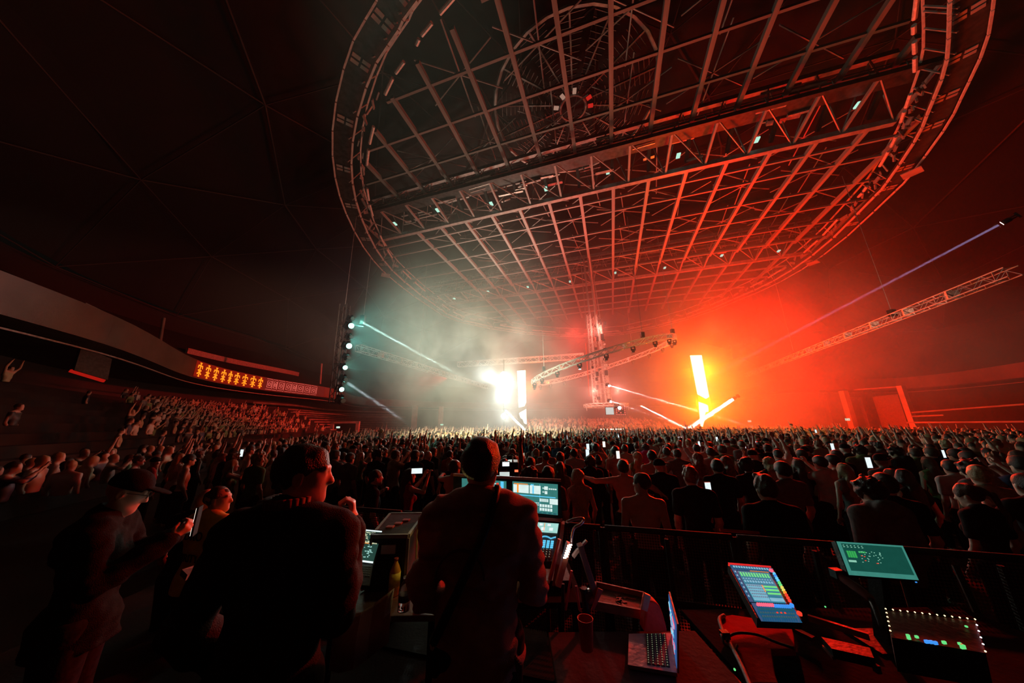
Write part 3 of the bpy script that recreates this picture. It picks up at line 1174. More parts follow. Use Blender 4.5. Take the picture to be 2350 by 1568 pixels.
for dx, z in ((-2.4, -.6), (2.4, -.6), (-1.2, .4)):
    MB().tube((dx, -.6, 0), (dx, -.6, z), .04).build('drop_post', STEEL, hx)
t = empty('monitor_screen', (10.55, 33.6, 3.6), 'small pale monitor hung under the foot ring of the tower', 'monitor')
MB().box((0, 0, 0), (.95, .08, .85)).build('casing', BLACK, t)
MB().box((0, -.05, 0), (.85, .02, .75)).build('picture', emit('monitor_pale', (.75, .95, .9), .75), t)
MB().bar((0, 0, .4), (0, 0, .65), .05).build('bracket', STEEL, t)
t = empty('pixel_lamp_grid', (11.75, 33.6, 3.6), 'square of small red pixel lamps under the foot ring of the tower', 'lamp panel')
MB().box((0, .04, 0), (1.1, .06, 1.0)).build('casing', BLACK, t)
pe = MB().box((0, 0, 0), (.1, .03, .1)).mesh('pixel', emit('pixel_red', (1, .12, .08), 2.2))
for i in range(5):
    for j in range(5):
        if i in (0, 4) or j in (0, 4) or (i + j) % 3 == 0:
            inst('pixel', pe, t, (-.44 + .22 * i, 0, -.4 + .2 * j))
MB().bar((0, 0, .5), (0, 0, .7), .05).build('bracket', STEEL, t)
mover(P(1416, 940, 33.6) + Vector((0, 0, .35)), 'bright round lamp at the right end of the tower foot ring', None, lens_on, 1.6, rot0=(math.radians(-75), 0, 0))
mover(P(1398, 919, 34.5), 'lamp firing a thin beam low on the right of the tower', None, lens_on, 1.1, rot0=(math.radians(-70), 0, 0))
mover(P(1394, 883, 34.5), 'lamp firing a thin beam higher on the right of the tower', None, lens_on, 1.1, rot0=(math.radians(-70), 0, 0))

# DJ table in the crowd under the tower
t = empty('dj_table', (11.0, 35.2, 0), 'brightly lit low DJ table in the crowd under the tower', 'table')
MB().box((0, 0, 1.62), (3.0, .8, .08)).build('table_top', ALU, t)
MB().box((0, 0, .8), (2.8, .7, 1.55)).build('skirt', BLACK, t)
MB().box((0, -.43, 1.66), (2.6, .03, .1)).build('light_strip', emit('dj_strip', (1, .8, .5), 5), t)

# ---- left vertical truss with teal lamps
VL = P(768, 925, 21)
VH = P(797, 700, 21)
vt = empty('vertical_truss', (VL.x, VL.y, VL.z), 'dark vertical truss at left carrying teal lamps', 'lighting truss')
VH2 = Vector((VL.x - .25, VL.y, VH.z))
ch, br = truss_mb(Vector((0, 0, 0)), VH2 - VL, .5, .04, .45)
ch.build('chord', DARKSTEEL, vt)
br.build('bracing', DARKSTEEL, vt)
MB().tube(VH2 - VL, Vector((-.4, 0, 15)), .02, 5).build('chain', STEEL, vt)
MB().bar(Vector((.25, -.3, .2)), Vector((.02, -.3, VH.z - VL.z - 3)), .06, .06).build('cable_bundle', STEEL, vt)
vgrp = 'teal lamps on the left vertical truss'
TEAL = []
for (x, y, lit, s_, word) in ((806, 731, 0, 1.2, 'top'), (801, 747, 1, 1.5, 'second from top'), (803, 772, 0, 1.2, 'third from top'), (796, 792, 1, 1.5, 'fourth from top'), (797, 818, 0, 1.2, 'fifth from top'), (789, 841, 1, 1.2, 'fourth from bottom'), (790, 868, 0, 1.3, 'third from bottom'), (781, 890, 1, 1.2, 'second from bottom'), (783, 915, 0, 1.4, 'lowest')):
    p = P(x - 4, y, 20.8)
    mover(p, '%s lamp of the left vertical truss, %s' % (word, 'glowing teal' if lit else 'unlit'), vgrp, lens_teal if lit else None, s_, rot0=(math.radians(-40), math.radians(-70), 0))
    if lit:
        TEAL.append((P(x + 3, y, 20.7), 1.0 if s_ > 1.3 else .35))
for p, k in TEAL:
    light('teal_lamp_light', 'SPOT', p, (.22, 1.0, .80), 3200 * k, p + Vector((3, -1.6, -.35)), 120, 1.0, .12)
# chain hoist cable from that truss up to the ring, with a small lamp bar
t = empty('lamp_bar', P(833, 735, 21), 'small lamp bar hanging on a thin cable right of the vertical truss', 'stage lamp')
o_ = t.location.copy()
MB().tube((0, 0, 0), P(851, 590, 22) - o_, .02, 5).build('cable', STEEL, t)
MB().box((0, 0, 0), (.3, .3, .7)).build('body', DARKSTEEL, t)
MB().bar((-.9, 0, -.35), (.1, 0, -.5), .06).build('arm', STEEL, t)

# ================================================================ BEAM LAMPS (real narrow spots in the haze)
BEAMS = []


def beam(p0, p1, col, power, dia, spread, lab, sc_=1.0):
    p0, p1 = Vector(p0), Vector(p1)
    BEAMS.append((p0, p1, dia, spread))
    beam_lamp(p0, p1, col, power, dia, spread)
    if lab:
        dd_ = (p1 - p0).normalized()
        t = mover(p0 - dd_ * (.62 * sc_), lab, 'beam lamps', lens_on, sc_, rot0=dd_.to_track_quat('-Z', 'Y').to_euler())


BK = 1.0
beam(P(1680, 918, 33.5), P(1575, 988, 34.5), (1, .86, .84), 480 * BK, .30, 2.0, 'lamp firing a thick white beam right of the amber column', sc_=1.2)
beam(P(1395, 884, 33.5), P(1640, 955, 34), (1, .66, .66), 36 * BK, .11, 1.2, None)
beam(P(1399, 919, 33.5), P(1580, 985, 34), (1, .66, .66), 36 * BK, .11, 1.2, None)
beam(P(1470, 931, 30), P(1562, 977, 31), (1, .8, .8), 60 * BK, .12, 1.0, None)
beam(P(1160, 942, 36.6), P(1213, 996, 35.5), (.9, 1, .95), 380 * BK, .2, 2.0, None)
beam(P(826, 737, 20.5), P(1010, 838, 24.5), (.6, 1, .88), 11 * BK, .16, 1.5, None)
beam(P(796, 878, 20.6), P(900, 948, 22), (.9, .95, 1), 5 * BK, .18, 2.5, None)
LB = P(2295, 515, 15.5)
beam(LB, P(1700, 828, 30), (.62, .5, 1), 3.5 * BK, .13, 1.2, 'small bluish lamp high at far right, firing a long thin beam', sc_=1.0)

# ================================================================ PEOPLE: smooth solids from distance fields
def smin(a, b, k):
    h = np.clip(.5 + .5 * (b - a) / k, 0, 1)
    return b * (1 - h) + a * h - k * h * (1 - h)


class Field:
    def __init__(s, lo, hi, h):
        s.lo = np.array(lo, float)
        s.h = h
        s.n = np.maximum(np.ceil((np.array(hi, float) - s.lo) / h).astype(int) + 1, 4)
        s.d = np.full(tuple(s.n), 0.3, np.float32)

    def sub(s, lo, hi, m):
        a = np.clip(np.floor((np.array(lo) - m - s.lo) / s.h).astype(int), 0, s.n - 1)
        b = np.clip(np.ceil((np.array(hi) + m - s.lo) / s.h).astype(int) + 1, 1, s.n)
        if (b <= a).any():
            return None
        sl = tuple(slice(a[i], b[i]) for i in range(3))
        ax = [(s.lo[i] + np.arange(a[i], b[i]) * s.h).astype(np.float32) for i in range(3)]
        X, Y, Z = np.meshgrid(*ax, indexing='ij', sparse=True)
        return sl, X, Y, Z

    def merge(s, sl, d, k, op='add'):
        if op == 'add':
            s.d[sl] = smin(s.d[sl], d, k)
        else:
            s.d[sl] = -smin(-s.d[sl], d, k)

    def cone(s, a, ra, b, rb, k=.02, op='add'):
        a, b = np.array(a, float), np.array(b, float)
        r = max(ra, rb)
        w = s.sub(np.minimum(a, b) - r, np.maximum(a, b) + r, k + .05)
        if w is None:
            return s
        sl, X, Y, Z = w
        ba = b - a
        L2 = max(float(ba @ ba), 1e-9)
        t = np.clip(((X - a[0]) * ba[0] + (Y - a[1]) * ba[1] + (Z - a[2]) * ba[2]) / L2, 0, 1)
        d = np.sqrt((X - a[0] - t * ba[0]) ** 2 + (Y - a[1] - t * ba[1]) ** 2 + (Z - a[2] - t * ba[2]) ** 2) - (ra + (rb - ra) * t)
        s.merge(sl, d, k, op)
        return s

    def ell(s, c, r, k=.02, rot=None, op='add'):
        c = np.array(c, float)
        r = np.array(r if hasattr(r, '__len__') else (r, r, r), float)
        R = float(r.max())
        w = s.sub(c - R, c + R, k + .05)
        if w is None:
            return s
        sl, X, Y, Z = w
        x, y, z = X - c[0], Y - c[1], Z - c[2]
        if rot is not None:
            M_ = np.array(Euler(rot).to_matrix().transposed())
            x, y, z = (M_[0, 0] * x + M_[0, 1] * y + M_[0, 2] * z, M_[1, 0] * x + M_[1, 1] * y + M_[1, 2] * z, M_[2, 0] * x + M_[2, 1] * y + M_[2, 2] * z)
        q = np.sqrt((x / r[0]) ** 2 + (y / r[1]) ** 2 + (z / r[2]) ** 2)
        q2 = np.sqrt((x / r[0] ** 2) ** 2 + (y / r[1] ** 2) ** 2 + (z / r[2] ** 2) ** 2)
        d = q * (q - 1) / np.maximum(q2, 1e-6)
        s.merge(sl, np.minimum(d, .4), k, op)
        return s

    def cut(s, axis, val, keep_above=True):
        ax = [None] * 3
        c = (s.lo[axis] + np.arange(s.n[axis]) * s.h).astype(np.float32)
        sh = [1, 1, 1]
        sh[axis] = -1
        c = c.reshape(sh)
        s.d = np.maximum(s.d, (val - c) if keep_above else (c - val))
        return s

    def noise(s, amp, freq, seed=0, zs=1.0):
        r = np.random.RandomState(seed)
        ax = [(s.lo[i] + np.arange(s.n[i]) * s.h).astype(np.float32) for i in range(3)]
        X, Y, Z = np.meshgrid(*ax, indexing='ij', sparse=True)
        acc = 0
        for k in range(4):
            f = r.normal(size=3)
            f = f / np.linalg.norm(f) * freq * r.uniform(.7, 1.5)
            f[2] *= zs
            acc = acc + np.sin(X * f[0] + Y * f[1] + Z * f[2] + r.uniform(0, 6) + np.sin(X * f[1] * .7 + Z * f[0] * .6 + 1.3))
        s.d = s.d + (acc * (amp / 2.2)).astype(np.float32)
        return s

    def mesh(s, name, mats, smooth=True):
        D = s.d
        D[0], D[-1] = .1, .1
        D[:, 0], D[:, -1] = .1, .1
        D[:, :, 0], D[:, :, -1] = .1, .1
        ins = D < 0
        n = np.array(D.shape)
        c = ins[:-1, :-1, :-1].astype(np.int8)
        tot = np.zeros(tuple(n - 1), np.int8)
        for i in (0, 1):
            for j in (0, 1):
                for k in (0, 1):
                    tot += ins[i:n[0] - 1 + i, j:n[1] - 1 + j, k:n[2] - 1 + k]
        act = np.argwhere((tot > 0) & (tot < 8))
        idx = np.full(tuple(n - 1), -1, np.int64)
        idx[tuple(act.T)] = np.arange(len(act))
        acc = np.zeros((len(act), 3))
        cnt = np.zeros(len(act))
        cr = [(i, j, k) for i in (0, 1) for j in (0, 1) for k in (0, 1)]
        val = {q: D[act[:, 0] + q[0], act[:, 1] + q[1], act[:, 2] + q[2]] for q in cr}
        for q in cr:
            for ax in range(3):
                if q[ax] == 0:
                    p = list(q)
                    p[ax] = 1
                    p = tuple(p)
                    a, b = val[q], val[p]
                    m = (a < 0) != (b < 0)
                    t = np.where(m, a / np.where(m, a - b, 1), 0)
                    pt = np.array(q, float)[None] + np.zeros((len(act), 1))
                    pt[:, ax] += t
                    acc += pt * m[:, None]
                    cnt += m
        verts = s.lo + (act + acc / cnt[:, None]) * s.h
        quads = []
        for ax in range(3):
            a1, a2 = (ax + 1) % 3, (ax + 2) % 3
            sl0 = [slice(1, -1)] * 3
            sl1 = [slice(1, -1)] * 3
            sl0[ax] = slice(0, -1)
            sl1[ax] = slice(1, None)
            A, B = ins[tuple(sl0)], ins[tuple(sl1)]
            e = np.argwhere(A != B)
            if len(e) == 0:
                continue
            flip = A[tuple(e.T)]
            off = np.array([1, 1, 1])
            off[ax] = 0
            e = e + off
            q = []
            for (d1, d2) in ((-1, -1), (0, -1), (0, 0), (-1, 0)):
                g = e.copy()
                g[:, a1] += d1
                g[:, a2] += d2
                q.append(idx[tuple(g.T)])
            q = np.stack(q, 1)
            q[~flip] = q[~flip][:, ::-1]
            quads.append(q)
        Q = np.concatenate(quads)
        Q = Q[(Q >= 0).all(1)]
        me = bpy.data.meshes.new(name)
        me.vertices.add(len(verts))
        me.vertices.foreach_set('co', verts.astype(np.float32).ravel())
        me.loops.add(len(Q) * 4)
        me.loops.foreach_set('vertex_index', Q.ravel().astype(np.int32))
        me.polygons.add(len(Q))
        me.polygons.foreach_set('loop_start', np.arange(0, len(Q) * 4, 4, dtype=np.int32))
        me.polygons.foreach_set('loop_total', np.full(len(Q), 4, np.int32))
        me.polygons.foreach_set('use_smooth', np.full(len(Q), smooth))
        for m_ in (mats if isinstance(mats, (list, tuple)) else [mats]):
            me.materials.append(m_)
        me.update(calc_edges=True)
        me.validate()
        return me


# ---------------------------------------------------------------- a posed figure (faces +Y, feet at z = 0, 1.76 m tall)
def pose(**kw):
    p = dict(
        sh=((-.185, -.01, 1.43), (.185, -.01, 1.43)),
        el=((-.235, -.03, 1.14), (.235, -.03, 1.14)),
        wr=((-.215, .08, .90), (.215, .08, .90)),
        hand=(None, None),
        hip=.095, kn=((-.10, .02, .50), (.10, .02, .50)), an=((-.11, -.01, .09), (.11, -.01, .09)),
        head=(0, .02, 1.64), yaw=0.0, nod=0.0, wide=1.0, female=False, lean=0.0)
    p.update(kw)
    return p


def rotz(v, a, c):
    x, y = v[0] - c[0], v[1] - c[1]
    ca, sa = math.cos(a), math.sin(a)
    return (c[0] + ca * x - sa * y, c[1] + sa * x + ca * y, v[2])


def head_field(f, p, g=0.0, fine=False):
    c = Vector(p['head'])
    R = Matrix.Rotation(p['yaw'], 3, 'Z') @ Matrix.Rotation(p['nod'], 3, 'X')
    eu = R.to_euler()

    def H(x, y, z):
        return tuple(c + R @ Vector((x, y, z)))
    f.ell(H(0, -.012, .022), (.077 + g, .098 + g, .093 + g), .01, eu)
    f.ell(H(0, .030, -.035), (.060 + g, .066 + g, .085 + g), .03, eu)
    f.cone(H(-.045, .0, -.055), .028 + g, H(0, .068, -.095), .024 + g, .03)
    f.cone(H(.045, .0, -.055), .028 + g, H(0, .068, -.095), .024 + g, .03)
    if g == 0:
        f.cone(H(0, .086, .012), .011, H(0, .108, -.028), .0145, .012)
        f.ell(H(.081, -.008, -.012), (.010, .020, .032), .008, eu)
        f.ell(H(-.081, -.008, -.012), (.010, .020, .032), .008, eu)
        if fine:
            f.cone(H(-.045, .078, .030), .010, H(-.012, .088, .028), .010, .012)
            f.cone(H(.045, .078, .030), .010, H(.012, .088, .028), .010, .012)
            f.ell(H(.032, .092, .012), (.016, .012, .010), .008, eu, 'sub')
            f.ell(H(-.032, .092, .012), (.016, .012, .010), .008, eu, 'sub')
            f.ell(H(.031, .078, .011), (.012, .012, .011), .003, eu)
            f.ell(H(-.031, .078, .011), (.012, .012, .011), .003, eu)
            f.cone(H(-.019, .090, -.053), .0062, H(.019, .090, -.053), .0062, .006)
            f.cone(H(-.015, .088, -.064), .0072, H(.015, .088, -.064), .0072, .006)
            f.ell(H(.086, -.006, -.012), (.006, .010, .018), .004, eu, 'sub')
            f.ell(H(-.086, -.006, -.012), (.006, .010, .018), .004, eu, 'sub')
            f.ell(H(.013, .098, -.030), (.008, .009, .007), .006, eu)
            f.ell(H(-.013, .098, -.030), (.008, .009, .007), .006, eu)
    return H


def hand_field(f, w, e, side, spec, fine=False):
    """palm, four fingers and a thumb continuing the forearm from elbow e to wrist w"""
    w, e = Vector(w), Vector(e)
    spec = spec or {}
    d = Vector(spec.get('dir', (w - e).normalized())).normalized()
    nrm = Vector(spec.get('palm', (0, 0, -1)))
    nrm = (nrm - d * nrm.dot(d))
    if nrm.length < .05:
        nrm = Vector((0, 1, 0)) - d * d.y
    nrm.normalize()
    curl = spec.get('curl', .5)
    lat = d.cross(nrm).normalized() * (1 if side > 0 else -1)
    pc = w + d * .048
    f.cone(w, .024, w + d * .03, .026, .012)
    for k in (-1, -.33, .33, 1):
        f.cone(w + d * .022 + lat * .010 * k, .014, w + d * .088 + lat * .027 * k, .0125, .010)
    L = [.070, .082, .078, .062]
    for i, k in enumerate((1, .33, -.33, -1)):
        p0 = w + d * .088 + lat * .027 * k
        a = curl * .9
        dirv = d
        p = p0
        for j, seg in enumerate((.45, .32, .23)):
            dirv = (d * math.cos(a) + nrm * math.sin(a)).normalized()
            q = p + dirv * (L[i] * seg) + lat * (.002 * k)
            f.cone(p, .0102 - .001 * j, q, .0092 - .001 * j, .004)
            p = q
            a += curl * 1.25
    t0 = w + d * .030 + lat * .024
    t1 = t0 + (d * .6 + lat * .65 + nrm * .3).normalized() * .036
    t2 = t1 + (d * .85 + nrm * (.25 + .6 * curl) + lat * (.1 - .4 * curl)).normalized() * .03
    f.cone(t0, .015, t1, .0125, .008)
    f.cone(t1, .0122, t2, .010, .004)
    return


def torso(f, p, g=0.0, k=.03, low=.86):
    w = p['wide']
    fe = p['female']
    f.ell((0, -.005, .95), (.160 * w + g, .112 + g, .115 + g), k)
    f.ell((0, .0, 1.08), ((.118 if fe else .135) * w + g, .090 + g, .13 + g), k)
    f.ell((0, .0, 1.25), ((.140 if fe else .158) * w + g, .105 + g, .165 + g), k)
    f.cone((-.12 * w, -.02, 1.36), .075 + g, (.12 * w, -.02, 1.36), .075 + g, k)
    if fe:
        f.ell((-.06, .09, 1.27), .052 + g, .02)
        f.ell((.06, .09, 1.27), .052 + g, .02)
    for s_ in (0, 1):
        f.cone((p['sh'][s_][0] * .72, -.02, p['sh'][s_][2] + .01), .055 + g, (0, -.015, 1.50), .045 + g, k)


def arms(f, p, g=0.0, upto=1.0, k=.02, end_r=None):
    for s_ in (0, 1):
        sh, el, wr = Vector(p['sh'][s_]), Vector(p['el'][s_]), Vector(p['wr'][s_])
        t = .82 if p['female'] else 1.0
        f.ell(sh, (.058 * t + g, .058 * t + g, .058 * t + g), .03)
        if upto <= .5:
            q = sh.lerp(el, upto * 2)
            f.cone(sh, .052 * t + g, q, .047 * t + g * 1.2, k)
            continue
        f.cone(sh, .052 * t + g, el, .040 * t + g, k)
        q = el.lerp(wr, (upto - .5) * 2)
        m = el.lerp(wr, .3)
        f.cone(el, .040 * t + g, m, .041 * t + g, k)
        f.cone(m, .041 * t + g, q, .026 * t + g + (.006 if upto < 1 else 0), k)


def legs(f, p, g=0.0, k=.03, to=.09):
    for s_ in (0, 1):
        hx = (-1, 1)[s_] * p['hip']
        kn, an = p['kn'][s_], p['an'][s_]
        f.cone((hx, 0, .92), .092 + g, kn, .056 + g, k)
        c_ = Vector(kn).lerp(Vector(an), .3)
        f.cone(kn, .056 + g, c_, .056 + g, k)
        f.cone(c_, .056 + g, an, .038 + g * 1.4, k)


def bounds(p, pad=.14):
    pts = [p['sh'][0], p['sh'][1], p['el'][0], p['el'][1], p['wr'][0], p['wr'][1], p['head'], (-.2, -.2, 0), (.2, .26, 0), p['kn'][0], p['kn'][1], p['an'][0], p['an'][1], (p['head'][0], p['head'][1], p['head'][2] + .02)]
    a = np.array(pts, float)
    lo, hi = a.min(0) - pad, a.max(0) + pad
    lo[2] = -.03
    hi[2] += .06
    return lo, hi


def body_mesh(p, h, name='person', mats=None, fine=False):
    lo, hi = bounds(p)
    f = Field(lo, hi, h)
    torso(f, p)
    arms(f, p)
    legs(f, p)
    hd = p['head']
    f.cone((0, -.015, 1.43), .058, (hd[0] * .8, hd[1] - .012, hd[2] - .06), .054, .03)
    head_field(f, p, 0, fine)
    for s_ in (0, 1):
        hand_field(f, p['wr'][s_], p['el'][s_], (-1, 1)[s_], p['hand'][s_], fine)
        an = p['an'][s_]
        f.cone((an[0], an[1] - .03, .05), .042, (an[0] * 1.1, an[1] + .16, .035), .034, .03)
    return f.mesh(name, mats)


def top_mesh(p, h, sleeve=.35, g=.016, hem=.88, collar=False, hood=False, mats=None, nz=.003, name='shirt', low_neck=0.0, fold=0.0):
    lo, hi = bounds(p, .18)
    hi[2] = max(1.62, p['sh'][0][2] + .2, p['sh'][1][2] + .2, p['el'][0][2] + .1 if sleeve > .5 else 0, p['el'][1][2] + .1 if sleeve > .5 else 0, p['wr'][0][2] + .1 if sleeve > .6 else 0, p['wr'][1][2] + .1 if sleeve > .6 else 0)
    lo[2] = hem - .05
    f = Field(lo, hi, h)
    torso(f, p, g, .035)
    f.cone((0, -.005, hem + .08), .125 * p['wide'] + g, (0, 0, hem - .03), .13 * p['wide'] + g * 1.4, .05)
    if collar:
        f.cone((0, -.02, 1.48), .072, (0, -.01, 1.535), .066, .015)
    if hood:
        f.ell((0, -.10, 1.50), (.12, .075, .085), .03)
        f.cone((-.09, -.03, 1.49), .04, (.09, -.03, 1.49), .04, .03)
    f.noise(nz, 22, 3, .5)
    if sleeve > 0:
        arms(f, p, g, sleeve)
    if fold:
        f.noise(fold, 26, 8, 1.6)
        f.noise(fold * .5, 60, 12, 1.4)
    f.ell((0, .015, 1.60), (.066, .066, .085 + low_neck), .01, None, 'sub')
    f.cut(2, hem)
    if hi[2] > 1.6 and sleeve <= .5:
        pass
    return f.mesh(name, mats)


def trousers_mesh(p, h, g=.014, mats=None):
    lo, hi = bounds(p, .16)
    hi[2] = 1.02
    lo[2] = .02
    f = Field(lo, hi, h)
    f.ell((0, -.005, .95), (.160 * p['wide'] + g, .112 + g, .12 + g), .03)
    legs(f, p, g, .03)
    f.noise(.003, 20, 5, .4)
    f.cut(2, .995, False)
    f.cut(2, .07)
    return f.mesh('trousers', mats)


def shoes_mesh(p, h, mats=None):
    a = np.array([p['an'][0], p['an'][1]])
    lo = a.min(0) - .13
    hi = a.max(0) + .3
    lo[2], hi[2] = -.03, .2
    f = Field(lo, hi, h)
    for an in p['an']:
        f.cone((an[0], an[1] - .035, .055), .050, (an[0] * 1.1, an[1] + .17, .040), .042, .03)
        f.cone((an[0], an[1], .09), .050, (an[0], an[1], .12), .050, .03)
    f.cut(2, .004)
    f.cut(2, .135, False)
    return f.mesh('shoes', mats)


def hair_mesh(p, h, style='short', mats=None, seed=1):
    c = Vector(p['head'])
    drop = .75 if style in ('long', 'longwavy', 'tail') else .16
    f = Field((c.x - .24, c.y - .27, c.z - drop), (c.x + .24, c.y + .22, c.z + .24), h)
    R = Matrix.Rotation(p['yaw'], 3, 'Z') @ Matrix.Rotation(p['nod'], 3, 'X')
    eu = R.to_euler()

    def H(x, y, z):
        return tuple(c + R @ Vector((x, y, z)))
    t = {'crop': .007, 'short': .017, 'quiff': .014, 'curly': .032, 'long': .016, 'longwavy': .022, 'tail': .012, 'bun': .012, 'bald': .002}[style]
    f.ell(H(0, -.014, .026), (.077 + t, .098 + t, .093 + t), .01, eu)
    # keep the face, ears and neck free
    f.ell(H(0, .155, -.055), (.088, .110, .108), .012, eu, 'sub')
    if style in ('crop', 'short', 'quiff', 'curly', 'bun', 'tail'):
        f.ell(H(.095, .03, -.06), (.045, .05, .062), .01, eu, 'sub')
        f.ell(H(-.095, .03, -.06), (.045, .05, .062), .01, eu, 'sub')
        f.ell(H(0, -.02, -.145), (.12, .16, .075), .02, eu, 'sub')
    if style == 'short':
        f.ell(H(0, -.005, .055), (.070, .090, .075), .03, eu)
    if style == 'quiff':
        f.cone(H(-.03, .06, .115), .030, H(.03, .09, .125), .024, .02)
        f.ell(H(0, -.02, .11), (.06, .08, .028), .02, eu)
    if style == 'curly':
        r = np.random.RandomState(seed)
        for i in range(46):
            v = r.normal(size=3)
            v /= np.linalg.norm(v)
            if v[2] < -.15 or (v[1] > .55 and v[2] < .35):
                continue
            f.ell(H(v[0] * .105, -.014 + v[1] * .122, .03 + v[2] * .12), r.uniform(.018, .027), .006)
    if style in ('long', 'longwavy'):
        w = .07 if style == 'long' else .09
        b = c + Vector((0, -.085, -.10))
        f.cone(H(0, -.05, -.02), .085, tuple(b), w, .03)
        f.ell((b.x, b.y - .01, b.z - .16), (w + .035, .045, .19), .03)
        f.ell((b.x + .01, b.y - .015, b.z - .32), (w + .01, .034, .16), .03)
        f.cone(H(-.083, .0, .0), .022, H(-.10, .02, -.22), .022, .02)
        f.cone(H(.083, .0, .0), .022, H(.10, .02, -.22), .022, .02)
    if style == 'tail':
        f.cone(H(0, -.11, .05), .028, H(0, -.17, .0), .03, .02)
        f.cone(H(0, -.17, .0), .03, H(0, -.16, -.2), .02, .02)
        f.cone(H(0, -.16, -.2), .02, H(0, -.13, -.33), .008, .02)
    if style == 'bun':
        f.ell(H(0, -.08, .12), .045, .01)
    f.noise(.0035 if style in ('crop', 'short') else .006, 70 if style not in ('long', 'longwavy') else 95, seed, .25 if drop > .5 else 1)
    return f.mesh('hair', mats)


def cap_mesh(p, h, mats=None):
    c = Vector(p['head'])
    f = Field((c.x - .2, c.y - .2, c.z - .1), (c.x + .2, c.y + .28, c.z + .22), h)
    R = Matrix.Rotation(p['yaw'], 3, 'Z') @ Matrix.Rotation(p['nod'], 3, 'X')
    eu = R.to_euler()

    def H(x, y, z):
        return tuple(c + R @ Vector((x, y, z)))
    f.ell(H(0, -.012, .04), (.088, .108, .095), .01, eu)
    f.ell(H(0, 0, -.06), (.2, .2, .085), .01, eu, 'sub')
    f.ell(H(0, .13, .045), (.065, .075, .010), .012, eu)
    return f.mesh('cap', mats)

SKIN = [mat('skin_pale', (.62, .40, .31), .5, 0, .06, 20, .05), mat('skin_warm', (.50, .30, .22), .5, 0, .06, 20, .05), mat('skin_dark', (.22, .12, .08), .5, 0, .06, 20, .05)]
HAIR = [mat('hair_dark', (.015, .010, .008), .45, 0, .4, 60, .5, 160), mat('hair_brown', (.06, .032, .018), .45, 0, .4, 60, .5, 160), mat('hair_blond', (.38, .25, .12), .45, 0, .35, 60, .5, 160), mat('hair_red', (.22, .06, .02), .45, 0, .35, 60, .5, 160)]
CLO = {'black': mat('cloth_black', (.012, .012, .013), .85, 0, .3, 30, .3, 200, spec=.12), 'white': mat('cloth_white', (.55, .53, .50), .85, 0, .08, 30, .3, 200, spec=.12), 'grey': mat('cloth_grey', (.16, .16, .165), .85, 0, .15, 30, .3, 200, spec=.12), 'beige': mat('cloth_beige', (.38, .30, .22), .85, 0, .12, 30, .3, 200, spec=.12), 'navy': mat('cloth_navy', (.02, .03, .07), .85, 0, .2, 30, .3, 200, spec=.12), 'green': mat('cloth_green', (.10, .20, .08), .85, 0, .2, 30, .3, 200, spec=.12), 'magenta': mat('cloth_magenta', (.55, .02, .16), .85, 0, .15, 30, .3, 200, spec=.12), 'red': mat('cloth_red', (.35, .03, .03), .85, 0, .15, 30, .3, 200, spec=.12), 'yellow': mat('cloth_yellow', (.55, .42, .06), .85, 0, .1, 30, .3, 200, spec=.12)}
PANTS = [mat('denim_dark', (.02, .022, .03), .9, 0, .3, 30, spec=.1), mat('trouser_black', (.01, .01, .01), .9, 0, .3, 30, spec=.1)]
SHOE = mat('shoe_dark', (.02, .02, .02), .6)

UP = {'dir': (0, 0, 1), 'palm': (0, 1, 0), 'curl': .25}
HOLD = {'dir': (0, .25, 1), 'palm': (0, 1, 0), 'curl': .75}
poses = {
    'stand': (pose(), None),
    'turn': (pose(yaw=.9, head=(.01, .02, 1.64)), None),
    'turnl': (pose(yaw=-1.1), None),
    'one_up': (pose(sh=((-.185, -.01, 1.43), (.175, 0, 1.47)), el=((-.235, -.03, 1.14), (.27, .10, 1.70)), wr=((-.215, .08, .90), (.24, .16, 1.96)), hand=(None, UP)), None),
    'both_up': (pose(sh=((-.175, 0, 1.47), (.175, 0, 1.47)), el=((-.30, .06, 1.70), (.30, .06, 1.70)), wr=((-.24, .12, 1.96), (.24, .12, 1.96)), hand=(UP, UP)), None),
    'phone': (pose(sh=((-.18, .0, 1.44), (.18, .0, 1.45)), el=((-.23, .20, 1.36), (.23, .20, 1.38)), wr=((-.09, .34, 1.60), (.09, .34, 1.61)), hand=(HOLD, HOLD)), None),
    'arms_out': (pose(sh=((-.19, 0, 1.45), (.19, 0, 1.45)), el=((-.45, .08, 1.42), (.44, .08, 1.34)), wr=((-.62, .27, 1.45), (.60, .22, 1.22)), hand=({'curl': .3}, {'curl': .3})), None),
    'elbow_out': (pose(el=((-.36, .0, 1.22), (.24, -.02, 1.14)), wr=((-.25, .18, 1.38), (.22, .09, .91)), hand=({'curl': .9}, None)), None),
    'lean': (pose(head=(.03, .06, 1.62), yaw=.35, nod=-.25), None),
}
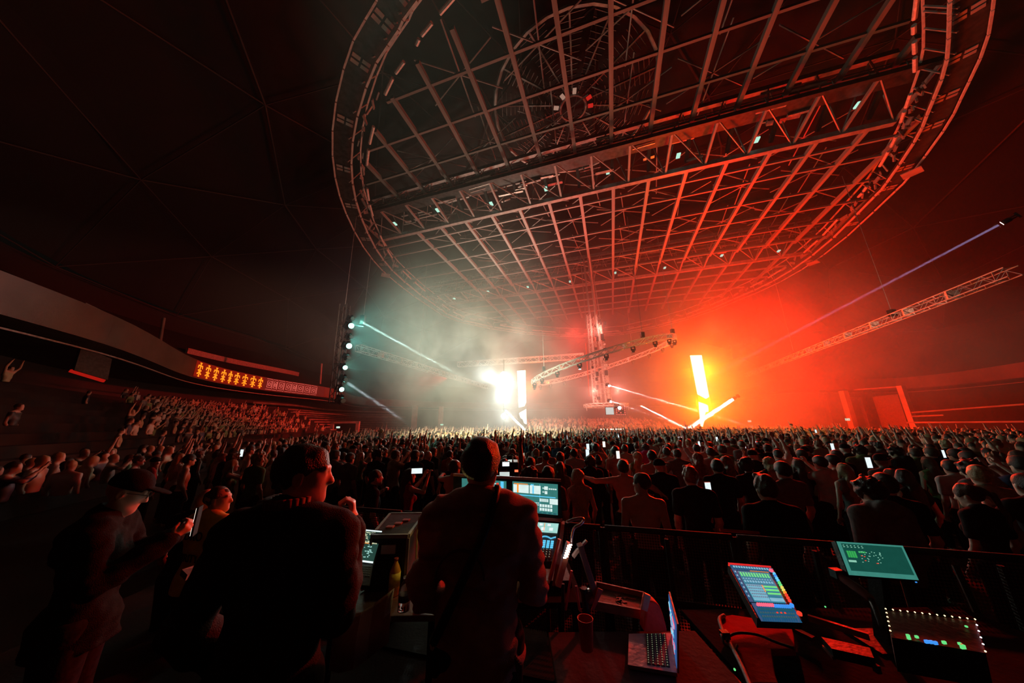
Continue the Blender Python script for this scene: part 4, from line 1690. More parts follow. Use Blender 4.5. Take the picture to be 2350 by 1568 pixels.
# archetype: pose, hair style, top kind, female
ARCH = {
    'tee_short': ('stand', 'short', 'tee', 0), 'tee_quiff': ('stand', 'quiff', 'tee', 0), 'bare_crop': ('turn', 'crop', None, 0),
    'bare_short': ('stand', 'short', None, 0), 'bare_arms': ('arms_out', 'short', None, 0), 'hoodie': ('lean', 'curly', 'hood', 0),
    'curly_tee': ('turnl', 'curly', 'tee', 0), 'woman_long': ('stand', 'long', 'tank', 1), 'woman_wavy': ('turn', 'longwavy', 'tank', 1),
    'woman_profile': ('turnl', 'long', 'tank', 1), 'woman_phone': ('phone', 'long', 'tank', 1), 'woman_tail': ('lean', 'tail', 'tee', 1),
    'man_phone': ('phone', 'short', 'tee', 0), 'one_up': ('one_up', 'crop', 'tee', 0), 'both_up': ('both_up', 'short', 'tee', 0),
    'woman_up': ('both_up', 'longwavy', 'tank', 1), 'capped': ('turnl', 'cap', 'tee', 0), 'elbow': ('elbow_out', 'crop', 'tee', 0), 'bun': ('stand', 'bun', 'tank', 1),
    'bald': ('lean', 'bald', 'tee', 0), 'long_top': ('stand', 'short', 'long', 0),
}
HC = .0135
_bm, _hm, _tm, _pm = {}, {}, {}, {}


def arche(name):
    pn, hs_, top, fe = ARCH[name]
    p = dict(poses[pn][0])
    p['female'] = bool(fe)
    if fe:
        s_ = .90
        p['sh'] = tuple((v[0] * .9, v[1], v[2]) for v in p['sh'])
    kb = (pn, fe)
    if kb not in _bm:
        _bm[kb] = body_mesh(p, HC, 'person', SKIN[0])
        _pm[kb] = trousers_mesh(p, HC * 1.5, mats=PANTS[0])
    kh = (p['yaw'], p['head'], hs_)
    if hs_ != 'bald' and kh not in _hm:
        _hm[kh] = cap_mesh(p, .010, CLO['black']) if hs_ == 'cap' else hair_mesh(p, .0095 if hs_ not in ('long', 'longwavy') else .011, hs_, HAIR[0], len(_hm))
    kt = (pn, fe, top)
    if top and kt not in _tm:
        a = {'tee': dict(sleeve=.32), 'tank': dict(sleeve=0, low_neck=.05, g=.010), 'hood': dict(sleeve=.95, hood=True, g=.03, nz=.006), 'long': dict(sleeve=.95, g=.02)}[top]
        _tm[kt] = top_mesh(p, HC, mats=CLO['black'], **a)
    return _bm[kb], _pm[kb], _tm.get(kt), _hm.get(kh)


def setm(o, m):
    o.material_slots[0].link = 'OBJECT'
    o.material_slots[0].material = m


def person(arch, loc, rz, h, skin, hair, top, pants, label, group):
    b, pm_, t, hr = arche(arch)
    s_ = h / 1.76
    o = inst('person', b, None, loc, (0, 0, rz), (s_, s_, s_))
    setm(o, SKIN[skin])
    tag(o, label, 'person', group)
    q = inst('trousers', pm_, o)
    setm(q, PANTS[pants])
    if t:
        q = inst('shirt', t, o)
        setm(q, CLO[top])
    if hr:
        q = inst('hair' if ARCH[arch][1] != 'cap' else 'cap', hr, o)
        setm(q, HAIR[hair] if ARCH[arch][1] != 'cap' else CLO['black'])
    return o


def face_stage(p, jit=0.0):
    d = DJ - Vector((p[0], p[1], 0))
    return math.atan2(-d.x, d.y) + jit


CG = 'concertgoers close behind the barrier'
CG2 = 'concertgoers in the middle of the floor'
phone_body = MB().box((0, 0, 0), (.075, .010, .155)).mesh('phone_case', BLACK)
phone_scr = MB().box((0, -.0065, 0), (.068, .002, .145)).mesh('screen', emit('phone_screen', (.85, .97, 1.0), 1.0))
phone_scr2 = MB().box((0, -.0065, 0), (.068, .002, .145)).mesh('screen', emit('phone_screen_warm', (1, .85, .7), 1.4))


def phone(loc, rz, label, group='lit phones held up in the crowd', s_=1.0, warm=False, land=False):
    t = empty('phone', loc, label, 'phone', group)
    t.rotation_euler = (0, math.pi / 2 if land else 0, rz)
    t.scale = (s_,) * 3
    inst('case', phone_body, t)
    inst('screen', phone_scr2 if warm else phone_scr, t)
    return t


# people told apart in the photograph: head-top pixel, archetype, height, skin, hair, top colour, heading offset, words
N_ = [
    (1468, 1084, 'bare_crop', 1.80, 0, 1, None, 0, 'shirtless man with cropped hair seen from behind, standing at the barrier'),
    (1582, 1071, 'tee_quiff', 1.80, 0, 3, 'black', 0, 'man with reddish quiff in a black t-shirt right of the shirtless man'),
    (1327, 1077, 'woman_profile', 1.66, 0, 2, 'beige', .3, 'long haired blonde woman in profile at the right of the mixing console'),
    (1429, 1056, 'bare_arms', 1.78, 0, 0, None, .1, 'shirtless man holding one arm out sideways behind the barrier'),
    (1372, 1047, 'bun', 1.68, 0, 0, 'black', 0, 'dark haired woman with bare shoulders in a black strap top'),
    (1515, 1068, 'woman_long', 1.64, 0, 2, 'black', -.1, 'blonde woman with straight hair between two men near the barrier'),
    (1513, 1053, 'capped', 1.76, 0, 0, 'black', 0, 'man in a dark cap just behind the straight haired blonde'),
    (1495, 1034, 'bare_short', 1.80, 0, 0, None, 0, 'shirtless man seen from behind in the third row'),
    (1460, 1038, 'woman_wavy', 1.66, 0, 2, 'green', 0, 'wavy blonde woman in a greenish strap top'),
    (1479, 1018, 'hoodie', 1.74, 0, 0, 'magenta', 0, 'person in a bright magenta hooded top'),
    (1285, 1060, 'woman_long', 1.66, 0, 1, 'grey', .1, 'brown haired woman above the right edge of the console'),
    (1216, 1074, 'curly_tee', 1.72, 0, 1, 'black', 0, 'curly haired man just above the console screens'),
    (1257, 1071, 'tee_short', 1.76, 0, 0, 'grey', 0, 'short haired man directly above the console screen corner'),
    (1217, 1050, 'tee_short', 1.76, 1, 0, 'black', .2, 'dark haired man behind the curly haired man'),
    (1250, 1036, 'bare_crop', 1.78, 0, 1, None, -.2, 'man with bare back right of the camera operator'),
    (1285, 1038, 'tee_short', 1.76, 0, 0, 'navy', 0, 'dark haired man in navy further back above the console'),
    (1317, 1030, 'man_phone', 1.76, 0, 0, 'white', 0, 'man filming with both hands behind the blonde in profile'),
    (1351, 1046, 'hoodie', 1.72, 0, 0, 'black', .2, 'curly haired person in a black hooded top'),
    (1553, 1030, 'elbow', 1.78, 0, 1, 'grey', .1, 'man in a grey t-shirt with one elbow out'),
    (1598, 1040, 'woman_wavy', 1.66, 0, 3, 'beige', 0, 'red haired woman with wavy hair facing the stage'),
    (1629, 1027, 'tee_short', 1.78, 0, 1, 'white', -.1, 'man in a white t-shirt under the amber column'),
    (1664, 1048, 'woman_wavy', 1.66, 0, 3, 'black', .3, 'woman with flowing reddish hair in black'),
    (1713, 1052, 'curly_tee', 1.76, 0, 0, 'black', .2, 'dark curly haired man facing left in black'),
    (1726, 1033, 'capped', 1.74, 0, 0, 'black', -.2, 'man in a cap with red rim light right of the amber column'),
    (1644, 1055, 'tee_short', 1.76, 0, 0, 'black', -.1, 'man in a black t-shirt between the two red haired women'),
    (1753, 1090, 'tee_quiff', 1.84, 0, 1, 'black', 0, 'large man with wavy quiff in a black t-shirt close to the barrier'),
    (1794, 1060, 'tee_short', 1.80, 0, 0, 'grey', .2, 'square headed short haired man right of the large quiffed man'),
    (1830, 1053, 'woman_long', 1.68, 0, 1, 'black', -.1, 'brown long haired woman beside the square headed man'),
    (1880, 1047, 'man_phone', 1.74, 0, 0, 'white', .3, 'man in a light top bending his arms near the right pillars'),
    (1935, 1064, 'woman_long', 1.68, 0, 2, 'grey', 0, 'woman with very straight fair hair left of the hooded man'),
    (1993, 1096, 'hoodie', 1.80, 0, 0, 'grey', .1, 'man with a grey hood down his back near the right monitor'),
    (2026, 1087, 'tee_short', 1.80, 0, 0, 'black', -.2, 'dark haired man just right of the grey hooded man'),
    (2075, 1078, 'woman_profile', 1.68, 0, 0, 'black', 0, 'dim woman in profile above the right monitor'),
    (2222, 1108, 'woman_tail', 1.70, 0, 1, 'black', .2, 'dim woman with tied hair far right above the rack'),
    (1728, 1030, 'woman_phone', 1.66, 0, 2, 'beige', 0, 'blonde woman filming under the red haze'),
    (1783, 1031, 'one_up', 1.76, 0, 0, 'white', 0, 'man in a white t-shirt with one arm raised right of the red haze'),
    (1761, 1050, 'woman_wavy', 1.64, 0, 2, 'black', 0, 'wavy blonde woman with a pale parting behind the large man'),
    (1838, 1032, 'tee_short', 1.78, 0, 0, 'green', 0, 'man in green near the inner right pillar'),
    (1910, 1044, 'bare_short', 1.76, 0, 0, None, .4, 'bare shouldered man left of the straight haired woman'),
    (939, 1076, 'woman_phone', 1.66, 0, 0, 'red', -.5, 'long haired woman filming with both arms raised left of the console man'),
    (1043, 1057, 'bare_arms', 1.78, 0, 1, None, -.3, 'bare backed man with arms spread left of the console man'),
    (867, 1033, 'curly_tee', 1.80, 0, 0, 'black', 0, 'dark haired tall man in black in grey smoke'),
    (771, 1034, 'tee_short', 1.80, 0, 0, 'grey', .2, 'man in grey just right of the listening man'),
    (908, 1034, 'man_phone', 1.78, 0, 1, 'beige', -.3, 'man in a light shirt with a red lit side in smoke'),
    (953, 1034, 'tee_short', 1.80, 0, 0, 'black', 0, 'man in a dark t-shirt behind the filming woman'),
    (978, 1033, 'bald', 1.78, 0, 0, 'black', 0, 'bald man in black behind the filming woman'),
    (862, 1078, 'elbow', 1.70, 0, 0, 'black', -.6, 'person with a red lit bare arm beside the left barrier'),
    (804, 1040, 'tee_short', 1.76, 0, 0, 'grey', .1, 'man in hazy light left of the tall dark haired man'),
    (735, 1052, 'woman_long', 1.66, 0, 0, 'black', 0, 'long haired woman half hidden by the listening man'),
    (462, 1118, 'bald', 1.76, 0, 0, 'black', .3, 'bald man left of the security guard'),
    (1760, 1020, 'both_up', 1.76, 0, 0, 'black', 0, 'man with both arms raised in the red haze'),
    (1575, 975, 'both_up', 1.76, 0, 0, 'black', .3, 'person lifted above the crowd left of the amber column'),
    (1607, 978, 'both_up', 1.76, 0, 0, 'black', -.3, 'person lifted above the crowd beside the white beam'),
    (1629, 980, 'tee_short', 1.76, 0, 0, 'black', 0, 'dark figure lifted above the crowd right of the amber column'),
    (876, 985, 'woman_up', 1.70, 0, 2, 'white', 0, 'brightly lit woman with both arms raised on someone’s shoulders'),
    (1111, 984, 'one_up', 1.74, 0, 0, 'black', 0, 'dark figure lifted above the crowd before the white burst'),
    (1815, 972, 'one_up', 1.74, 0, 0, 'beige', 0, 'figure lifted above the crowd with an arm up near the right wall'),
]
LIFT = {(1575, 975): 31, (1607, 978): 32, (1629, 980): 33, (876, 985): 17, (1111, 984): 24, (1815, 972): 24}
taken = []
GY = 0
for (x, y, ar, h, sk, hr, tp, off, lab) in N_:
    up_ = .055 if ARCH[ar][1] in ('curly', 'quiff') else .035
    top_z = h * (1.757 + up_ * .3) / 1.76
    if (x, y) in LIFT:
        p = P(x, y, LIFT[(x, y)])
        p.z -= top_z
    else:
        p = G(x, y, top_z)
        p.z = 0
    person(ar, p, face_stage(p, off), h, sk, hr, tp or 'black', 0 if x % 2 else 1, lab, CG if y > 1040 else CG2)
    taken.append((p.x, p.y))
    if (x, y) in LIFT and p.z > .4:
        person('tee_short', (p.x, p.y - .12, 0), face_stage(p), 1.74, 0, 0, 'black', 1, 'person in black carrying another on the shoulders, %s' % {1575: 'left of the amber column', 1607: 'beside the white beam', 1629: 'right of the amber column', 876: 'in pale smoke at left', 1111: 'before the white burst', 1815: 'near the right wall'}[x], 'people carrying others on their shoulders')

# more of the crowd, singly, filling the floor from the barrier outwards
rr = random.Random(21)
arch_pool = ['tee_short', 'tee_quiff', 'bare_crop', 'bare_short', 'hoodie', 'curly_tee', 'woman_long', 'woman_wavy', 'woman_profile', 'woman_tail', 'man_phone', 'one_up', 'capped', 'elbow', 'bun', 'long_top', 'woman_phone', 'tee_short', 'tee_short', 'woman_long', 'both_up']
colw = ['black', 'black', 'white', 'grey', 'beige', 'black', 'navy', 'green', 'red', 'grey', 'white']
sty = {'short': 'short haired', 'quiff': 'quiff haired', 'crop': 'cropped haired', 'curly': 'curly haired', 'long': 'long haired', 'longwavy': 'wavy haired', 'tail': 'pony tailed', 'bun': 'bun haired', 'cap': 'capped', 'bald': 'bald'}
hw = ['dark', 'brown', 'blond', 'red']
pw = {'stand': '', 'turn': 'looking left', 'turnl': 'looking right', 'one_up': 'one arm raised', 'both_up': 'both arms raised', 'phone': 'filming', 'arms_out': 'arms out', 'elbow_out': 'elbow out', 'lean': 'head bowed'}


def locale(x, y, py):
    d = math.hypot(x, y)
    row = 'near barrier' if d < 6 else 'few rows in' if d < 9 else 'midway' if d < 12 else 'far back'
    px = 1175 + FPX * x / (y * 1.04)
    for lim, w in ((640, 'by left stand'), (760, 'below teal lamps'), (900, 'below left truss'), (1020, 'in grey smoke'), (1120, 'left of burst'), (1230, 'under far column'), (1340, 'left of tower'), (1440, 'below tower'), (1560, 'right of tower'), (1660, 'below amber column'), (1780, 'right of amber column'), (1920, 'under right truss'), (2050, 'before right pillars'), (2200, 'beyond right pillars')):
        if px < lim:
            return row, w
    return row, 'at far right'


cnt = 0
tries = 0
while cnt < 235 and tries < 60000:
    tries += 1
    ang = rr.uniform(-1.02, 1.10)
    d = 4.6 + 10.5 * (rr.random() ** 1.25)
    x, y = d * math.sin(ang), d * math.cos(ang)
    if y < 2.6 or (y < 4.9 - .28 * x + .3):
        continue
    if x < -9.5:
        continue
    if any((x - a) ** 2 + (y - b) ** 2 < .30 + .012 * d for a, b in taken):
        continue
    # keep the told-apart faces clear: no random head right in front of a named one
    bad = False
    for (a, b) in taken[:len(N_)]:
        if math.hypot(a, b) > d and abs(math.atan2(a, b) - ang) < .055 and math.hypot(a, b) - d < 3.5:
            bad = True
            break
    if bad:
        continue
    taken.append((x, y))
    ar = rr.choice(arch_pool)
    fe = ARCH[ar][3]
    h = rr.uniform(1.58, 1.72) if fe else rr.uniform(1.68, 1.84)
    tp = rr.choice(colw)
    hr = rr.choice([0, 0, 0, 1, 1, 2, 3] if not fe else [0, 1, 2, 2, 1, 3])
    row, w = locale(x, y, 0)
    who = 'woman' if fe else 'man'
    ht = sty[ARCH[ar][1]]
    hh = '' if ARCH[ar][1] in ('cap', 'bald') else hw[hr] + ' '
    clo = 'shirtless' if ARCH[ar][2] is None else 'in %s' % tp
    lab = '%s%s %s %s, %s%s %s' % (hh, ht, who, clo, pw[ARCH[ar][0]] + ', ' if pw[ARCH[ar][0]] else '', row, w)
    person(ar, (x, y, 0), face_stage((x, y), rr.gauss(0, .25)), h, rr.choice([0, 0, 0, 1, 2]), hr, tp, rr.randint(0, 1), lab, CG if d < 6 else CG2)
    cnt += 1

# lit phones told apart in the photograph
for (x, y, Y, w, l_, lab) in ((1349, 1026, 9, 0, 0, 'bright upright phone left of the stage tower, upper one'), (1348, 1041, 7, 0, 0, 'bright upright phone left of the stage tower, lower one'), (1386, 1020, 10, 1, 0, 'pale upright phone below the stage tower'), (1418, 1044, 7.5, 1, 0, 'warm lit phone left of the magenta hooded top'), (957, 1081, 5.2, 0, 1, 'phone held crosswise by the long haired filming woman'), (1699, 1021, 10, 0, 0, 'lit phone under the right of the amber column, left of a pair'), (1708, 1023, 10, 0, 0, 'lit phone under the right of the amber column, right of a pair'), (1725, 1020, 10, 1, 0, 'warm phone right of the pair of lit phones'), (1733, 1019, 10.5, 0, 0, 'pale phone rightmost of the cluster'), (1776, 1015, 11, 0, 0, 'bluish phone far under the long right truss'), (1910, 1026, 8, 0, 0, 'bright phone left of the right pillars'), (1993, 1062, 5.5, 0, 0, 'small phone above the grey hooded man'), (1645, 1008, 13, 0, 0, 'small white phone beneath the amber column'), (1604, 1019, 11, 0, 0, 'small phone left of the amber column foot'), (2165, 1042, 7.5, 0, 0, 'bluish phone in the dark crowd at far right'), (1625, 1123, 4.4, 0, 0, 'tiny lit phone behind the quiffed man'), (1843, 996, 16, 0, 0, 'tiny phone before the inner right pillar, right one'), (1872, 990, 17, 0, 0, 'tiny phone before the inner right pillar, upper one'), (1560, 1005, 14, 0, 1, 'tiny bright phone right of the tower'), (1420, 1000, 15, 0, 0, 'tiny bright phone right below the tower'), (1300, 1004, 14, 0, 0, 'tiny bright phone left below the tower'), (555, 1040, 8, 0, 0, 'tiny phone among the red lit left crowd')):
    phone(P(x, y, Y), rr.uniform(-.3, .3), lab, s_=1.15, warm=bool(w), land=bool(l_))

# ---- the mass of the crowd beyond: one joined object of small figures
def low_person(pn, fe, hstyle):
    p = dict(poses[pn][0])
    p['female'] = bool(fe)
    lo, hi = bounds(p)
    lo[2] = 1.0
    f = Field(lo, hi, .042)
    torso(f, p, .012)
    arms(f, p, .006)
    f.cone((0, -.015, 1.43), .06, (0, 0, 1.56), .055, .03)
    head_field(f, p, .004)
    for s_ in (0, 1):
        w_ = Vector(p['wr'][s_])
        e_ = Vector(p['el'][s_])
        f.cone(w_, .034, w_ + (w_ - e_).normalized() * .12, .03)
    if hstyle:
        c = p['head']
        f.cone((c[0], c[1] - .06, c[2] + .02), .09, (c[0], c[1] - .09, c[2] - .26), .07, .03)
    f.cut(2, 1.02)
    me = f.mesh('low', SKIN[0])
    n = len(me.vertices)
    co = np.zeros(n * 3, np.float32)
    me.vertices.foreach_get('co', co)
    co = co.reshape(-1, 3)
    q = np.zeros(len(me.loops), np.int32)
    me.loops.foreach_get('vertex_index', q)
    q = q.reshape(-1, 4)
    bpy.data.meshes.remove(me)
    # 0 skin, 1 top, 2 hair
    hc = np.array(p['head'])
    hair = (co[:, 2] > hc[2] - .03) & (((co[:, 1] - hc[1]) < .045) | (co[:, 2] > hc[2] + .06)) & (np.hypot(co[:, 0] - hc[0], co[:, 1] - hc[1]) < .2)
    if hstyle:
        hair |= (co[:, 1] < -.06) & (co[:, 2] > hc[2] - .34) & (np.abs(co[:, 0]) < .1)
    kind = np.where(hair, 2, np.where((co[:, 2] < 1.47) & (np.abs(co[:, 0]) < .25), 1, 0))
    return co, q, kind


lows = [low_person(*a) for a in (('stand', 0, 0), ('stand', 1, 1), ('one_up', 0, 0), ('both_up', 0, 0), ('phone', 0, 0), ('turn', 0, 0), ('lean', 1, 1), ('stand', 0, 0), ('elbow_out', 0, 0))]


def crowd_mass(name, pts, label):
    """pts: x, y, z, heading"""
    VS, QS, CS = [], [], []
    off = 0
    r = np.random.RandomState(5)
    skin = np.array([[.55, .35, .26], [.48, .30, .22], [.6, .42, .33], [.25, .14, .09]])
    topc = np.array([[.03, .03, .03], [.55, .54, .5], [.2, .2, .2], [.4, .33, .2], [.04, .05, .1], [.15, .25, .1], [.45, .45, .3], [.02, .02, .02]])
    hairc = np.array([[.02, .013, .01], [.07, .04, .02], [.02, .015, .01], [.35, .24, .12]])
    for (x, y, z, a) in pts:
        k = r.choice(len(lows), p=[.22, .16, .1, .06, .12, .12, .09, .08, .05])
        co, q, kind = lows[k]
        s_ = r.uniform(.93, 1.05)
        c, s = math.cos(a), math.sin(a)
        v = np.empty_like(co)
        v[:, 0] = (co[:, 0] * c - co[:, 1] * s) * s_ + x
        v[:, 1] = (co[:, 0] * s + co[:, 1] * c) * s_ + y
        v[:, 2] = co[:, 2] * s_ + z
        cols = np.stack([skin[r.choice(4, p=[.4, .25, .25, .1])], topc[r.randint(8)], hairc[r.randint(4)]])
        VS.append(v)
        QS.append(q + off)
        CS.append(cols[kind])
        off += len(co)
    Vv, Q, C = np.concatenate(VS), np.concatenate(QS), np.concatenate(CS)
    me = bpy.data.meshes.new(name)
    me.vertices.add(len(Vv))
    me.vertices.foreach_set('co', Vv.astype(np.float32).ravel())
    me.loops.add(len(Q) * 4)
    me.loops.foreach_set('vertex_index', Q.ravel().astype(np.int32))
    me.polygons.add(len(Q))
    me.polygons.foreach_set('loop_start', np.arange(0, len(Q) * 4, 4, dtype=np.int32))
    me.polygons.foreach_set('loop_total', np.full(len(Q), 4, np.int32))
    me.polygons.foreach_set('use_smooth', np.full(len(Q), True))
    at = me.color_attributes.new('who', 'FLOAT_COLOR', 'POINT')
    at.data.foreach_set('color', np.concatenate([C, np.ones((len(C), 1))], 1).astype(np.float32).ravel())
    m = bpy.data.materials.get('crowd_cloth_and_skin')
    if not m:
        m = bpy.data.materials.new('crowd_cloth_and_skin')
        m.use_nodes = True
        nt = m.node_tree
        a_ = nt.nodes.new('ShaderNodeVertexColor')
        a_.layer_name = 'who'
        nt.links.new(a_.outputs['Color'], nt.nodes['Principled BSDF'].inputs['Base Color'])
        nt.nodes['Principled BSDF'].inputs['Roughness'].default_value = .6
    me.materials.append(m)
    me.update(calc_edges=True)
    o = bpy.data.objects.new(name, me)
    COL.objects.link(o)
    tag(o, label, 'crowd', kind='stuff')
    print('mass', name, len(pts), len(Q) * 2)
    return o


pts = []
r6 = random.Random(9)
# rows on a jittered lattice, denser near; front rows hide the rest
yy = 10.0
while yy < 60:
    xx = -32.0
    st = .62 + .004 * yy
    while xx < 46:
        x = xx + r6.uniform(-.25, .25)
        y = yy + r6.uniform(-.25, .25)
        xx += st
        d = math.hypot(x, y)
        if d < 14.6 or x < -10.5 - .32 * (y - 10) * .9 or x > 34 - .05 * y:
            continue
        if math.hypot(x - DJ.x, y - DJ.y) < 2.6 or math.hypot(x - LED_R.x, y - LED_R.y) < 1.7 or math.hypot(x - LED_L.x, y - LED_L.y) < 1.7 or math.hypot(x - BURST.x, y - BURST.y) < 1.2:
            continue
        if abs(math.atan2(x, y)) > 1.12:
            continue
        px = 1175 + FPX * x / (y * 1.04)
        if px < 560 or px > 2340:
            continue
        z = 0
        if y > 38 and 2 < x < 22:
            z = min(1.4, (y - 38) * .10)
        a = math.atan2(-(DJ.x - x), DJ.y - y) + r6.gauss(0, .4)
        pts.append((x, y, z, a))
    yy += .62 + .028 * max(0, yy - 14)
crowd_mass('floor_crowd', pts, 'distant mass of concertgoers filling the floor round the stage')
print('floor mass', len(pts))

# ================================================================ FRONT OF HOUSE: riser, barrier, desks
RZ = 0.5
tag(MB().add([(-4.5, -3, 0), (5.2, -3, 0), (5.2, 2.15, 0), (-3.4, 4.45, 0), (-4.5, 4.45, 0), (-4.5, -3, RZ), (5.2, -3, RZ), (5.2, 2.15, RZ), (-3.4, 4.45, RZ), (-4.5, 4.45, RZ)], [(4, 3, 2, 1, 0), (5, 6, 7, 8, 9), (0, 1, 6, 5), (1, 2, 7, 6), (2, 3, 8, 7), (3, 4, 9, 8), (4, 0, 5, 9)]).build('floor_riser', mat('riser_ply', (.02, .018, .017), .7, 0, .3, 4)), kind='structure')

# perforated barrier panels
pm_ = bpy.data.materials.new('perforated_steel')
pm_.use_nodes = True
nt = pm_.node_tree
b_ = nt.nodes['Principled BSDF']
b_.inputs['Base Color'].default_value = (.14, .12, .11, 1)
b_.inputs['Roughness'].default_value = .5
tc = nt.nodes.new('ShaderNodeTexCoord')
sx = nt.nodes.new('ShaderNodeSeparateXYZ')
nt.links.new(tc.outputs['Object'], sx.inputs[0])


def mth(op, a, b=None):
    n = nt.nodes.new('ShaderNodeMath')
    n.operation = op
    for i, x in enumerate((a, b)):
        if x is None:
            continue
        if isinstance(x, (int, float)):
            n.inputs[i].default_value = x
        else:
            nt.links.new(x, n.inputs[i])
    return n.outputs[0]


kx = 2 * math.pi / .022
cx_ = mth('COSINE', mth('MULTIPLY', sx.outputs['X'], kx))
cz_ = mth('COSINE', mth('MULTIPLY', sx.outputs['Z'], kx))
hole = mth('GREATER_THAN', mth('ADD', cx_, cz_), -.1)
nt.links.new(mth('SUBTRACT', 1.0, hole), b_.inputs['Alpha'])

BA, BB = Vector((-3.3, 4.30, RZ)), Vector((5.0, 2.05, RZ))
bd = (BB - BA).normalized()
nb = 8
plen = (BB - BA).length / nb
topz = 1.45 - RZ
tube_b = mat('barrier_steel', (.07, .065, .06), .75, .1, .2, 6, spec=.15)
words = ['leftmost', 'second from the left end', 'third from the left end, beside the black cloth', 'fourth from the left end, behind the console man', 'right of the console screens', 'in front of the shirtless man', 'behind the blue lit mixer', 'rightmost, behind the teal monitor']
for i in range(nb):
    a = BA + bd * (plen * i)
    t = empty('crowd_barrier', a, 'black steel barrier panel of perforated sheet, %s' % words[i], 'barrier', 'barrier panels round the mixing position')
    t.rotation_euler = (0, 0, math.atan2(bd.y, bd.x))
    L = plen - .04
    MB().tube((0, 0, topz), (L, 0, topz), .024, 10).build('top_rail', tube_b, t, True)
    for x in (0, L):
        MB().tube((x, 0, 0), (x, 0, topz), .022, 8).build('post', tube_b, t, True)
    MB().bar((L * .5, -.015, .05), (L * .5, -.015, topz - .05), .03, .03).build('upright', tube_b, t)
    MB().bar((0, 0, .42), (L, 0, .42), .03, .05).build('mid_rail', tube_b, t)
    MB().add([(0.02, 0, .06), (L - .02, 0, .06), (L - .02, 0, topz - .03), (0.02, 0, topz - .03)], [(0, 1, 2, 3)]).build('perforated_panel', pm_, t)
    MB().bar((L * .25, -.03, topz * .93), (L * .12, -.35, .02), .03).build('rear_stay', tube_b, t)
    MB().box((L / 2, -.2, .01), (L, .5, .02)).build('foot_plate', BLACK, t)
# black cloth hung over the left part
a = BA + bd * 2.25
mb = MB()
vs = []
for k in range(13):
    for (dy, z) in ((-.045 - .012 * math.sin(k * 1.7), topz - .40 - .02 * math.sin(k)), (-.04, topz - .02), (0, topz + .035), (.04, topz - .02), (.045 + .01 * math.sin(k * 1.3), topz - .22)):
        vs.append((k * .022, dy, z))
mb.add(vs, [(5 * k + j, 5 * k + 5 + j, 5 * k + 6 + j, 5 * k + 1 + j) for k in range(12) for j in range(4)])
o = mb.build('jacket', CLO['black'], None, True)
o.location = a
o.rotation_euler = (0, 0, math.atan2(bd.y, bd.x))
o.modifiers.new('thickness', 'SOLIDIFY').thickness = .012
tag(o, 'black jacket hung over the barrier left of the console man', 'jacket')
# red lit handrail bit with a short bar (behind the mixer)
o = MB().tube(P(1652, 1217, 3.02), P(1742, 1224, 2.98), .013, 8).build('red_tube', mat('red_tube_paint', (.6, .03, .02), .3))
tag(o, 'thin bright red tube lying along the barrier top behind the mixer', 'tube')


# ---------------------------------------------------------------- hero figures
def hero(p, loc, rz, h, label, hair_style, hair_col, top, skin=0, hair_h=.0065, bh=.0085, extra=None, pants=0):
    s_ = h / 1.76
    b = inst('person', body_mesh(p, bh, 'hero', SKIN[skin], True), None, loc, (0, 0, rz), (s_, s_, s_))
    tag(b, label, 'person')
    inst('trousers', trousers_mesh(p, .013, .02, PANTS[pants]), b)
    inst('shoes', shoes_mesh(p, .010, SHOE), b)
    inst('shirt', top_mesh(p, .0085, **top), b)
    if hair_style:
        inst('hair', hair_mesh(p, hair_h, hair_style, HAIR[hair_col], 3), b)
    return b


# console man
HP = P(1108, 1009, 1.66)
HH = HP.z - RZ - .005
p1 = pose(sh=((-.19, -.01, 1.41), (.19, -.01, 1.41)), el=((-.235, .02, 1.12), (.245, .04, 1.12)), wr=((-.17, .27, 1.05), (.19, .30, 1.05)), hand=({'palm': (0, 0, -1), 'curl': .5}, {'palm': (0, 0, -1), 'curl': .5}), head=(.005, .02, 1.64), yaw=-.28, nod=-.05, wide=1.06)
M1 = hero(p1, (HP.x - .01, 1.66, RZ), 0.05, HH, 'man seen from behind at the mixing console in a beige sweatshirt', 'short', 0, dict(sleeve=.95, g=.030, fold=.015, mats=mat('sweatshirt_beige', (.52, .32, .25), .95, 0, .18, 14, .7, 260, sheen=.3), nz=.007, collar=True, hem=.84))
s1 = HH / 1.76
MB().path([(.073 * math.cos(k * .5236), -.012 + .070 * math.sin(k * .5236), 1.525 + .012 * math.sin(k * .5236)) for k in range(13)], .011, 8).build('collar_rib', mat('sweatshirt_rib', (.36, .20, .15), .95, 0, .2, 30), M1, True)
# cross-body strap and the small back print ring, on the sweatshirt
stp = [(.085, -.02, 1.545), (.07, -.09, 1.50), (.03, -.145, 1.40), (-.03, -.165, 1.28), (-.10, -.155, 1.14), (-.17, -.11, 1.0)]
mb = MB()
mb.path(smooth_closed([(x, y - .012, z) for x, y, z in stp], 22, False), .019, 6)
mb.build('strap', BLACK, M1, True)
mb = MB()
for k in range(20):
    a0, a1 = math.pi * k / 20, math.pi * (k + 1) / 20
    mb.bar((-.07 + .10 * math.cos(a0), -.158, 1.22 + .11 * math.sin(a0)), (-.07 + .10 * math.cos(a1), -.158, 1.22 + .11 * math.sin(a1)), .012, .008)
mb.build('back_print', mat('print_dark', (.10, .05, .045), .8), M1)
mb = MB()
for k in range(5):
    mb.path([(.155 + .006 * k, -.10 - .012 * k, .93), (.175, -.12 - .01 * k, .86 - .01 * k), (.15, -.10, .79)], .006, 5)
mb.build('cable_pouch', mat('pouch_cloth', (.12, .09, .06), .9), M1)

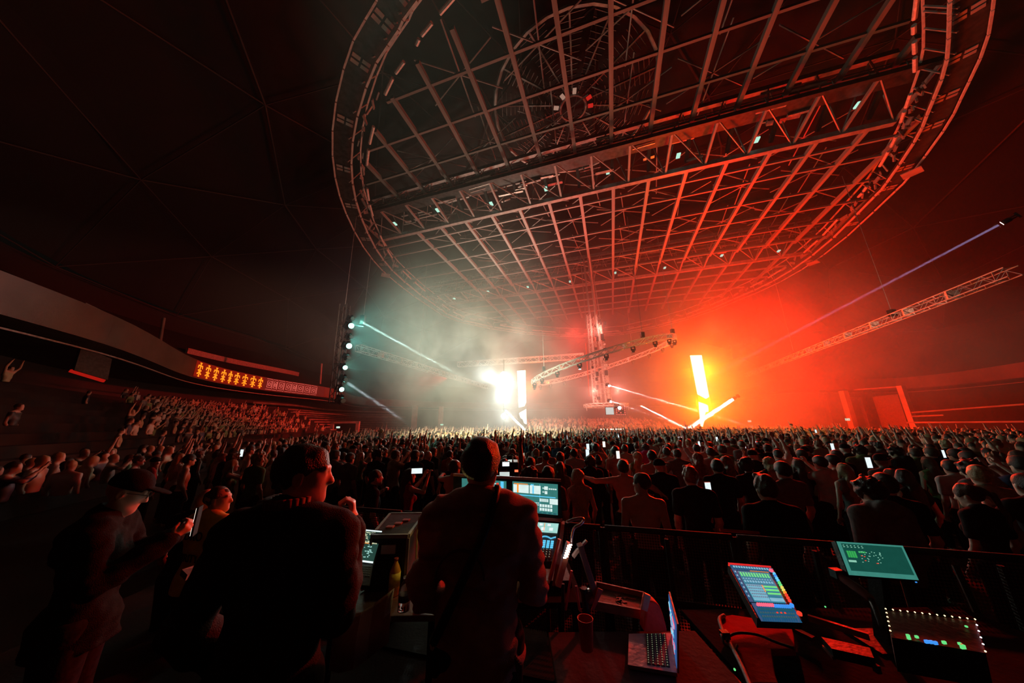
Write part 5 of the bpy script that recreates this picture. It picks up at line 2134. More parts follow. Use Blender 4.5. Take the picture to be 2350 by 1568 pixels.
# listening man at left, head turned right, hand at his mouth
LP = P(694, 1019, 1.42)
LH = LP.z - RZ - .005
p2 = pose(sh=((-.195, -.01, 1.42), (.195, -.005, 1.42)), el=((-.29, -.04, 1.13), (.215, .05, 1.13)), wr=((-.24, .12, .92), (.165, .19, 1.40)), hand=(None, {'dir': (-.10, -.02, 1), 'palm': (-.8, -.3, 0), 'curl': .95}), head=(.015, .02, 1.64), yaw=-1.12, nod=-.08, wide=1.08)
M2 = hero(p2, (LP.x, 1.42, RZ), 0.0, LH, 'man in a dark jacket seen from behind, head turned right, hand at his mouth', 'crop', 0, dict(sleeve=.96, g=.030, fold=.006, mats=mat('jacket_dark', (.03, .018, .016), .85, 0, .2, 40, .4, 200, spec=.15), nz=.008, collar=True, hem=.80))
mb = MB()
for k in range(14):
    a0, a1 = -.5 + math.pi * 1.1 * k / 14 + math.pi, -.5 + math.pi * 1.1 * (k + 1) / 14 + math.pi
    mb.bar((.082 * math.cos(a0), -.01 + .085 * math.sin(a0), 1.545), (.082 * math.cos(a1), -.01 + .085 * math.sin(a1), 1.545), .022, .035)
mb.build('collar', mat('collar_brown', (.16, .06, .05), .8), M2, True)

# man looking down at his phone at far left
TP = P(292, 1092, 2.0)
TH_ = TP.z - RZ + .03
p3 = pose(sh=((-.185, -.01, 1.42), (.185, .02, 1.42)), el=((-.25, .08, 1.18), (.25, .10, 1.17)), wr=((-.12, .30, 1.30), (.10, .33, 1.33)), hand=({'dir': (.3, .8, .5), 'palm': (.6, 0, .6), 'curl': .8}, {'dir': (-.2, .8, .6), 'palm': (-.5, 0, .6), 'curl': .8}), head=(0, .05, 1.63), yaw=.12, nod=-.42, wide=1.1)
M3 = hero(p3, (TP.x - .03, 2.0, RZ), -1.05, TH_, 'man in a dark cap and glasses looking down at his phone at far left', None, 0, dict(sleeve=.96, g=.030, fold=.007, mats=mat('jacket_olive', (.012, .010, .008), .85, 0, .2, 40, .4, 200, spec=.1), nz=.008, collar=True, hem=.82))
inst('cap', cap_mesh(p3, .007, CLO['black']), M3)
Rg = Matrix.Rotation(.12, 3, 'Z') @ Matrix.Rotation(-.42, 3, 'X')
hc_ = Vector(p3['head'])


def H3(x, y, z):
    return hc_ + Rg @ Vector((x, y, z))


mb = MB()
for sx_ in (-1, 1):
    for k in range(12):
        a0, a1 = 2 * math.pi * k / 12, 2 * math.pi * (k + 1) / 12
        mb.tube(H3(sx_ * .033 + .022 * math.cos(a0), .108, .008 + .018 * math.sin(a0)), H3(sx_ * .033 + .022 * math.cos(a1), .108, .008 + .018 * math.sin(a1)), .0018, 5)
    mb.tube(H3(sx_ * .055, .108, .012), H3(sx_ * .08, .0, .0), .0018, 5)
mb.tube(H3(-.011, .11, .01), H3(.011, .11, .01), .0018, 5)
mb.build('glasses', BLACK, M3)
MB().ball(tuple(H3(0, .03, -.15)), (.05, .04, .04), 12).build('green_lit_collar', mat('collar_green_light', (.05, .30, .07), .8), M3, True)  # green light on the collar, put in as a green coloured ball
hw_ = M3.matrix_basis @ Vector(((p3['wr'][0][0] + p3['wr'][1][0]) / 2, .42, 1.40))
phone(hw_, -1.05, 'phone held low by the capped man at far left', None, 1.1, True)

# security guard
GP = G(503, 1117, 1.80)
p4 = pose(yaw=-.9, wide=1.12, el=((-.25, .02, 1.14), (.28, .10, 1.16)), wr=((-.2, .2, 1.05), (.22, .30, 1.28)), hand=(None, {'dir': (0, .6, 1), 'palm': (-1, 0, 0), 'curl': .7}))
M4 = hero(p4, (GP.x, GP.y, 0), math.atan2(-(0 - GP.x) * .0 + .35, 1) * 0 - .25, 1.80, 'bald security guard in a yellow vest left of the listening man', 'bald', 1, dict(sleeve=.9, g=.016, mats=CLO['black'], nz=.004), 0, .008, .011)
inst('vest', top_mesh(p4, .011, sleeve=.10, g=.030, hem=.90, mats=mat('vest_yellow', (.85, .55, .05), .7, 0, .08, 20), nz=.003, name='vest'), M4)


def text_mesh(s, size, m, name):
    c = bpy.data.curves.new('t', 'FONT')
    c.body = s
    c.size = size
    c.align_x = 'CENTER'
    c.extrude = .003
    o = bpy.data.objects.new('t', c)
    COL.objects.link(o)
    dg = bpy.context.evaluated_depsgraph_get()
    me = bpy.data.meshes.new_from_object(o.evaluated_get(dg))
    bpy.data.objects.remove(o)
    me.name = name
    me.materials.clear()
    me.materials.append(m)
    return me


inst('lettering', text_mesh('HYDRO', .105, BLACK, 'lettering'), M4, (0, -.168, 1.34), (math.pi / 2, 0, 0))
inst('lettering', text_mesh('SECURITY', .088, BLACK, 'lettering'), M4, (0, -.172, 1.17), (math.pi / 2, 0, 0))
inst('lettering', text_mesh('OVO', .05, BLACK, 'lettering'), M4, (0, -.162, 1.455), (math.pi / 2, 0, 0))
phone(M4.matrix_basis @ Vector((.20, .38, 1.46)), .6, 'phone in the hand of the security guard', None, 1.1)

# camera operator with lit camera above the console
CP = G(1172, 1046, 1.78)
o = person('curly_tee', (CP.x, CP.y, 0), face_stage(CP, -.2), 1.76, 0, 0, 'black', 1, 'curly haired camera operator with headphones behind the console man', CG)
hc0 = Vector(poses['turnl'][0]['head'])
mb = MB()
for k in range(12):
    a0, a1 = math.pi * k / 12, math.pi * (k + 1) / 12
    mb.tube((hc0.x + .125 * math.cos(a0), 0.02, hc0.z + .02 + .15 * math.sin(a0)), (hc0.x + .125 * math.cos(a1), .02, hc0.z + .02 + .15 * math.sin(a1)), .010, 6)
mb.ball((hc0.x - .115, .02, hc0.z - .01), (.03, .04, .045)).ball((hc0.x + .115, .02, hc0.z - .01), (.03, .04, .045))
mb.build('headphones', BLACK, o, True)
t = empty('video_camera', P(1177, 1072, 4.8), 'video camera with a lit viewfinder held by the operator above the console', 'camera')
MB().box((0, 0, 0), (.16, .34, .17)).build('body', BLACK, t, bevel=.01)
MB().lathe([(.05, 0), (.06, .1), (.065, .22)], (0, .16, 0), 14, rot=Matrix.Rotation(-math.pi / 2, 3, 'X')).build('camera_lens', BLACK, t, True)
v = MB().box((-.10, -.16, .06), (.12, .012, .08)).build('viewfinder', BLACK, t)
MB().box((-.10, -.168, .06), (.10, .004, .055)).build('picture', emit('viewfinder_glow', (.9, .95, 1), 1.3), v)
MB().bar((0, -.1, .085), (0, .12, .14), .02).build('handle', BLACK, t)
MB().box((.05, -.175, -.03), (.05, .004, .03)).build('red_light', emit('tally', (1, .12, .05), 2), t)
MB().bar((0, 0, -.09), (0, 0, -1.3), .03).build('tripod_stem', BLACK, t)
o = MB().box((0, 0, 0), (.085, .02, .07)).build('small_display', emit('label_glow', (.75, .85, .8), .8))
o.location = P(1158, 1094, 2.80)
tag(o, 'small pale display standing on the console hood', 'display')


# ---------------------------------------------------------------- screens drawn by (u, v) inside a quad
class Quad:
    """corners: top-left, top-right, bottom-right, bottom-left"""

    def __init__(s, tl, tr, br_, bl):
        s.c = [Vector(x) for x in (tl, tr, br_, bl)]
        s.n = (s.c[1] - s.c[0]).cross(s.c[3] - s.c[0]).normalized()
        if s.n.dot(Vector((0, 0, CAMZ)) - s.c[0]) < 0:
            s.n = -s.n

    def pt(s, u, v, l=0):
        a = s.c[0].lerp(s.c[1], u)
        b = s.c[3].lerp(s.c[2], u)
        return a.lerp(b, v) + s.n * l

    def rect(s, mb, u0, v0, u1, v1, l=.001, t=.002, mi=0):
        q = [s.pt(u0, v0, l + t), s.pt(u1, v0, l + t), s.pt(u1, v1, l + t), s.pt(u0, v1, l + t)]
        q2 = [s.pt(u0, v0, l), s.pt(u1, v0, l), s.pt(u1, v1, l), s.pt(u0, v1, l)]
        return mb.hexa(q2, q, mi)

    def shift(s, o):
        q = Quad(*[c - o for c in s.c])
        q.n = s.n
        return q


def E_(n, c, s=1.0):
    return emit('ui_' + n, c, s)


UI = dict(teal=E_('teal', (.07, .34, .31), .55), tealb=E_('teal_bright', (.45, .85, .78), .8), pale=E_('pale', (.75, .93, .9), .95), dark=E_('dark_teal', (.03, .20, .18), .5), orange=E_('orange', (1, .28, .03), 1.1), red=E_('red', (1, .06, .03), .9), blue=E_('blue', (.05, .30, .9), 1.0), cyan=E_('cyan', (.12, .62, .95), 1.0), green=E_('green', (.15, .85, .25), .9), yellow=E_('yellow', (.9, .8, .15), .9), white=E_('white', (.85, .95, .95), 1.0), pink=E_('pink', (1, .15, .25), 1.0), navy=E_('navy', (.02, .10, .2), .5), cream=E_('cream', (.8, .85, .55), .8))


def frame_of(q, mbm, t, w=.03, depth=.03, name='bezel', m=BLACK):
    mb = MB()
    q.rect(mb, -w, -w * 1.4, 1 + w, 1 + w * 1.4, -depth, depth - .001)
    return mb.build(name, m, t)


# --- mixing console
t = empty('mixing_console', (.0, 2.45, 1.40), 'large mixing console with two teal screens behind the man in the sweatshirt', 'mixing console')
o_ = t.location.copy()
QR = Quad(P(1176, 1105, 2.72), P(1280, 1112, 2.72), P(1280, 1183, 2.66), P(1176, 1172, 2.66)).shift(o_)
QL = Quad(P(1060, 1098, 2.72), P(1162, 1105, 2.72), P(1162, 1172, 2.66), P(1060, 1166, 2.66)).shift(o_)
hood = Quad(P(1040, 1090, 2.76), P(1287, 1103, 2.76), P(1290, 1194, 2.70), P(1040, 1176, 2.70)).shift(o_)
mb = MB()
hood.rect(mb, 0, 0, 1, 1, -.07, .06)
mb.build('screen_hood', BLACK, t)
mb = MB()
mb.bar(hood.pt(0, 0, -.0), hood.pt(1, 0, -.0), .012, .02)
mb.bar(hood.pt(0, 1, -.0), hood.pt(1, 1, -.0), .012, .02)
mb.build('hood_trim', mat('red_trim', (.3, .03, .02), .4), t)
for (Q, right) in ((QR, True), (QL, False)):
    mb = MB()
    Q.rect(mb, 0, 0, 1, 1, .002, .002)
    s_ = mb.build('screen', UI['teal'], t)
    mb = MB()
    if right:
        Q.rect(mb, .02, .10, .36, .38, .005)
        Q.rect(mb, .38, .10, .62, .38, .005)
        for k in range(4):
            Q.rect(mb, .66, .15 + .13 * (k % 2), .70, .18 + .13 * (k % 2), .005)
            Q.rect(mb, .80 + .045 * k, .16, .835 + .045 * k, .20, .005)
        Q.rect(mb, .70, .10, .78, .22, .005)
        Q.rect(mb, .71, .26, .77, .36, .005)
        for k in range(15):
            Q.rect(mb, .04 + .037 * k, .66, .065 + .037 * k, .69, .005)
            Q.rect(mb, .04 + .037 * k, .72, .065 + .037 * k, .75, .005)
        for k in range(5):
            Q.rect(mb, .60 + .04 * k, .52, .63 + .04 * k, .62, .005)
            Q.rect(mb, .60 + .058 * k, .70, .645 + .058 * k, .79, .005)
            Q.rect(mb, .60 + .058 * k, .82, .645 + .058 * k, .91, .005)
        Q.rect(mb, .82, .50, 1.0, .68, .005)
    else:
        for k in range(5):
            for j in range(6):
                Q.rect(mb, .45 + .07 * k, .10 + .09 * j, .49 + .07 * k, .13 + .09 * j, .005)
    mb.build('display_fields', UI['pale'], s_)
    mb = MB()
    if right:
        Q.rect(mb, .10, .08, .135, .38, .008)
        Q.rect(mb, .03, .06, .34, .085, .008)
    else:
        Q.rect(mb, .78, .08, .83, .50, .006)
        Q.rect(mb, .60, .62, .68, .80, .006)
    mb.build('display_marks', UI['orange'] if right else UI['red'], s_)
    mb = MB()
    if right:
        Q.rect(mb, .40, .06, .47, .10, .008)
        Q.rect(mb, .44, .12, .47, .38, .008)
        Q.rect(mb, .60, .04, .605, .95, .004)
        Q.rect(mb, 0, .44, .95, .47, .004)
    else:
        Q.rect(mb, .87, .02, .94, 1, .004)
    mb.build('display_lines', UI['cyan'], s_)
    mb = MB()
    for k in range(9):
        Q.rect(mb, .02 + .11 * k, .96, .09 + .11 * k, .98, .004)
    mb.build('display_footer', UI['navy'], s_)
# lower slope
LS = Quad(P(1040, 1186, 2.68), P(1286, 1202, 2.68), P(1272, 1290, 2.30), P(1040, 1270, 2.30)).shift(o_)
mb = MB()
LS.rect(mb, 0, 0, 1.0, 1, -.05, .05)
mb.build('control_surface', mat('console_panel', (.03, .03, .032), .4, 0, .2, 10), t)
mb = MB()
LS.rect(mb, .60, .02, .985, .30, .002, .002)
ts = mb.build('touch_strip', UI['tealb'], t)
mb = MB()
for k in range(4):
    LS.rect(mb, .66 + .075 * k, .06, .69 + .075 * k, .12, .005)
    LS.rect(mb, .68 + .075 * k, .17, .715 + .075 * k, .25, .005)
mb.build('display_fields', UI['white'], ts)
mb = MB()
LS.rect(mb, .73, .05, .76, .08, .006)
LS.rect(mb, .855, .04, .86, .28, .006)
mb.build('display_marks', UI['orange'], ts)
mb = MB()
for k in range(34):
    u = .60 + .0112 * k
    v_ = .42 + .05 * abs(math.sin(k * .32)) * -1 + .05
    LS.rect(mb, u, v_ - .02, u + .009, v_ + .015, .004)
mb.build('ring_lights', UI['cyan'], t)
mb = MB()
for j in range(4):
    for k in range(7):
        LS.rect(mb, .71 + .038 * k, .52 + .05 * j, .738 + .038 * k, .558 + .05 * j, .004)
mb.build('lit_pads', UI['cyan'], t)
keyme = MB()
for j in range(4):
    for k in range(9):
        LS.rect(keyme, .68 + .032 * k, .75 + .055 * j, .70 + .032 * k, .785 + .055 * j, .003, .006)
keyme.build('keys', mat('key_caps', (.20, .18, .15), .5), t)
mb = MB()
for j in range(4):
    for k in range(9):
        LS.rect(mb, .685 + .032 * k, .755 + .055 * j, .689 + .032 * k, .765 + .055 * j, .010, .001)
mb.build('key_lights', UI['cream'], t)
# fader bank hidden mostly by the man
for k in range(12):
    mb = MB()
    LS.rect(mb, .04 + .045 * k, .70, .06 + .045 * k, .78, .002, .015)
    mb.build('fader', BLACK, t)
# side cheeks and body
ck = mat('console_cheek', (.25, .06, .05), .4)
for (xa, xb) in ((1287, 1275), (1036, 1036)):
    a, b, c, d = P(xa, 1196, 2.72) - o_, P(xa, 1204, 2.66) - o_, P(xb, 1296, 2.28) - o_, P(xb - (8 if xa > 1200 else 0), 1345, 2.30) - o_
    off = Vector((.03, 0, 0))
    MB().hexa([a, b, c, d], [a + off, b + off, c + off, d + off]).build('side_cheek', ck, t)
MB().box((-.1, .12, -.02), (.95, .5, .04)).build('base', BLACK, t)

# --- tables (flight-case desks with cloth)
TZ = 1.38


def table(name, lab, x0, x1, y0, y1, z, m, drop=.0):
    t = empty(name, ((x0 + x1) / 2, (y0 + y1) / 2, RZ), lab, 'table', 'tables at the mixing position')
    w, d = x1 - x0, y1 - y0
    h = z - RZ
    MB().box((0, 0, h - .015), (w, d, .03)).build('table_top', m, t, bevel=.004)
    for sx_ in (-1, 1):
        for sy in (-1, 1):
            MB().box((sx_ * (w / 2 - .05), sy * (d / 2 - .05), (h - .03) / 2), (.04, .04, h - .03)).build('leg', BLACK, t)
    return t


table('desk', 'low table behind the bottles, left of the console man', -1.50, -.36, 2.0, 2.95, TZ, mat('table_laminate', (.11, .07, .065), .35, 0, .2, 6))
table('desk', 'wide table carrying the mixing console', -.55, .42, 2.15, 2.98, TZ - .02, mat('table_dark', (.008, .007, .007), .9, 0, .2, 6, spec=.05))
table('desk', 'reddish table under the open laptop', .18, .98, 1.05, 2.0, 1.30, mat('table_red', (.07, .03, .026), .8, 0, .2, 6, spec=.1))
table('desk', 'dark table under the blue lit mixer and the rack', 1.08, 2.9, .95, 2.35, 1.22, mat('table_dark', (.008, .007, .007), .9, 0, .2, 6, spec=.05))

# striped cloth hanging at the front edge of the left table
mb = MB()
cl = [(778, 1408, 2.02), (800, 1412, 1.99), (830, 1405, 1.99), (860, 1385, 2.0), (890, 1362, 2.01), (905, 1350, 2.02)]
vs = []
for (x, y, Y) in cl:
    a = P(x, y, Y)
    vs += [a, a + Vector((0, -.03, -.10)), a + Vector((.01, -.05, -.22))]
mb.add(vs, [(3 * k + j, 3 * k + 3 + j, 3 * k + 4 + j, 3 * k + 1 + j) for k in range(5) for j in range(2)], 0)
for k in range(5):
    pass
o = mb.build('tablecloth', [mat('cloth_rose', (.32, .17, .14), .8), mat('cloth_pale', (.5, .45, .40), .8)], None, True)
for i, pg in enumerate(o.data.polygons):
    pg.material_index = 1 if i in (4, 5, 8) else 0
o.modifiers.new('thickness', 'SOLIDIFY').thickness = .006
tag(o, 'rose cloth with pale stripes hanging off the left table edge', 'tablecloth')

# --- lighting laptop at left
t = empty('laptop', P(835, 1300, 2.15), 'laptop with a busy green and orange screen on the left table', 'laptop')
o_ = t.location.copy()
Q = Quad(P(801, 1213, 2.30), P(877, 1220, 2.30), P(856, 1294, 2.18), P(778, 1284, 2.18)).shift(o_)
frame_of(Q, None, t, .03, .015, 'lid', mat('laptop_dark', (.03, .03, .03), .4))
mb = MB()
Q.rect(mb, 0, 0, 1, 1, .001, .001)
s_ = mb.build('screen', E_('lap_bg', (.03, .09, .07), .6), t)
r7 = random.Random(3)
for (nm, mm_, n, area) in (('display_fields', UI['cream'], 70, (0, .06, 1, .45)), ('display_lines', UI['tealb'], 34, (.25, .45, .95, .9)), ('display_marks', UI['yellow'], 12, (.7, .15, 1, .4))):
    mb = MB()
    for k in range(n):
        u, v = r7.uniform(area[0], area[2] - .08), r7.uniform(area[1], area[3] - .04)
        Q.rect(mb, u, v, u + r7.uniform(.02, .08), v + r7.uniform(.012, .03), .003)
    if nm == 'display_fields':
        for k in range(22):
            Q.rect(mb, .04 + .042 * k, .40, .07 + .042 * k, .43, .003)
    mb.build(nm, mm_, s_)
mb = MB()
Q.rect(mb, .04, .50, .17, .66, .004)
Q.rect(mb, .04, .74, .17, .90, .004)
for k in range(9):
    Q.rect(mb, .30 + .06 * k, .42, .34 + .06 * k, .445, .004)
mb.build('warning_blocks', UI['orange'], s_)
mb = MB()
Q.rect(mb, 0, 0, 1, .04, .004)
Q.rect(mb, 0, .95, 1, 1, .004)
mb.build('display_bars', UI['white'], s_)
K_ = Quad(P(778, 1288, 2.16), P(856, 1298, 2.16), P(848, 1345, 1.98), P(768, 1338, 1.98)).shift(o_)
mb = MB()
K_.rect(mb, 0, 0, 1, 1, -.02, .02)
mb.build('base', mat('laptop_dark', (.03, .03, .03), .4), t)
mb = MB()
for j in range(5):
    for k in range(12):
        K_.rect(mb, .03 + .079 * k, .08 + .11 * j, .085 + .079 * k, .16 + .11 * j, .001, .003)
mb.build('keys', mat('laptop_keys', (.10, .12, .12), .5), t)

# --- black flight case
t = empty('flight_case', P(910, 1225, 2.5), 'black flight case with a pale edged flat lid behind the bottles', 'case')
o_ = t.location.copy()
a, b, c, d = P(855, 1213, 2.25), P(894, 1196, 2.75), P(973, 1201, 2.75), P(938, 1222, 2.25)
zt = (a.z + d.z + b.z + c.z) / 4
q = [Vector((p.x, p.y, zt)) - o_ for p in (a, b, c, d)]
zb = TZ - o_.z
lo_ = [Vector((p.x, p.y, zb)) for p in q]
MB().hexa(lo_, q).build('body', BLACK, t)
MB().hexa([p + Vector((0, 0, .002)) for p in q], [p + Vector((0, 0, .02)) for p in q]).build('lid', mat('case_lid', (.03, .027, .024), .8, spec=.1), t)
mb = MB()
for i in range(4):
    mb.bar(q[i] + Vector((0, 0, .012)), q[(i + 1) % 4] + Vector((0, 0, .012)), .018, .022)
    mb.bar(q[i], lo_[i], .018, .018)
mb.build('edge_trim', mat('case_edge', (.16, .13, .11), .4, .5), t)
MB().box(tuple((q[0] + q[3]) / 2 + Vector((0, -.01, -.06))), (.09, .015, .05)).build('latch', STEEL, t)
for k in range(3):
    MB().box(tuple(q[0].lerp(q[2], .3 + .15 * k) + Vector((0, 0, .024))), (.05, .04, .008)).build('label_sticker', mat('sticker_red', (.25, .05, .03), .6), t)

# --- gooseneck lamp
t = empty('desk_lamp', P(957, 1270, 2.35), 'small gooseneck lamp with a bright yellow tip by the console man', 'lamp')
o_ = t.location.copy()
tip = P(982, 1186, 2.3) - o_
b0 = Vector((0, 0, TZ - o_.z))
MB().path(smooth_closed([b0, Vector((-.005, 0, .1)), Vector((.0, 0, .22)), P(966, 1206, 2.3) - o_, tip], 16, False), .006, 6).build('gooseneck', mat('neck_brass', (.4, .3, .12), .4, .5), t, True)
MB().tube(P(972, 1199, 2.29) - o_, tip, .012, 10).build('bulb', emit('yellow_bulb', (1, .72, .15), 6), t, True)
MB().lathe([(.04, 0), (.04, .015), (.01, .02)], tuple(b0), 12).build('base', BLACK, t)
light('desk_lamp_light', 'POINT', P(977, 1193, 2.27), (1, .65, .2), .9, size=.02)

# --- papers and a stapled booklet on the stand
t = empty('document_stand', P(970, 1290, 2.1), 'small document stand with pale and yellow papers beside the console man', 'papers')
o_ = t.location.copy()
for (pts_, m_) in (([(950, 1296), (975, 1276), (994, 1282), (970, 1300)], mat('paper_grey', (.5, .5, .46), .8)), ([(955, 1300), (985, 1296), (990, 1306), (962, 1306)], mat('paper_yellow', (.65, .6, .25), .8)), ([(974, 1268), (990, 1256), (993, 1270), (978, 1274)], mat('paper_yellow', (.65, .6, .25), .8))):
    q = [P(x, y, 2.12) - o_ for x, y in pts_]
    MB().slab(q, .004).build('paper', m_, t)
MB().box((0, 0, (TZ - o_.z) / 2 - .01), (.05, .05, abs(TZ - o_.z) - .02 if abs(TZ - o_.z) > .05 else .04)).build('stand', BLACK, t)


# --- bottles
def bottle(lab, base, h, r, mbody, mlabel, mcap, lz0=.30, lz1=.52, waist=False, fill=None):
    t = empty('bottle', base, lab, 'bottle', 'drink bottles on the left table')
    w = .86 if waist else 1
    prof = [(r * .8, 0), (r, .02 * h), (r, .28 * h), (r * w, .34 * h), (r, .42 * h), (r * w, .5 * h), (r, .58 * h), (r * .95, .66 * h), (r * .62, .80 * h), (r * .36, .88 * h), (r * .34, .94 * h)]
    MB().lathe(prof, (0, 0, 0), 20).build('body', mbody, t, True)
    MB().lathe([(r * 1.01, lz0 * h), (r * 1.015, lz0 * h), (r * 1.015, lz1 * h), (r * 1.01, lz1 * h)], (0, 0, 0), 20).build('label', mlabel, t, True)
    MB().lathe([(r * .40, .93 * h), (r * .42, .935 * h), (r * .42, h), (r * .38, h)], (0, 0, 0), 16).build('cap', mcap, t, True)
    return t


clear = mat('clear_plastic', (.75, .72, .74), .08, 0, .02, 4, 0, trans=.75)
bottle('clear water bottle with a dark blue label on the left table', G(925, 1300, TZ), .235, .034, clear, mat('label_blue', (.02, .03, .12), .5), clear, .12, .42, True)
bottle('yellow and orange juice bottle with a red cap in front of the water bottle', G(903, 1366, TZ), .20, .033, mat('juice', (.75, .36, .05), .2, 0, .25, 9, 0), mat('label_yellow', (.8, .6, .08), .5, 0, .4, 22), mat('cap_red', (.3, .04, .03), .4), .25, .62)
bottle('half empty clear bottle lowest in front of the juice bottle', P(926, 1402, 1.97) , .16, .032, clear, mat('label_dark', (.03, .02, .02), .5), clear, .3, .5)

# --- cable tangle, pen, small blue led unit
rr = random.Random(12)
for k, (x, y, lab) in enumerate(((868, 1322, 'black cable coil lying left of the water bottle'), (855, 1335, 'black cable coil nearest the laptop base'), (895, 1335, 'black cable coil behind the juice bottle'))):
    c_ = G(x, y, TZ + .006)
    pts_ = []
    for i in range(46):
        a_ = i * .42
        pts_.append(c_ + Vector((math.cos(a_) * (.07 + .03 * math.sin(i * .7 + k)), math.sin(a_) * (.05 + .02 * math.cos(i * .5)), .003 * abs(math.sin(i)))))
    o = MB().path(pts_, .004, 5).build('cable', RUBBER, None, True)
    tag(o, lab, 'cable')
o = MB().tube(G(829, 1354, TZ + .012), G(880, 1333, TZ + .012), .008, 8).build('red_baton', mat('red_plastic', (.45, .03, .02), .35), None, True)
tag(o, 'red stick lying on the left table before the cables', 'stick')
t = empty('charger', G(829, 1318, TZ), 'small black charger with a blue light beside the laptop', 'charger')
MB().box((0, 0, .015), (.09, .06, .03)).build('body', BLACK, t, bevel=.004)
MB().box((.01, -.032, .018), (.012, .004, .012)).build('led', emit('blue_led', (.1, .4, 1), 4), t)

# --- articulated stand beside the console (bright metal, strip of LEDs)
t = empty('equipment_stand', P(1300, 1345, 2.05), 'red lit folding equipment stand with a bright strip and curved top handle', 'stand')
o_ = t.location.copy()


def S(x, y, Y=2.05):
    return P(x, y, Y) - o_


MB().path(smooth_closed([S(1300, 1199), S(1318, 1192), S(1335, 1190), S(1339, 1195), S(1332, 1204), S(1318, 1212), S(1313, 1228), S(1311, 1248)], 26, False), .0085, 8).build('curved_handle', mat('handle_chrome', (.6, .55, .55), .25, .8), t, True)
MB().bar(S(1306, 1246), S(1280, 1344), .045, .03).build('front_arm', mat('arm_orange', (.55, .20, .12), .4, .2), t, bevel=.003)
mb = MB()
for k in range(12):
    f = k / 12
    p_ = S(1307, 1249, 2.02).lerp(S(1296, 1281, 2.02), f)
    mb.box(tuple(p_ + Vector((.004 * (-1) ** k, -.012, 0))), (.018, .008, .006))
mb.build('led_strip', emit('strip_white', (1, .78, .68), 3), t)
MB().bar(S(1346, 1241), S(1326, 1263), .022, .012).build('pale_clamp', mat('clamp_pale', (.7, .55, .45), .4), t)
MB().bar(S(1326, 1263), S(1315, 1278), .026, .016).build('clamp_jaw', mat('clamp_pale', (.7, .55, .45), .4), t)
MB().bar(S(1330, 1250), S(1368, 1368), .06, .03).build('rear_arm', mat('arm_grey', (.14, .11, .11), .5), t, bevel=.003)
MB().tube(S(1284, 1238), S(1262, 1330), .012, 8).build('side_rod', mat('rod_red', (.4, .05, .05), .4), t)
MB().tube(S(1312, 1310), S(1298, 1400), .007, 8).build('thin_rod', mat('rod_red', (.4, .05, .05), .4), t)
MB().tube(S(1322, 1345), S(1330, 1400), .007, 8).build('thin_rod', mat('rod_red', (.4, .05, .05), .4), t)
MB().tube(S(1292, 1340), S(1292, 1440), .010, 8).build('leg', BLACK, t)
MB().tube(S(1340, 1350), S(1350, 1445), .020, 10).build('lower_tube', BLACK, t)
MB().lathe([(.03, -.02), (.033, 0), (.03, .02)], tuple(S(1353, 1368)), 12, rot=Matrix.Rotation(math.pi / 2, 3, 'X')).build('knob', mat('knob_dark', (.05, .05, .06), .25), t)
MB().bar(S(1258, 1338), S(1268, 1312), .016, .01).build('hanging_tag', mat('tag_ochre', (.6, .4, .2), .5), t)
t = empty('red_cup', P(1347, 1490, 1.72), 'red paper cup below the equipment stand', 'cup')
MB().lathe([(.028, 0), (.036, .115), (.038, .118), (.034, .118), (.026, .01)], (0, 0, 0), 16).build('cup', mat('cup_red', (.55, .03, .02), .5), t, True)

# --- tray with odds and ends
t = empty('tray', G(1420, 1395, 1.32), 'dark wooden tray holding reddish odds and ends beyond the laptop', 'tray')
o_ = t.location.copy()
q = [G(1368, 1352, 1.34) - o_, G(1480, 1378, 1.34) - o_, G(1474, 1420, 1.34) - o_, G(1362, 1398, 1.34) - o_]
MB().slab(q, .015).build('bottom', mat('tray_wood', (.10, .05, .035), .5), t)
mb = MB()
for i in range(4):
    mb.bar(q[i] + Vector((0, 0, .02)), q[(i + 1) % 4] + Vector((0, 0, .02)), .012, .045)
mb.build('rim', mat('tray_wood_rim', (.20, .07, .045), .45), t)
for k in range(14):
    p_ = q[0].lerp(q[1], rr.uniform(.35, .85)).lerp(q[3].lerp(q[2], rr.uniform(.35, .85)), rr.uniform(.2, .7)) + Vector((0, 0, .012))
    o = MB().box((0, 0, 0), (rr.uniform(.02, .05), .014, .014), Euler((0, 0, rr.uniform(0, 3))).to_matrix()).build('battery', mat('odds_red', (.28, .06, .04), .4))
    o.location = p_ + o_
    tag(o, 'small reddish odd piece lying in the wooden tray', 'small item', 'odds and ends in the wooden tray')
o = MB().slab([P(1357, 1398, 2.0), P(1372, 1349, 2.02), P(1383, 1354, 2.02), P(1362, 1400, 2.0)], .01).build('red_card', mat('card_red', (.5, .03, .03), .5))
tag(o, 'folded red card standing at the left end of the wooden tray', 'card')

# --- open laptop seen edge on
t = empty('laptop', G(1500, 1500, 1.30), 'open silver laptop with colourful screen seen edge on, lit red', 'laptop')
o_ = t.location.copy()
deck = Quad(G(1443, 1455, 1.32), G(1541, 1452, 1.32), G(1554, 1545, 1.32), G(1441, 1526, 1.32)).shift(o_)
mb = MB()
deck.rect(mb, 0, 0, 1, 1, -.014, .014)
mb.build('base', mat('laptop_silver', (.42, .32, .31), .35, .4), t)
kp = mat('laptop_keys_lit', (.03, .03, .03), .5)
mb = MB()
for j in range(14):
    for k in range(5):
        deck.rect(mb, .40 + .098 * k, .05 + .062 * j, .48 + .098 * k, .10 + .062 * j, .001, .003)
mb.build('keys', kp, t)
mb = MB()
for j in range(14):
    for k in range(5):
        deck.rect(mb, .425 + .098 * k, .062 + .062 * j, .445 + .098 * k, .082 + .062 * j, .0045, .0005)
mb.build('key_legends', E_('keylegend', (.5, .55, .3), .35), t)
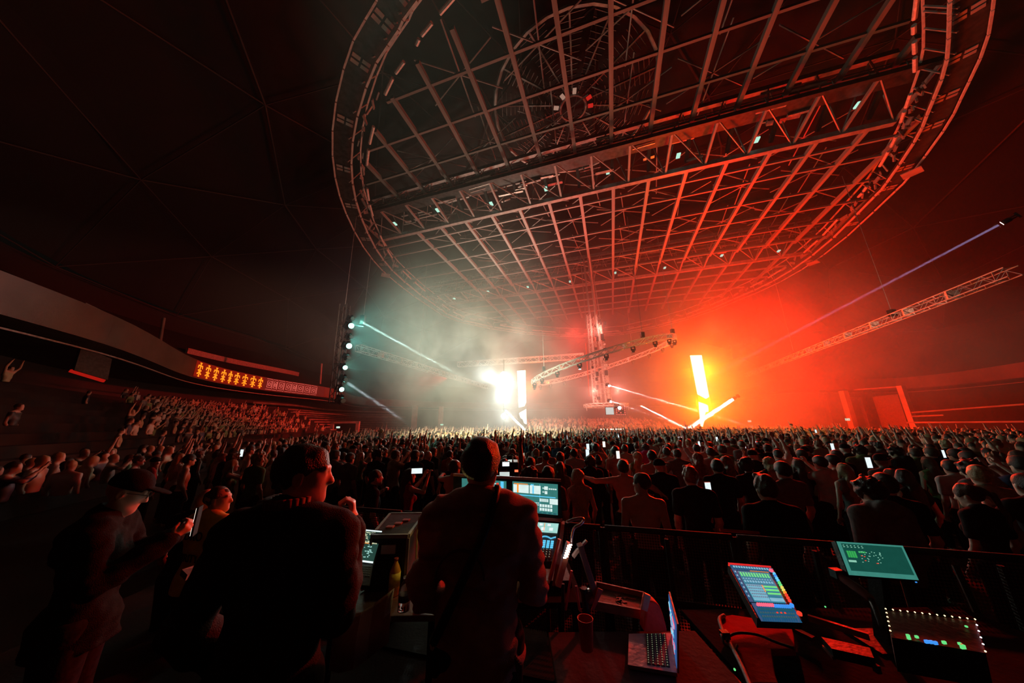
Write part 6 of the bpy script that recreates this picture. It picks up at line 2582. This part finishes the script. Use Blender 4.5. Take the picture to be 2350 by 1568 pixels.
lid = Quad(P(1533, 1358, 1.93), P(1553, 1428, 1.60), P(1556, 1535, 1.52), P(1540, 1448, 1.84)).shift(o_)
lid = Quad(deck.pt(1.0, 0) + (P(1534, 1358, 1.86) - o_ - deck.pt(1.0, 0)), P(1553, 1432, 1.58) - o_, deck.pt(1.0, 1), deck.pt(1.0, 0))
mb = MB()
lid.rect(mb, 0, 0, 1, 1, -.008, .007)
mb.build('lid', mat('laptop_silver', (.42, .32, .31), .35, .4), t)
mb = MB()
lid.rect(mb, .03, .04, .97, .94, .001, .001)
sc_ = mb.build('screen', E_('lap2', (.04, .12, .35), .9), t)
for nm, mm_, n in (('display_fields', UI['cyan'], 16), ('display_marks', UI['pink'], 10), ('display_lines', UI['white'], 10)):
    mb = MB()
    for k in range(n):
        u, v = r7.uniform(.05, .8), r7.uniform(.06, .8)
        lid.rect(mb, u, v, u + r7.uniform(.03, .15), v + r7.uniform(.03, .12), .003)
    mb.build(nm, mm_, sc_)
# red padded case behind the laptop
t = empty('red_case', G(1503, 1450, 1.30), 'rounded red hard case standing behind the laptop', 'case')
o_ = t.location.copy()
sil = [(1478, 1452), (1484, 1392), (1488, 1380), (1503, 1381), (1514, 1390), (1522, 1410), (1530, 1440), (1532, 1452)]
mb = MB()
poly_solid(mb, sil, 1.93, .07, o_)
mb.build('shell', mat('case_red', (.7, .02, .015), .6, 0, .15, 6, spec=.15), t, bevel=.008)
MB().bar(P(1486, 1364, 1.9) - o_, P(1478, 1400, 1.9) - o_, .016, .03).build('strap', mat('strap_red', (.4, .05, .04), .5), t)

# --- digital mixer with blue lit surface
t = empty('digital_mixer', G(1760, 1400, 1.22), 'tilted digital mixer with a blue lit screen and coloured knobs', 'mixer')
o_ = t.location.copy()
Q = Quad(P(1674, 1297, 2.30), P(1772, 1305, 2.30), P(1835, 1416, 1.90), P(1737, 1412, 1.90)).shift(o_)
mb = MB()
Q.rect(mb, -.03, -.02, 1.02, 1.04, -.05, .048)
mb.build('body', mat('mixer_body', (.02, .025, .03), .4), t)
mb = MB()
Q.rect(mb, -.02, -.03, .98, -.005, .002, .006)
mb.build('lit_edge', E_('mixred', (1, .03, .03), .7), t)
mb = MB()
Q.rect(mb, .0, .0, 1.0, .12, .001, .001)
Q.rect(mb, .0, .10, .10, .78, .001, .001)
Q.rect(mb, .02, .80, .98, 1.10, .001, .001)
s_ = mb.build('lit_surface', E_('mixblue', (.015, .12, .26), .7), t)
mb = MB()
Q.rect(mb, .11, .14, .86, .78, .002, .001)
s_ = mb.build('screen', E_('mixscreen', (.05, .28, .42), .7), t)
mb = MB()
for k in range(14):
    Q.rect(mb, .06 + .06 * k, .03, .10 + .06 * k, .07, .004)
for k in range(11):
    Q.rect(mb, .14 + .063 * k, .36, .18 + .063 * k, .40, .004)
    Q.rect(mb, .14 + .063 * k, .31, .17 + .063 * k, .33, .004)
Q.rect(mb, .13, .45, .50, .76, .004)
for j in range(2):
    Q.rect(mb, .52, .46 + .06 * j, .84, .485 + .06 * j, .004)
Q.rect(mb, .52, .70, .84, .76, .004)
for k in range(7):
    Q.rect(mb, .03, .16 + .085 * k, .06, .19 + .085 * k, .004)
mb.build('display_fields', E_('mixpale', (.22, .58, .75), .8), s_)
mb = MB()
for k in range(11):
    Q.rect(mb, .14 + .063 * k, .18, .175 + .063 * k, .27, .004)
for j in range(3):
    Q.rect(mb, .53, .47 + .07 * j, .84, .50 + .07 * j, .007)
mb.build('display_meters', UI['green'], s_)
mb = MB()
for k in range(8):
    for j in range(5):
        Q.rect(mb, .14 + .045 * k, .47 + .055 * j, .17 + .045 * k, .49 + .055 * j, .007)
mb.build('display_lines', E_('mixgrey', (.2, .35, .5), .6), s_)
mb = MB()
Q.rect(mb, .49, .46, .51, .60, .008)
Q.rect(mb, .40, .145, .84, .15, .008)
mb.build('display_marks', UI['orange'], s_)


def knob(u, v, m, r=.009):
    c_ = Q.pt(u, v, .002)
    mb = MB()
    R = Q.n.to_track_quat('Z', 'Y').to_matrix()
    mb.lathe([(r, 0), (r * .9, .012), (r * .5, .014)], tuple(c_), 10, rot=R)
    mb.build('knob', m, t, True)


for k, c_ in enumerate(('cyan', 'blue', 'cyan', 'cyan', 'green', 'green', 'yellow', 'yellow', 'orange', 'red', 'red', 'red')):
    knob(.96, .17 + .052 * k, UI[c_], .008)
knob(.93, .09, UI['pink'], .012)
knob(.95, .83, UI['blue'], .010)
knob(1.02, .97, UI['red'], .012)
for k in range(8):
    knob(.14 + .05 * k, .845, UI['pink'], .0065)
for k in range(8):
    knob(.54 + .05 * k, .855, UI['blue'], .0065)
mb = MB()
for j in range(3):
    for k in range(15):
        Q.rect(mb, .10 + .055 * k, .90 + .06 * j, .135 + .055 * k, .925 + .06 * j, .003, .004)
mb.build('keys', E_('mixkeys', (.03, .16, .20), .6), t)
mb = MB()
for k in range(3):
    Q.rect(mb, .48 + .09 * k, .965, .52 + .09 * k, .985, .008)
mb.build('red_keys', UI['red'], t)

# --- red cloth-covered board with padded edge, cable across
t = empty('padded_board', G(1735, 1460, 1.28), 'large red padded board with a pale rounded edge under the mixer', 'board')
o_ = t.location.copy()
rm = mat('board_red', (.8, .02, .012), .8, 0, .12, 8, spec=.05)
pts_ = [(1652, 1428), (1660, 1414), (1680, 1411), (1815, 1431), (1822, 1462), (1824, 1490), (1770, 1490), (1778, 1545), (1786, 1568), (1725, 1568), (1700, 1500), (1680, 1480), (1664, 1455)]
top = [G(x, y, 1.29) - o_ for x, y in pts_]
n = len(top)
MB().add(top + [p - Vector((0, 0, .03)) for p in top], [tuple(range(n))[::-1], tuple(range(n, 2 * n))] + [(i, (i + 1) % n, n + (i + 1) % n, n + i) for i in range(n)]).build('panel', rm, t, bevel=.004)
ed = [G(x, y, 1.30) - o_ for x, y in ((1662, 1413), (1652, 1420), (1653, 1432), (1662, 1455), (1678, 1482), (1698, 1520), (1716, 1560), (1728, 1590))]
MB().path(smooth_closed(ed, 30, False), .010, 8).build('padded_edge', mat('edge_grey', (.30, .24, .21), .6), t, True)
o = MB().path(smooth_closed([G(x, y, 1.308) for x, y in ((1668, 1472), (1676, 1459), (1700, 1453), (1740, 1458), (1780, 1474), (1822, 1488))], 26, False), .006, 6).build('cable', RUBBER, None, True)
tag(o, 'black cable curving across the red padded board', 'cable')
t = empty('clamp', G(1664, 1462, 1.30), 'small black clamp hooked on the pale edge of the red board', 'clamp')
MB().path([(0, 0, 0), (-.03, -.02, .02), (-.04, -.05, 0), (-.01, -.08, -.02), (.02, -.06, 0)], .006, 6).build('spring', DARKSTEEL, t, True)
MB().box((0, 0, .01), (.04, .03, .03)).build('jaw', BLACK, t)

# --- monitor at right
t = empty('monitor', P(2015, 1340, 1.98), 'flat monitor with a teal screen of small meters at right', 'monitor')
o_ = t.location.copy()
Q = Quad(P(1919, 1243, 2.02), P(2071, 1253, 2.02), P(2108, 1332, 1.94), P(1948, 1320, 1.94)).shift(o_)
frame_of(Q, None, t, .012, .03, 'casing')
mb = MB()
Q.rect(mb, 0, 0, 1, 1, .001, .001)
s_ = mb.build('screen', E_('mon_edge', (.07, .36, .29), .62), t)
mb = MB()
Q.rect(mb, .055, .055, .965, .87, .0025, .0005)
mb.build('display_area', E_('mon_mid', (.012, .12, .09), .55), s_)
mb = MB()
for k in range(6):
    Q.rect(mb, .07 + .055 * k, .10, .085 + .055 * k, .12, .004)
    Q.rect(mb, .07 + .055 * k, .15, .09 + .055 * k, .17, .004)
for k in range(30):
    u, v = r7.uniform(.26, .60), r7.uniform(.26, .60)
    Q.rect(mb, u, v, u + .012, v + .02, .004)
Q.rect(mb, .07, .56, .18, .62, .004)
mb.build('display_fields', E_('mon_pale', (.35, .8, .6), .7), s_)
mb = MB()
for k in range(4):
    Q.rect(mb, .09 + .035 * k, .28, .115 + .035 * k, .48, .004)
Q.rect(mb, .27, .27, .37, .32, .004)
mb.build('display_meters', E_('mon_green', (.05, .55, .12), .7), s_)
mb = MB()
for (u, v) in ((.28, .40), (.32, .42), (.31, .54), (.47, .60), (.48, .60)):
    Q.rect(mb, u, v, u + .018, v + .02, .006)
mb.build('display_marks', UI['red'], s_)
mb = MB()
Q.rect(mb, .93, 1.05, .955, 1.08, .002)
mb.build('power_light', UI['blue'], t)
MB().bar(Q.pt(.5, .9, -.03), Vector((0, .05, 1.22 - o_.z)), .07, .04).build('stand', BLACK, t)
MB().box((0, .05, 1.225 - o_.z), (.26, .2, .012)).build('foot', BLACK, t)
t = empty('support_arm', P(1960, 1350, 1.85), 'dull red padded arm slanting under the teal monitor', 'arm')
o_ = t.location.copy()
MB().path([P(1921, 1316, 1.98) - o_, P(1935, 1328, 1.95) - o_, P(1965, 1348, 1.90) - o_, P(1998, 1374, 1.82) - o_], [.012, .02, .022, .018], 8).build('padding', mat('arm_red', (.22, .06, .05), .8), t, True)
MB().path([P(1998, 1374, 1.82) - o_, P(2010, 1400, 1.8) - o_, P(2025, 1440, 1.72) - o_], .012, 8).build('rod', DARKSTEEL, t, True)
MB().box(tuple(P(1921, 1316, 1.98) - o_), (.05, .04, .04)).build('clamp', DARKSTEEL, t)

# --- rack unit outlined by a string of tiny lights
t = empty('rack_unit', G(2150, 1450, 1.25), 'dark rack unit outlined by a string of tiny warm lights', 'rack unit')
o_ = t.location.copy()
rq = [P(2033, 1400, 1.70), P(2238, 1424, 1.66), P(2262, 1498, 1.48), P(2046, 1462, 1.52)]
RQ = Quad(*rq).shift(o_)
mb = MB()
RQ.rect(mb, 0, 0, 1, 1, -.12, .118)
mb.build('case', BLACK, t)
bl = MB().ball((0, 0, 0), .0031, 8)
bl_me = bl.mesh('string_light', emit('warm_string', (1, .75, .35), 3.0), True)
bw_me = bl.mesh('string_light', emit('cool_string', (.85, .88, 1), 4.0), True)
for k in range(13):
    inst('string_light', bl_me, t, RQ.pt(k / 12, 0, .004))
for k in range(1, 6):
    inst('string_light', bl_me, t, RQ.pt(.0, k / 6, .004))
    inst('string_light', bw_me if k < 5 else bl_me, t, RQ.pt(1, k / 5, .004))
MB().path([RQ.pt(0, .9, .003), RQ.pt(0, 0, .003), RQ.pt(1, 0, .003), RQ.pt(1, 1, .003)], .0018, 5).build('wire', RUBBER, t)
for (x, y, c_, w) in ((2084, 1461, 'green', 1), (2086, 1467, 'green', 1), (2104, 1464, 'green', 1), (2127, 1475, 'blue', 1.3), (2137, 1476, 'blue', 1.3), (2147, 1478, 'blue', 1.3), (2167, 1477, 'green', 1.2), (2203, 1480, 'green', 1), (2210, 1487, 'green', 1.6), (2206, 1481, 'red', .7), (2218, 1440, 'green', .7)):
    d_ = ray(x, y)
    p0_ = Vector((0, 0, CAMZ))
    tt = (RQ.c[0] + o_ - p0_).dot(RQ.n) / d_.dot(RQ.n)
    pp = p0_ + d_ * tt + RQ.n * .003 - o_
    MB().box(tuple(pp), (.011 * w, .006, .008 * w)).build('indicator', UI[c_], t)
# flat dull panel and drawer edge below
t = empty('flat_case', G(1960, 1500, 1.24), 'flat dark case with a faint red edge beside the rack unit', 'case')
o_ = t.location.copy()
q = [G(1890, 1484, 1.28) - o_, G(2002, 1510, 1.28) - o_, G(2012, 1535, 1.28) - o_, G(1914, 1512, 1.28) - o_]
MB().slab(q, .04).build('body', BLACK, t)
mb = MB()
mb.bar(q[3], q[0], .012, .012).bar(q[0], q[1], .008, .008)
mb.build('edge', mat('edge_red', (.25, .05, .035), .5), t)
MB().box(tuple(q[2] + Vector((0, 0, 0))), (.02, .02, .03)).build('latch', DARKSTEEL, t)
t = empty('cable_duct', G(1900, 1440, 1.25), 'long dull red edged trim running right from the red board', 'trim')
o_ = t.location.copy()
MB().bar(G(1855, 1418, 1.26) - o_, G(1995, 1462, 1.26) - o_, .02, .03).build('rail', mat('edge_red', (.25, .05, .035), .5), t)
MB().bar(G(1822, 1445, 1.26) - o_, G(1868, 1468, 1.26) - o_, .03, .02).build('short_rail', mat('edge_red', (.25, .05, .035), .5), t)
for (x, y, lab) in ((1894, 1393, 'tiny green light beyond the mixer'), (1686, 1537, 'tiny green light under the red board edge')):
    o = MB().ball((0, 0, 0), .004, 8).build('indicator_light', UI['green'])
    o.location = P(x, y, 1.9 if y < 1450 else 1.35)
    tag(o, lab, 'light')
# grey items low at left: folded bag and tray edge by the guard
o = MB().slab([P(412, 1320, 1.55), P(500, 1290, 1.75), P(497, 1305, 1.73), P(425, 1333, 1.5)], .02).build('folded_board', mat('board_brown', (.14, .09, .07), .7))
tag(o, 'brown folded board slanting between the capped man and the listening man', 'board')

# ================================================================ LEFT STAND CROWD
pts = []
r8 = random.Random(31)
for k in range(12):
    o2, z2 = -5.6 + .95 * k + .45, 5.0 - .40 * k
    for i in range(NB):
        for f in (0, .35, .7):
            a, b = bowl[i], bowl[(i + 1) % NB]
            p = a.lerp(b, f) + inward(i) * o2
            if p.x > -6 or p.y < 6 or p.y > 46:
                continue
            dens = .92 if p.y < 36 else .92 - (p.y - 36) * .07
            if k < 4:
                continue
            dens *= .85
            if 1175 + FPX * p.x / (p.y * 1.04) < 330:
                dens *= .06
            elif 1175 + FPX * p.x / (p.y * 1.04) < 400:
                dens *= .6
            if r8.random() > dens:
                continue
            q = Vector((p.x + r8.uniform(-.15, .15), p.y + r8.uniform(-.15, .15), z2))
            pts.append((q.x, q.y, q.z, face_stage(q, r8.gauss(0, .3))))
crowd_mass('stand_crowd', pts, 'rows of people standing on the dark left stand, faces lit red')
# floor between the stand and the singly built people
pts = []
x = -22.0
while x < -3:
    y = 3.0
    while y < 22:
        p = Vector((x + r8.uniform(-.2, .2), y + r8.uniform(-.2, .2), 0))
        y += .78
        i = nearest((p.x, p.y))
        dist = (Vector((p.x, p.y, 6.9)) - bowl[i]).length
        if dist < 6.4 or any((p.x - a) ** 2 + (p.y - b) ** 2 < .30 for a, b in taken):
            continue
        if p.x > -9.6 and math.hypot(p.x, p.y) < 14.6:
            continue
        if (p.x + 3.24) ** 2 + (p.y - 3.6) ** 2 < 1:
            continue
        if math.atan2(p.x, p.y) > -.35 and math.hypot(p.x, p.y) < 15:
            continue
        if 1175 + FPX * p.x / (p.y * 1.04) > 560 and math.hypot(p.x, p.y) > 14.6:
            continue
        if 1175 + FPX * p.x / (p.y * 1.04) < 120 and r8.random() < .85:
            continue
        pts.append((p.x, p.y, 0, face_stage(p, r8.gauss(0, .4))))
    x += .78
crowd_mass('side_crowd', pts, 'dark mass of people on the floor before the left stand')

# ================================================================ HAZE
def volume_mat(name, build):
    m = bpy.data.materials.new(name)
    m.use_nodes = True
    nt = m.node_tree
    nt.nodes.clear()
    out = nt.nodes.new('ShaderNodeOutputMaterial')
    sc = nt.nodes.new('ShaderNodeVolumeScatter')
    nt.links.new(sc.outputs['Volume'], out.inputs['Volume'])
    sc.inputs['Color'].default_value = (1, 1, 1, 1)
    sc.inputs['Anisotropy'].default_value = 0.0
    build(nt, sc)
    return m


def thin(nt, sc):
    sc.inputs['Density'].default_value = 0.0003


def M(nt, op, a, b=None, c=None):
    n = nt.nodes.new('ShaderNodeMath')
    n.operation = op
    for i, x in enumerate((a, b, c)):
        if x is None:
            continue
        if isinstance(x, (int, float)):
            n.inputs[i].default_value = x
        else:
            nt.links.new(x, n.inputs[i])
    return n.outputs[0]


def gauss(nt, vec, c, s):
    v = nt.nodes.new('ShaderNodeVectorMath')
    v.operation = 'SUBTRACT'
    nt.links.new(vec, v.inputs[0])
    v.inputs[1].default_value = c
    w = nt.nodes.new('ShaderNodeVectorMath')
    w.operation = 'DIVIDE'
    nt.links.new(v.outputs[0], w.inputs[0])
    w.inputs[1].default_value = s
    d = nt.nodes.new('ShaderNodeVectorMath')
    d.operation = 'DOT_PRODUCT'
    nt.links.new(w.outputs[0], d.inputs[0])
    nt.links.new(w.outputs[0], d.inputs[1])
    return M(nt, 'EXPONENT', M(nt, 'MULTIPLY', d.outputs['Value'], -1.0))


def stage(nt, sc):
    g = nt.nodes.new('ShaderNodeNewGeometry')
    pos = g.outputs['Position']
    n = nt.nodes.new('ShaderNodeTexNoise')
    n.inputs['Scale'].default_value = .22
    n.inputs['Detail'].default_value = 3.0
    n.inputs['Roughness'].default_value = .6
    n.inputs['Distortion'].default_value = .6
    nt.links.new(pos, n.inputs['Vector'])
    nn = M(nt, 'MULTIPLY_ADD', n.outputs['Fac'], 2.4, -.45)
    wide = M(nt, 'MULTIPLY', gauss(nt, pos, (14, 38, 6), (21, 16, 15)), .036)
    pl = nt.nodes.new('ShaderNodeMapRange')
    pl.inputs['From Min'].default_value = .47
    pl.inputs['From Max'].default_value = .60
    nt.links.new(n.outputs['Fac'], pl.inputs['Value'])
    plume = M(nt, 'MULTIPLY', M(nt, 'MULTIPLY', gauss(nt, pos, (-5.5, 32.5, 9.5), (9, 6.5, 6)), pl.outputs[0]), .12)
    col = M(nt, 'MULTIPLY', gauss(nt, pos, (22.2, 35.5, 6), (4.2, 4.2, 7)), .10)
    lft = M(nt, 'MULTIPLY', gauss(nt, pos, (-9, 23, 8.5), (6, 6, 5)), .03)
    bur = M(nt, 'MULTIPLY', gauss(nt, pos, (-1.3, 36.5, 6.5), (3.4, 3.4, 4.5)), .10)
    plume = M(nt, 'ADD', plume, M(nt, 'ADD', col, M(nt, 'ADD', lft, bur)))
    rgt = M(nt, 'MULTIPLY', gauss(nt, pos, (31, 34, 9), (12, 11, 10)), .036)
    d = M(nt, 'ADD', M(nt, 'MULTIPLY', M(nt, 'ADD', wide, rgt), nn), plume)
    nt.links.new(M(nt, 'MAXIMUM', d, 0.0), sc.inputs['Density'])


hz = MB().box((10, 50, 17.4), (118, 118, 34.4)).build('haze', volume_mat('thin_haze', thin))
tag(hz, 'thin stage haze filling the hall', 'haze', kind='stuff')
hs = MB().box((12, 38, 12.2), (66, 46, 24.2)).build('smoke', volume_mat('stage_smoke', stage))
tag(hs, 'thick drifting smoke round the stage lights', 'smoke', kind='stuff')


# denser haze column added along each beam so that it shows
def dense(nt, sc):
    sc.inputs['Density'].default_value = 0.09


bmat = volume_mat('beam_haze', dense)
for (p0, p1, dia, spread) in BEAMS:
    d = (p1 - p0)
    L = d.length * 1.2
    d.normalize()
    mb = MB().tube(d * .05, d * L, dia / 2 + .02, 10, dia / 2 + L * math.tan(math.radians(spread / 2)) + .02)
    o = mb.build('beam_haze', bmat)
    o.location = p0
    tag(o, 'thin column of denser haze added along a lamp beam', 'haze', 'lit beams', kind='stuff')

for o in SC.objects:
    if o.name.split('.')[0] in ('display_fields', 'display_marks', 'display_lines', 'display_meters', 'display_footer', 'keys', 'key_lights', 'key_legends', 'bracing', 'ring_lights', 'lit_pads', 'red_keys'):
        o['kind'] = 'stuff'
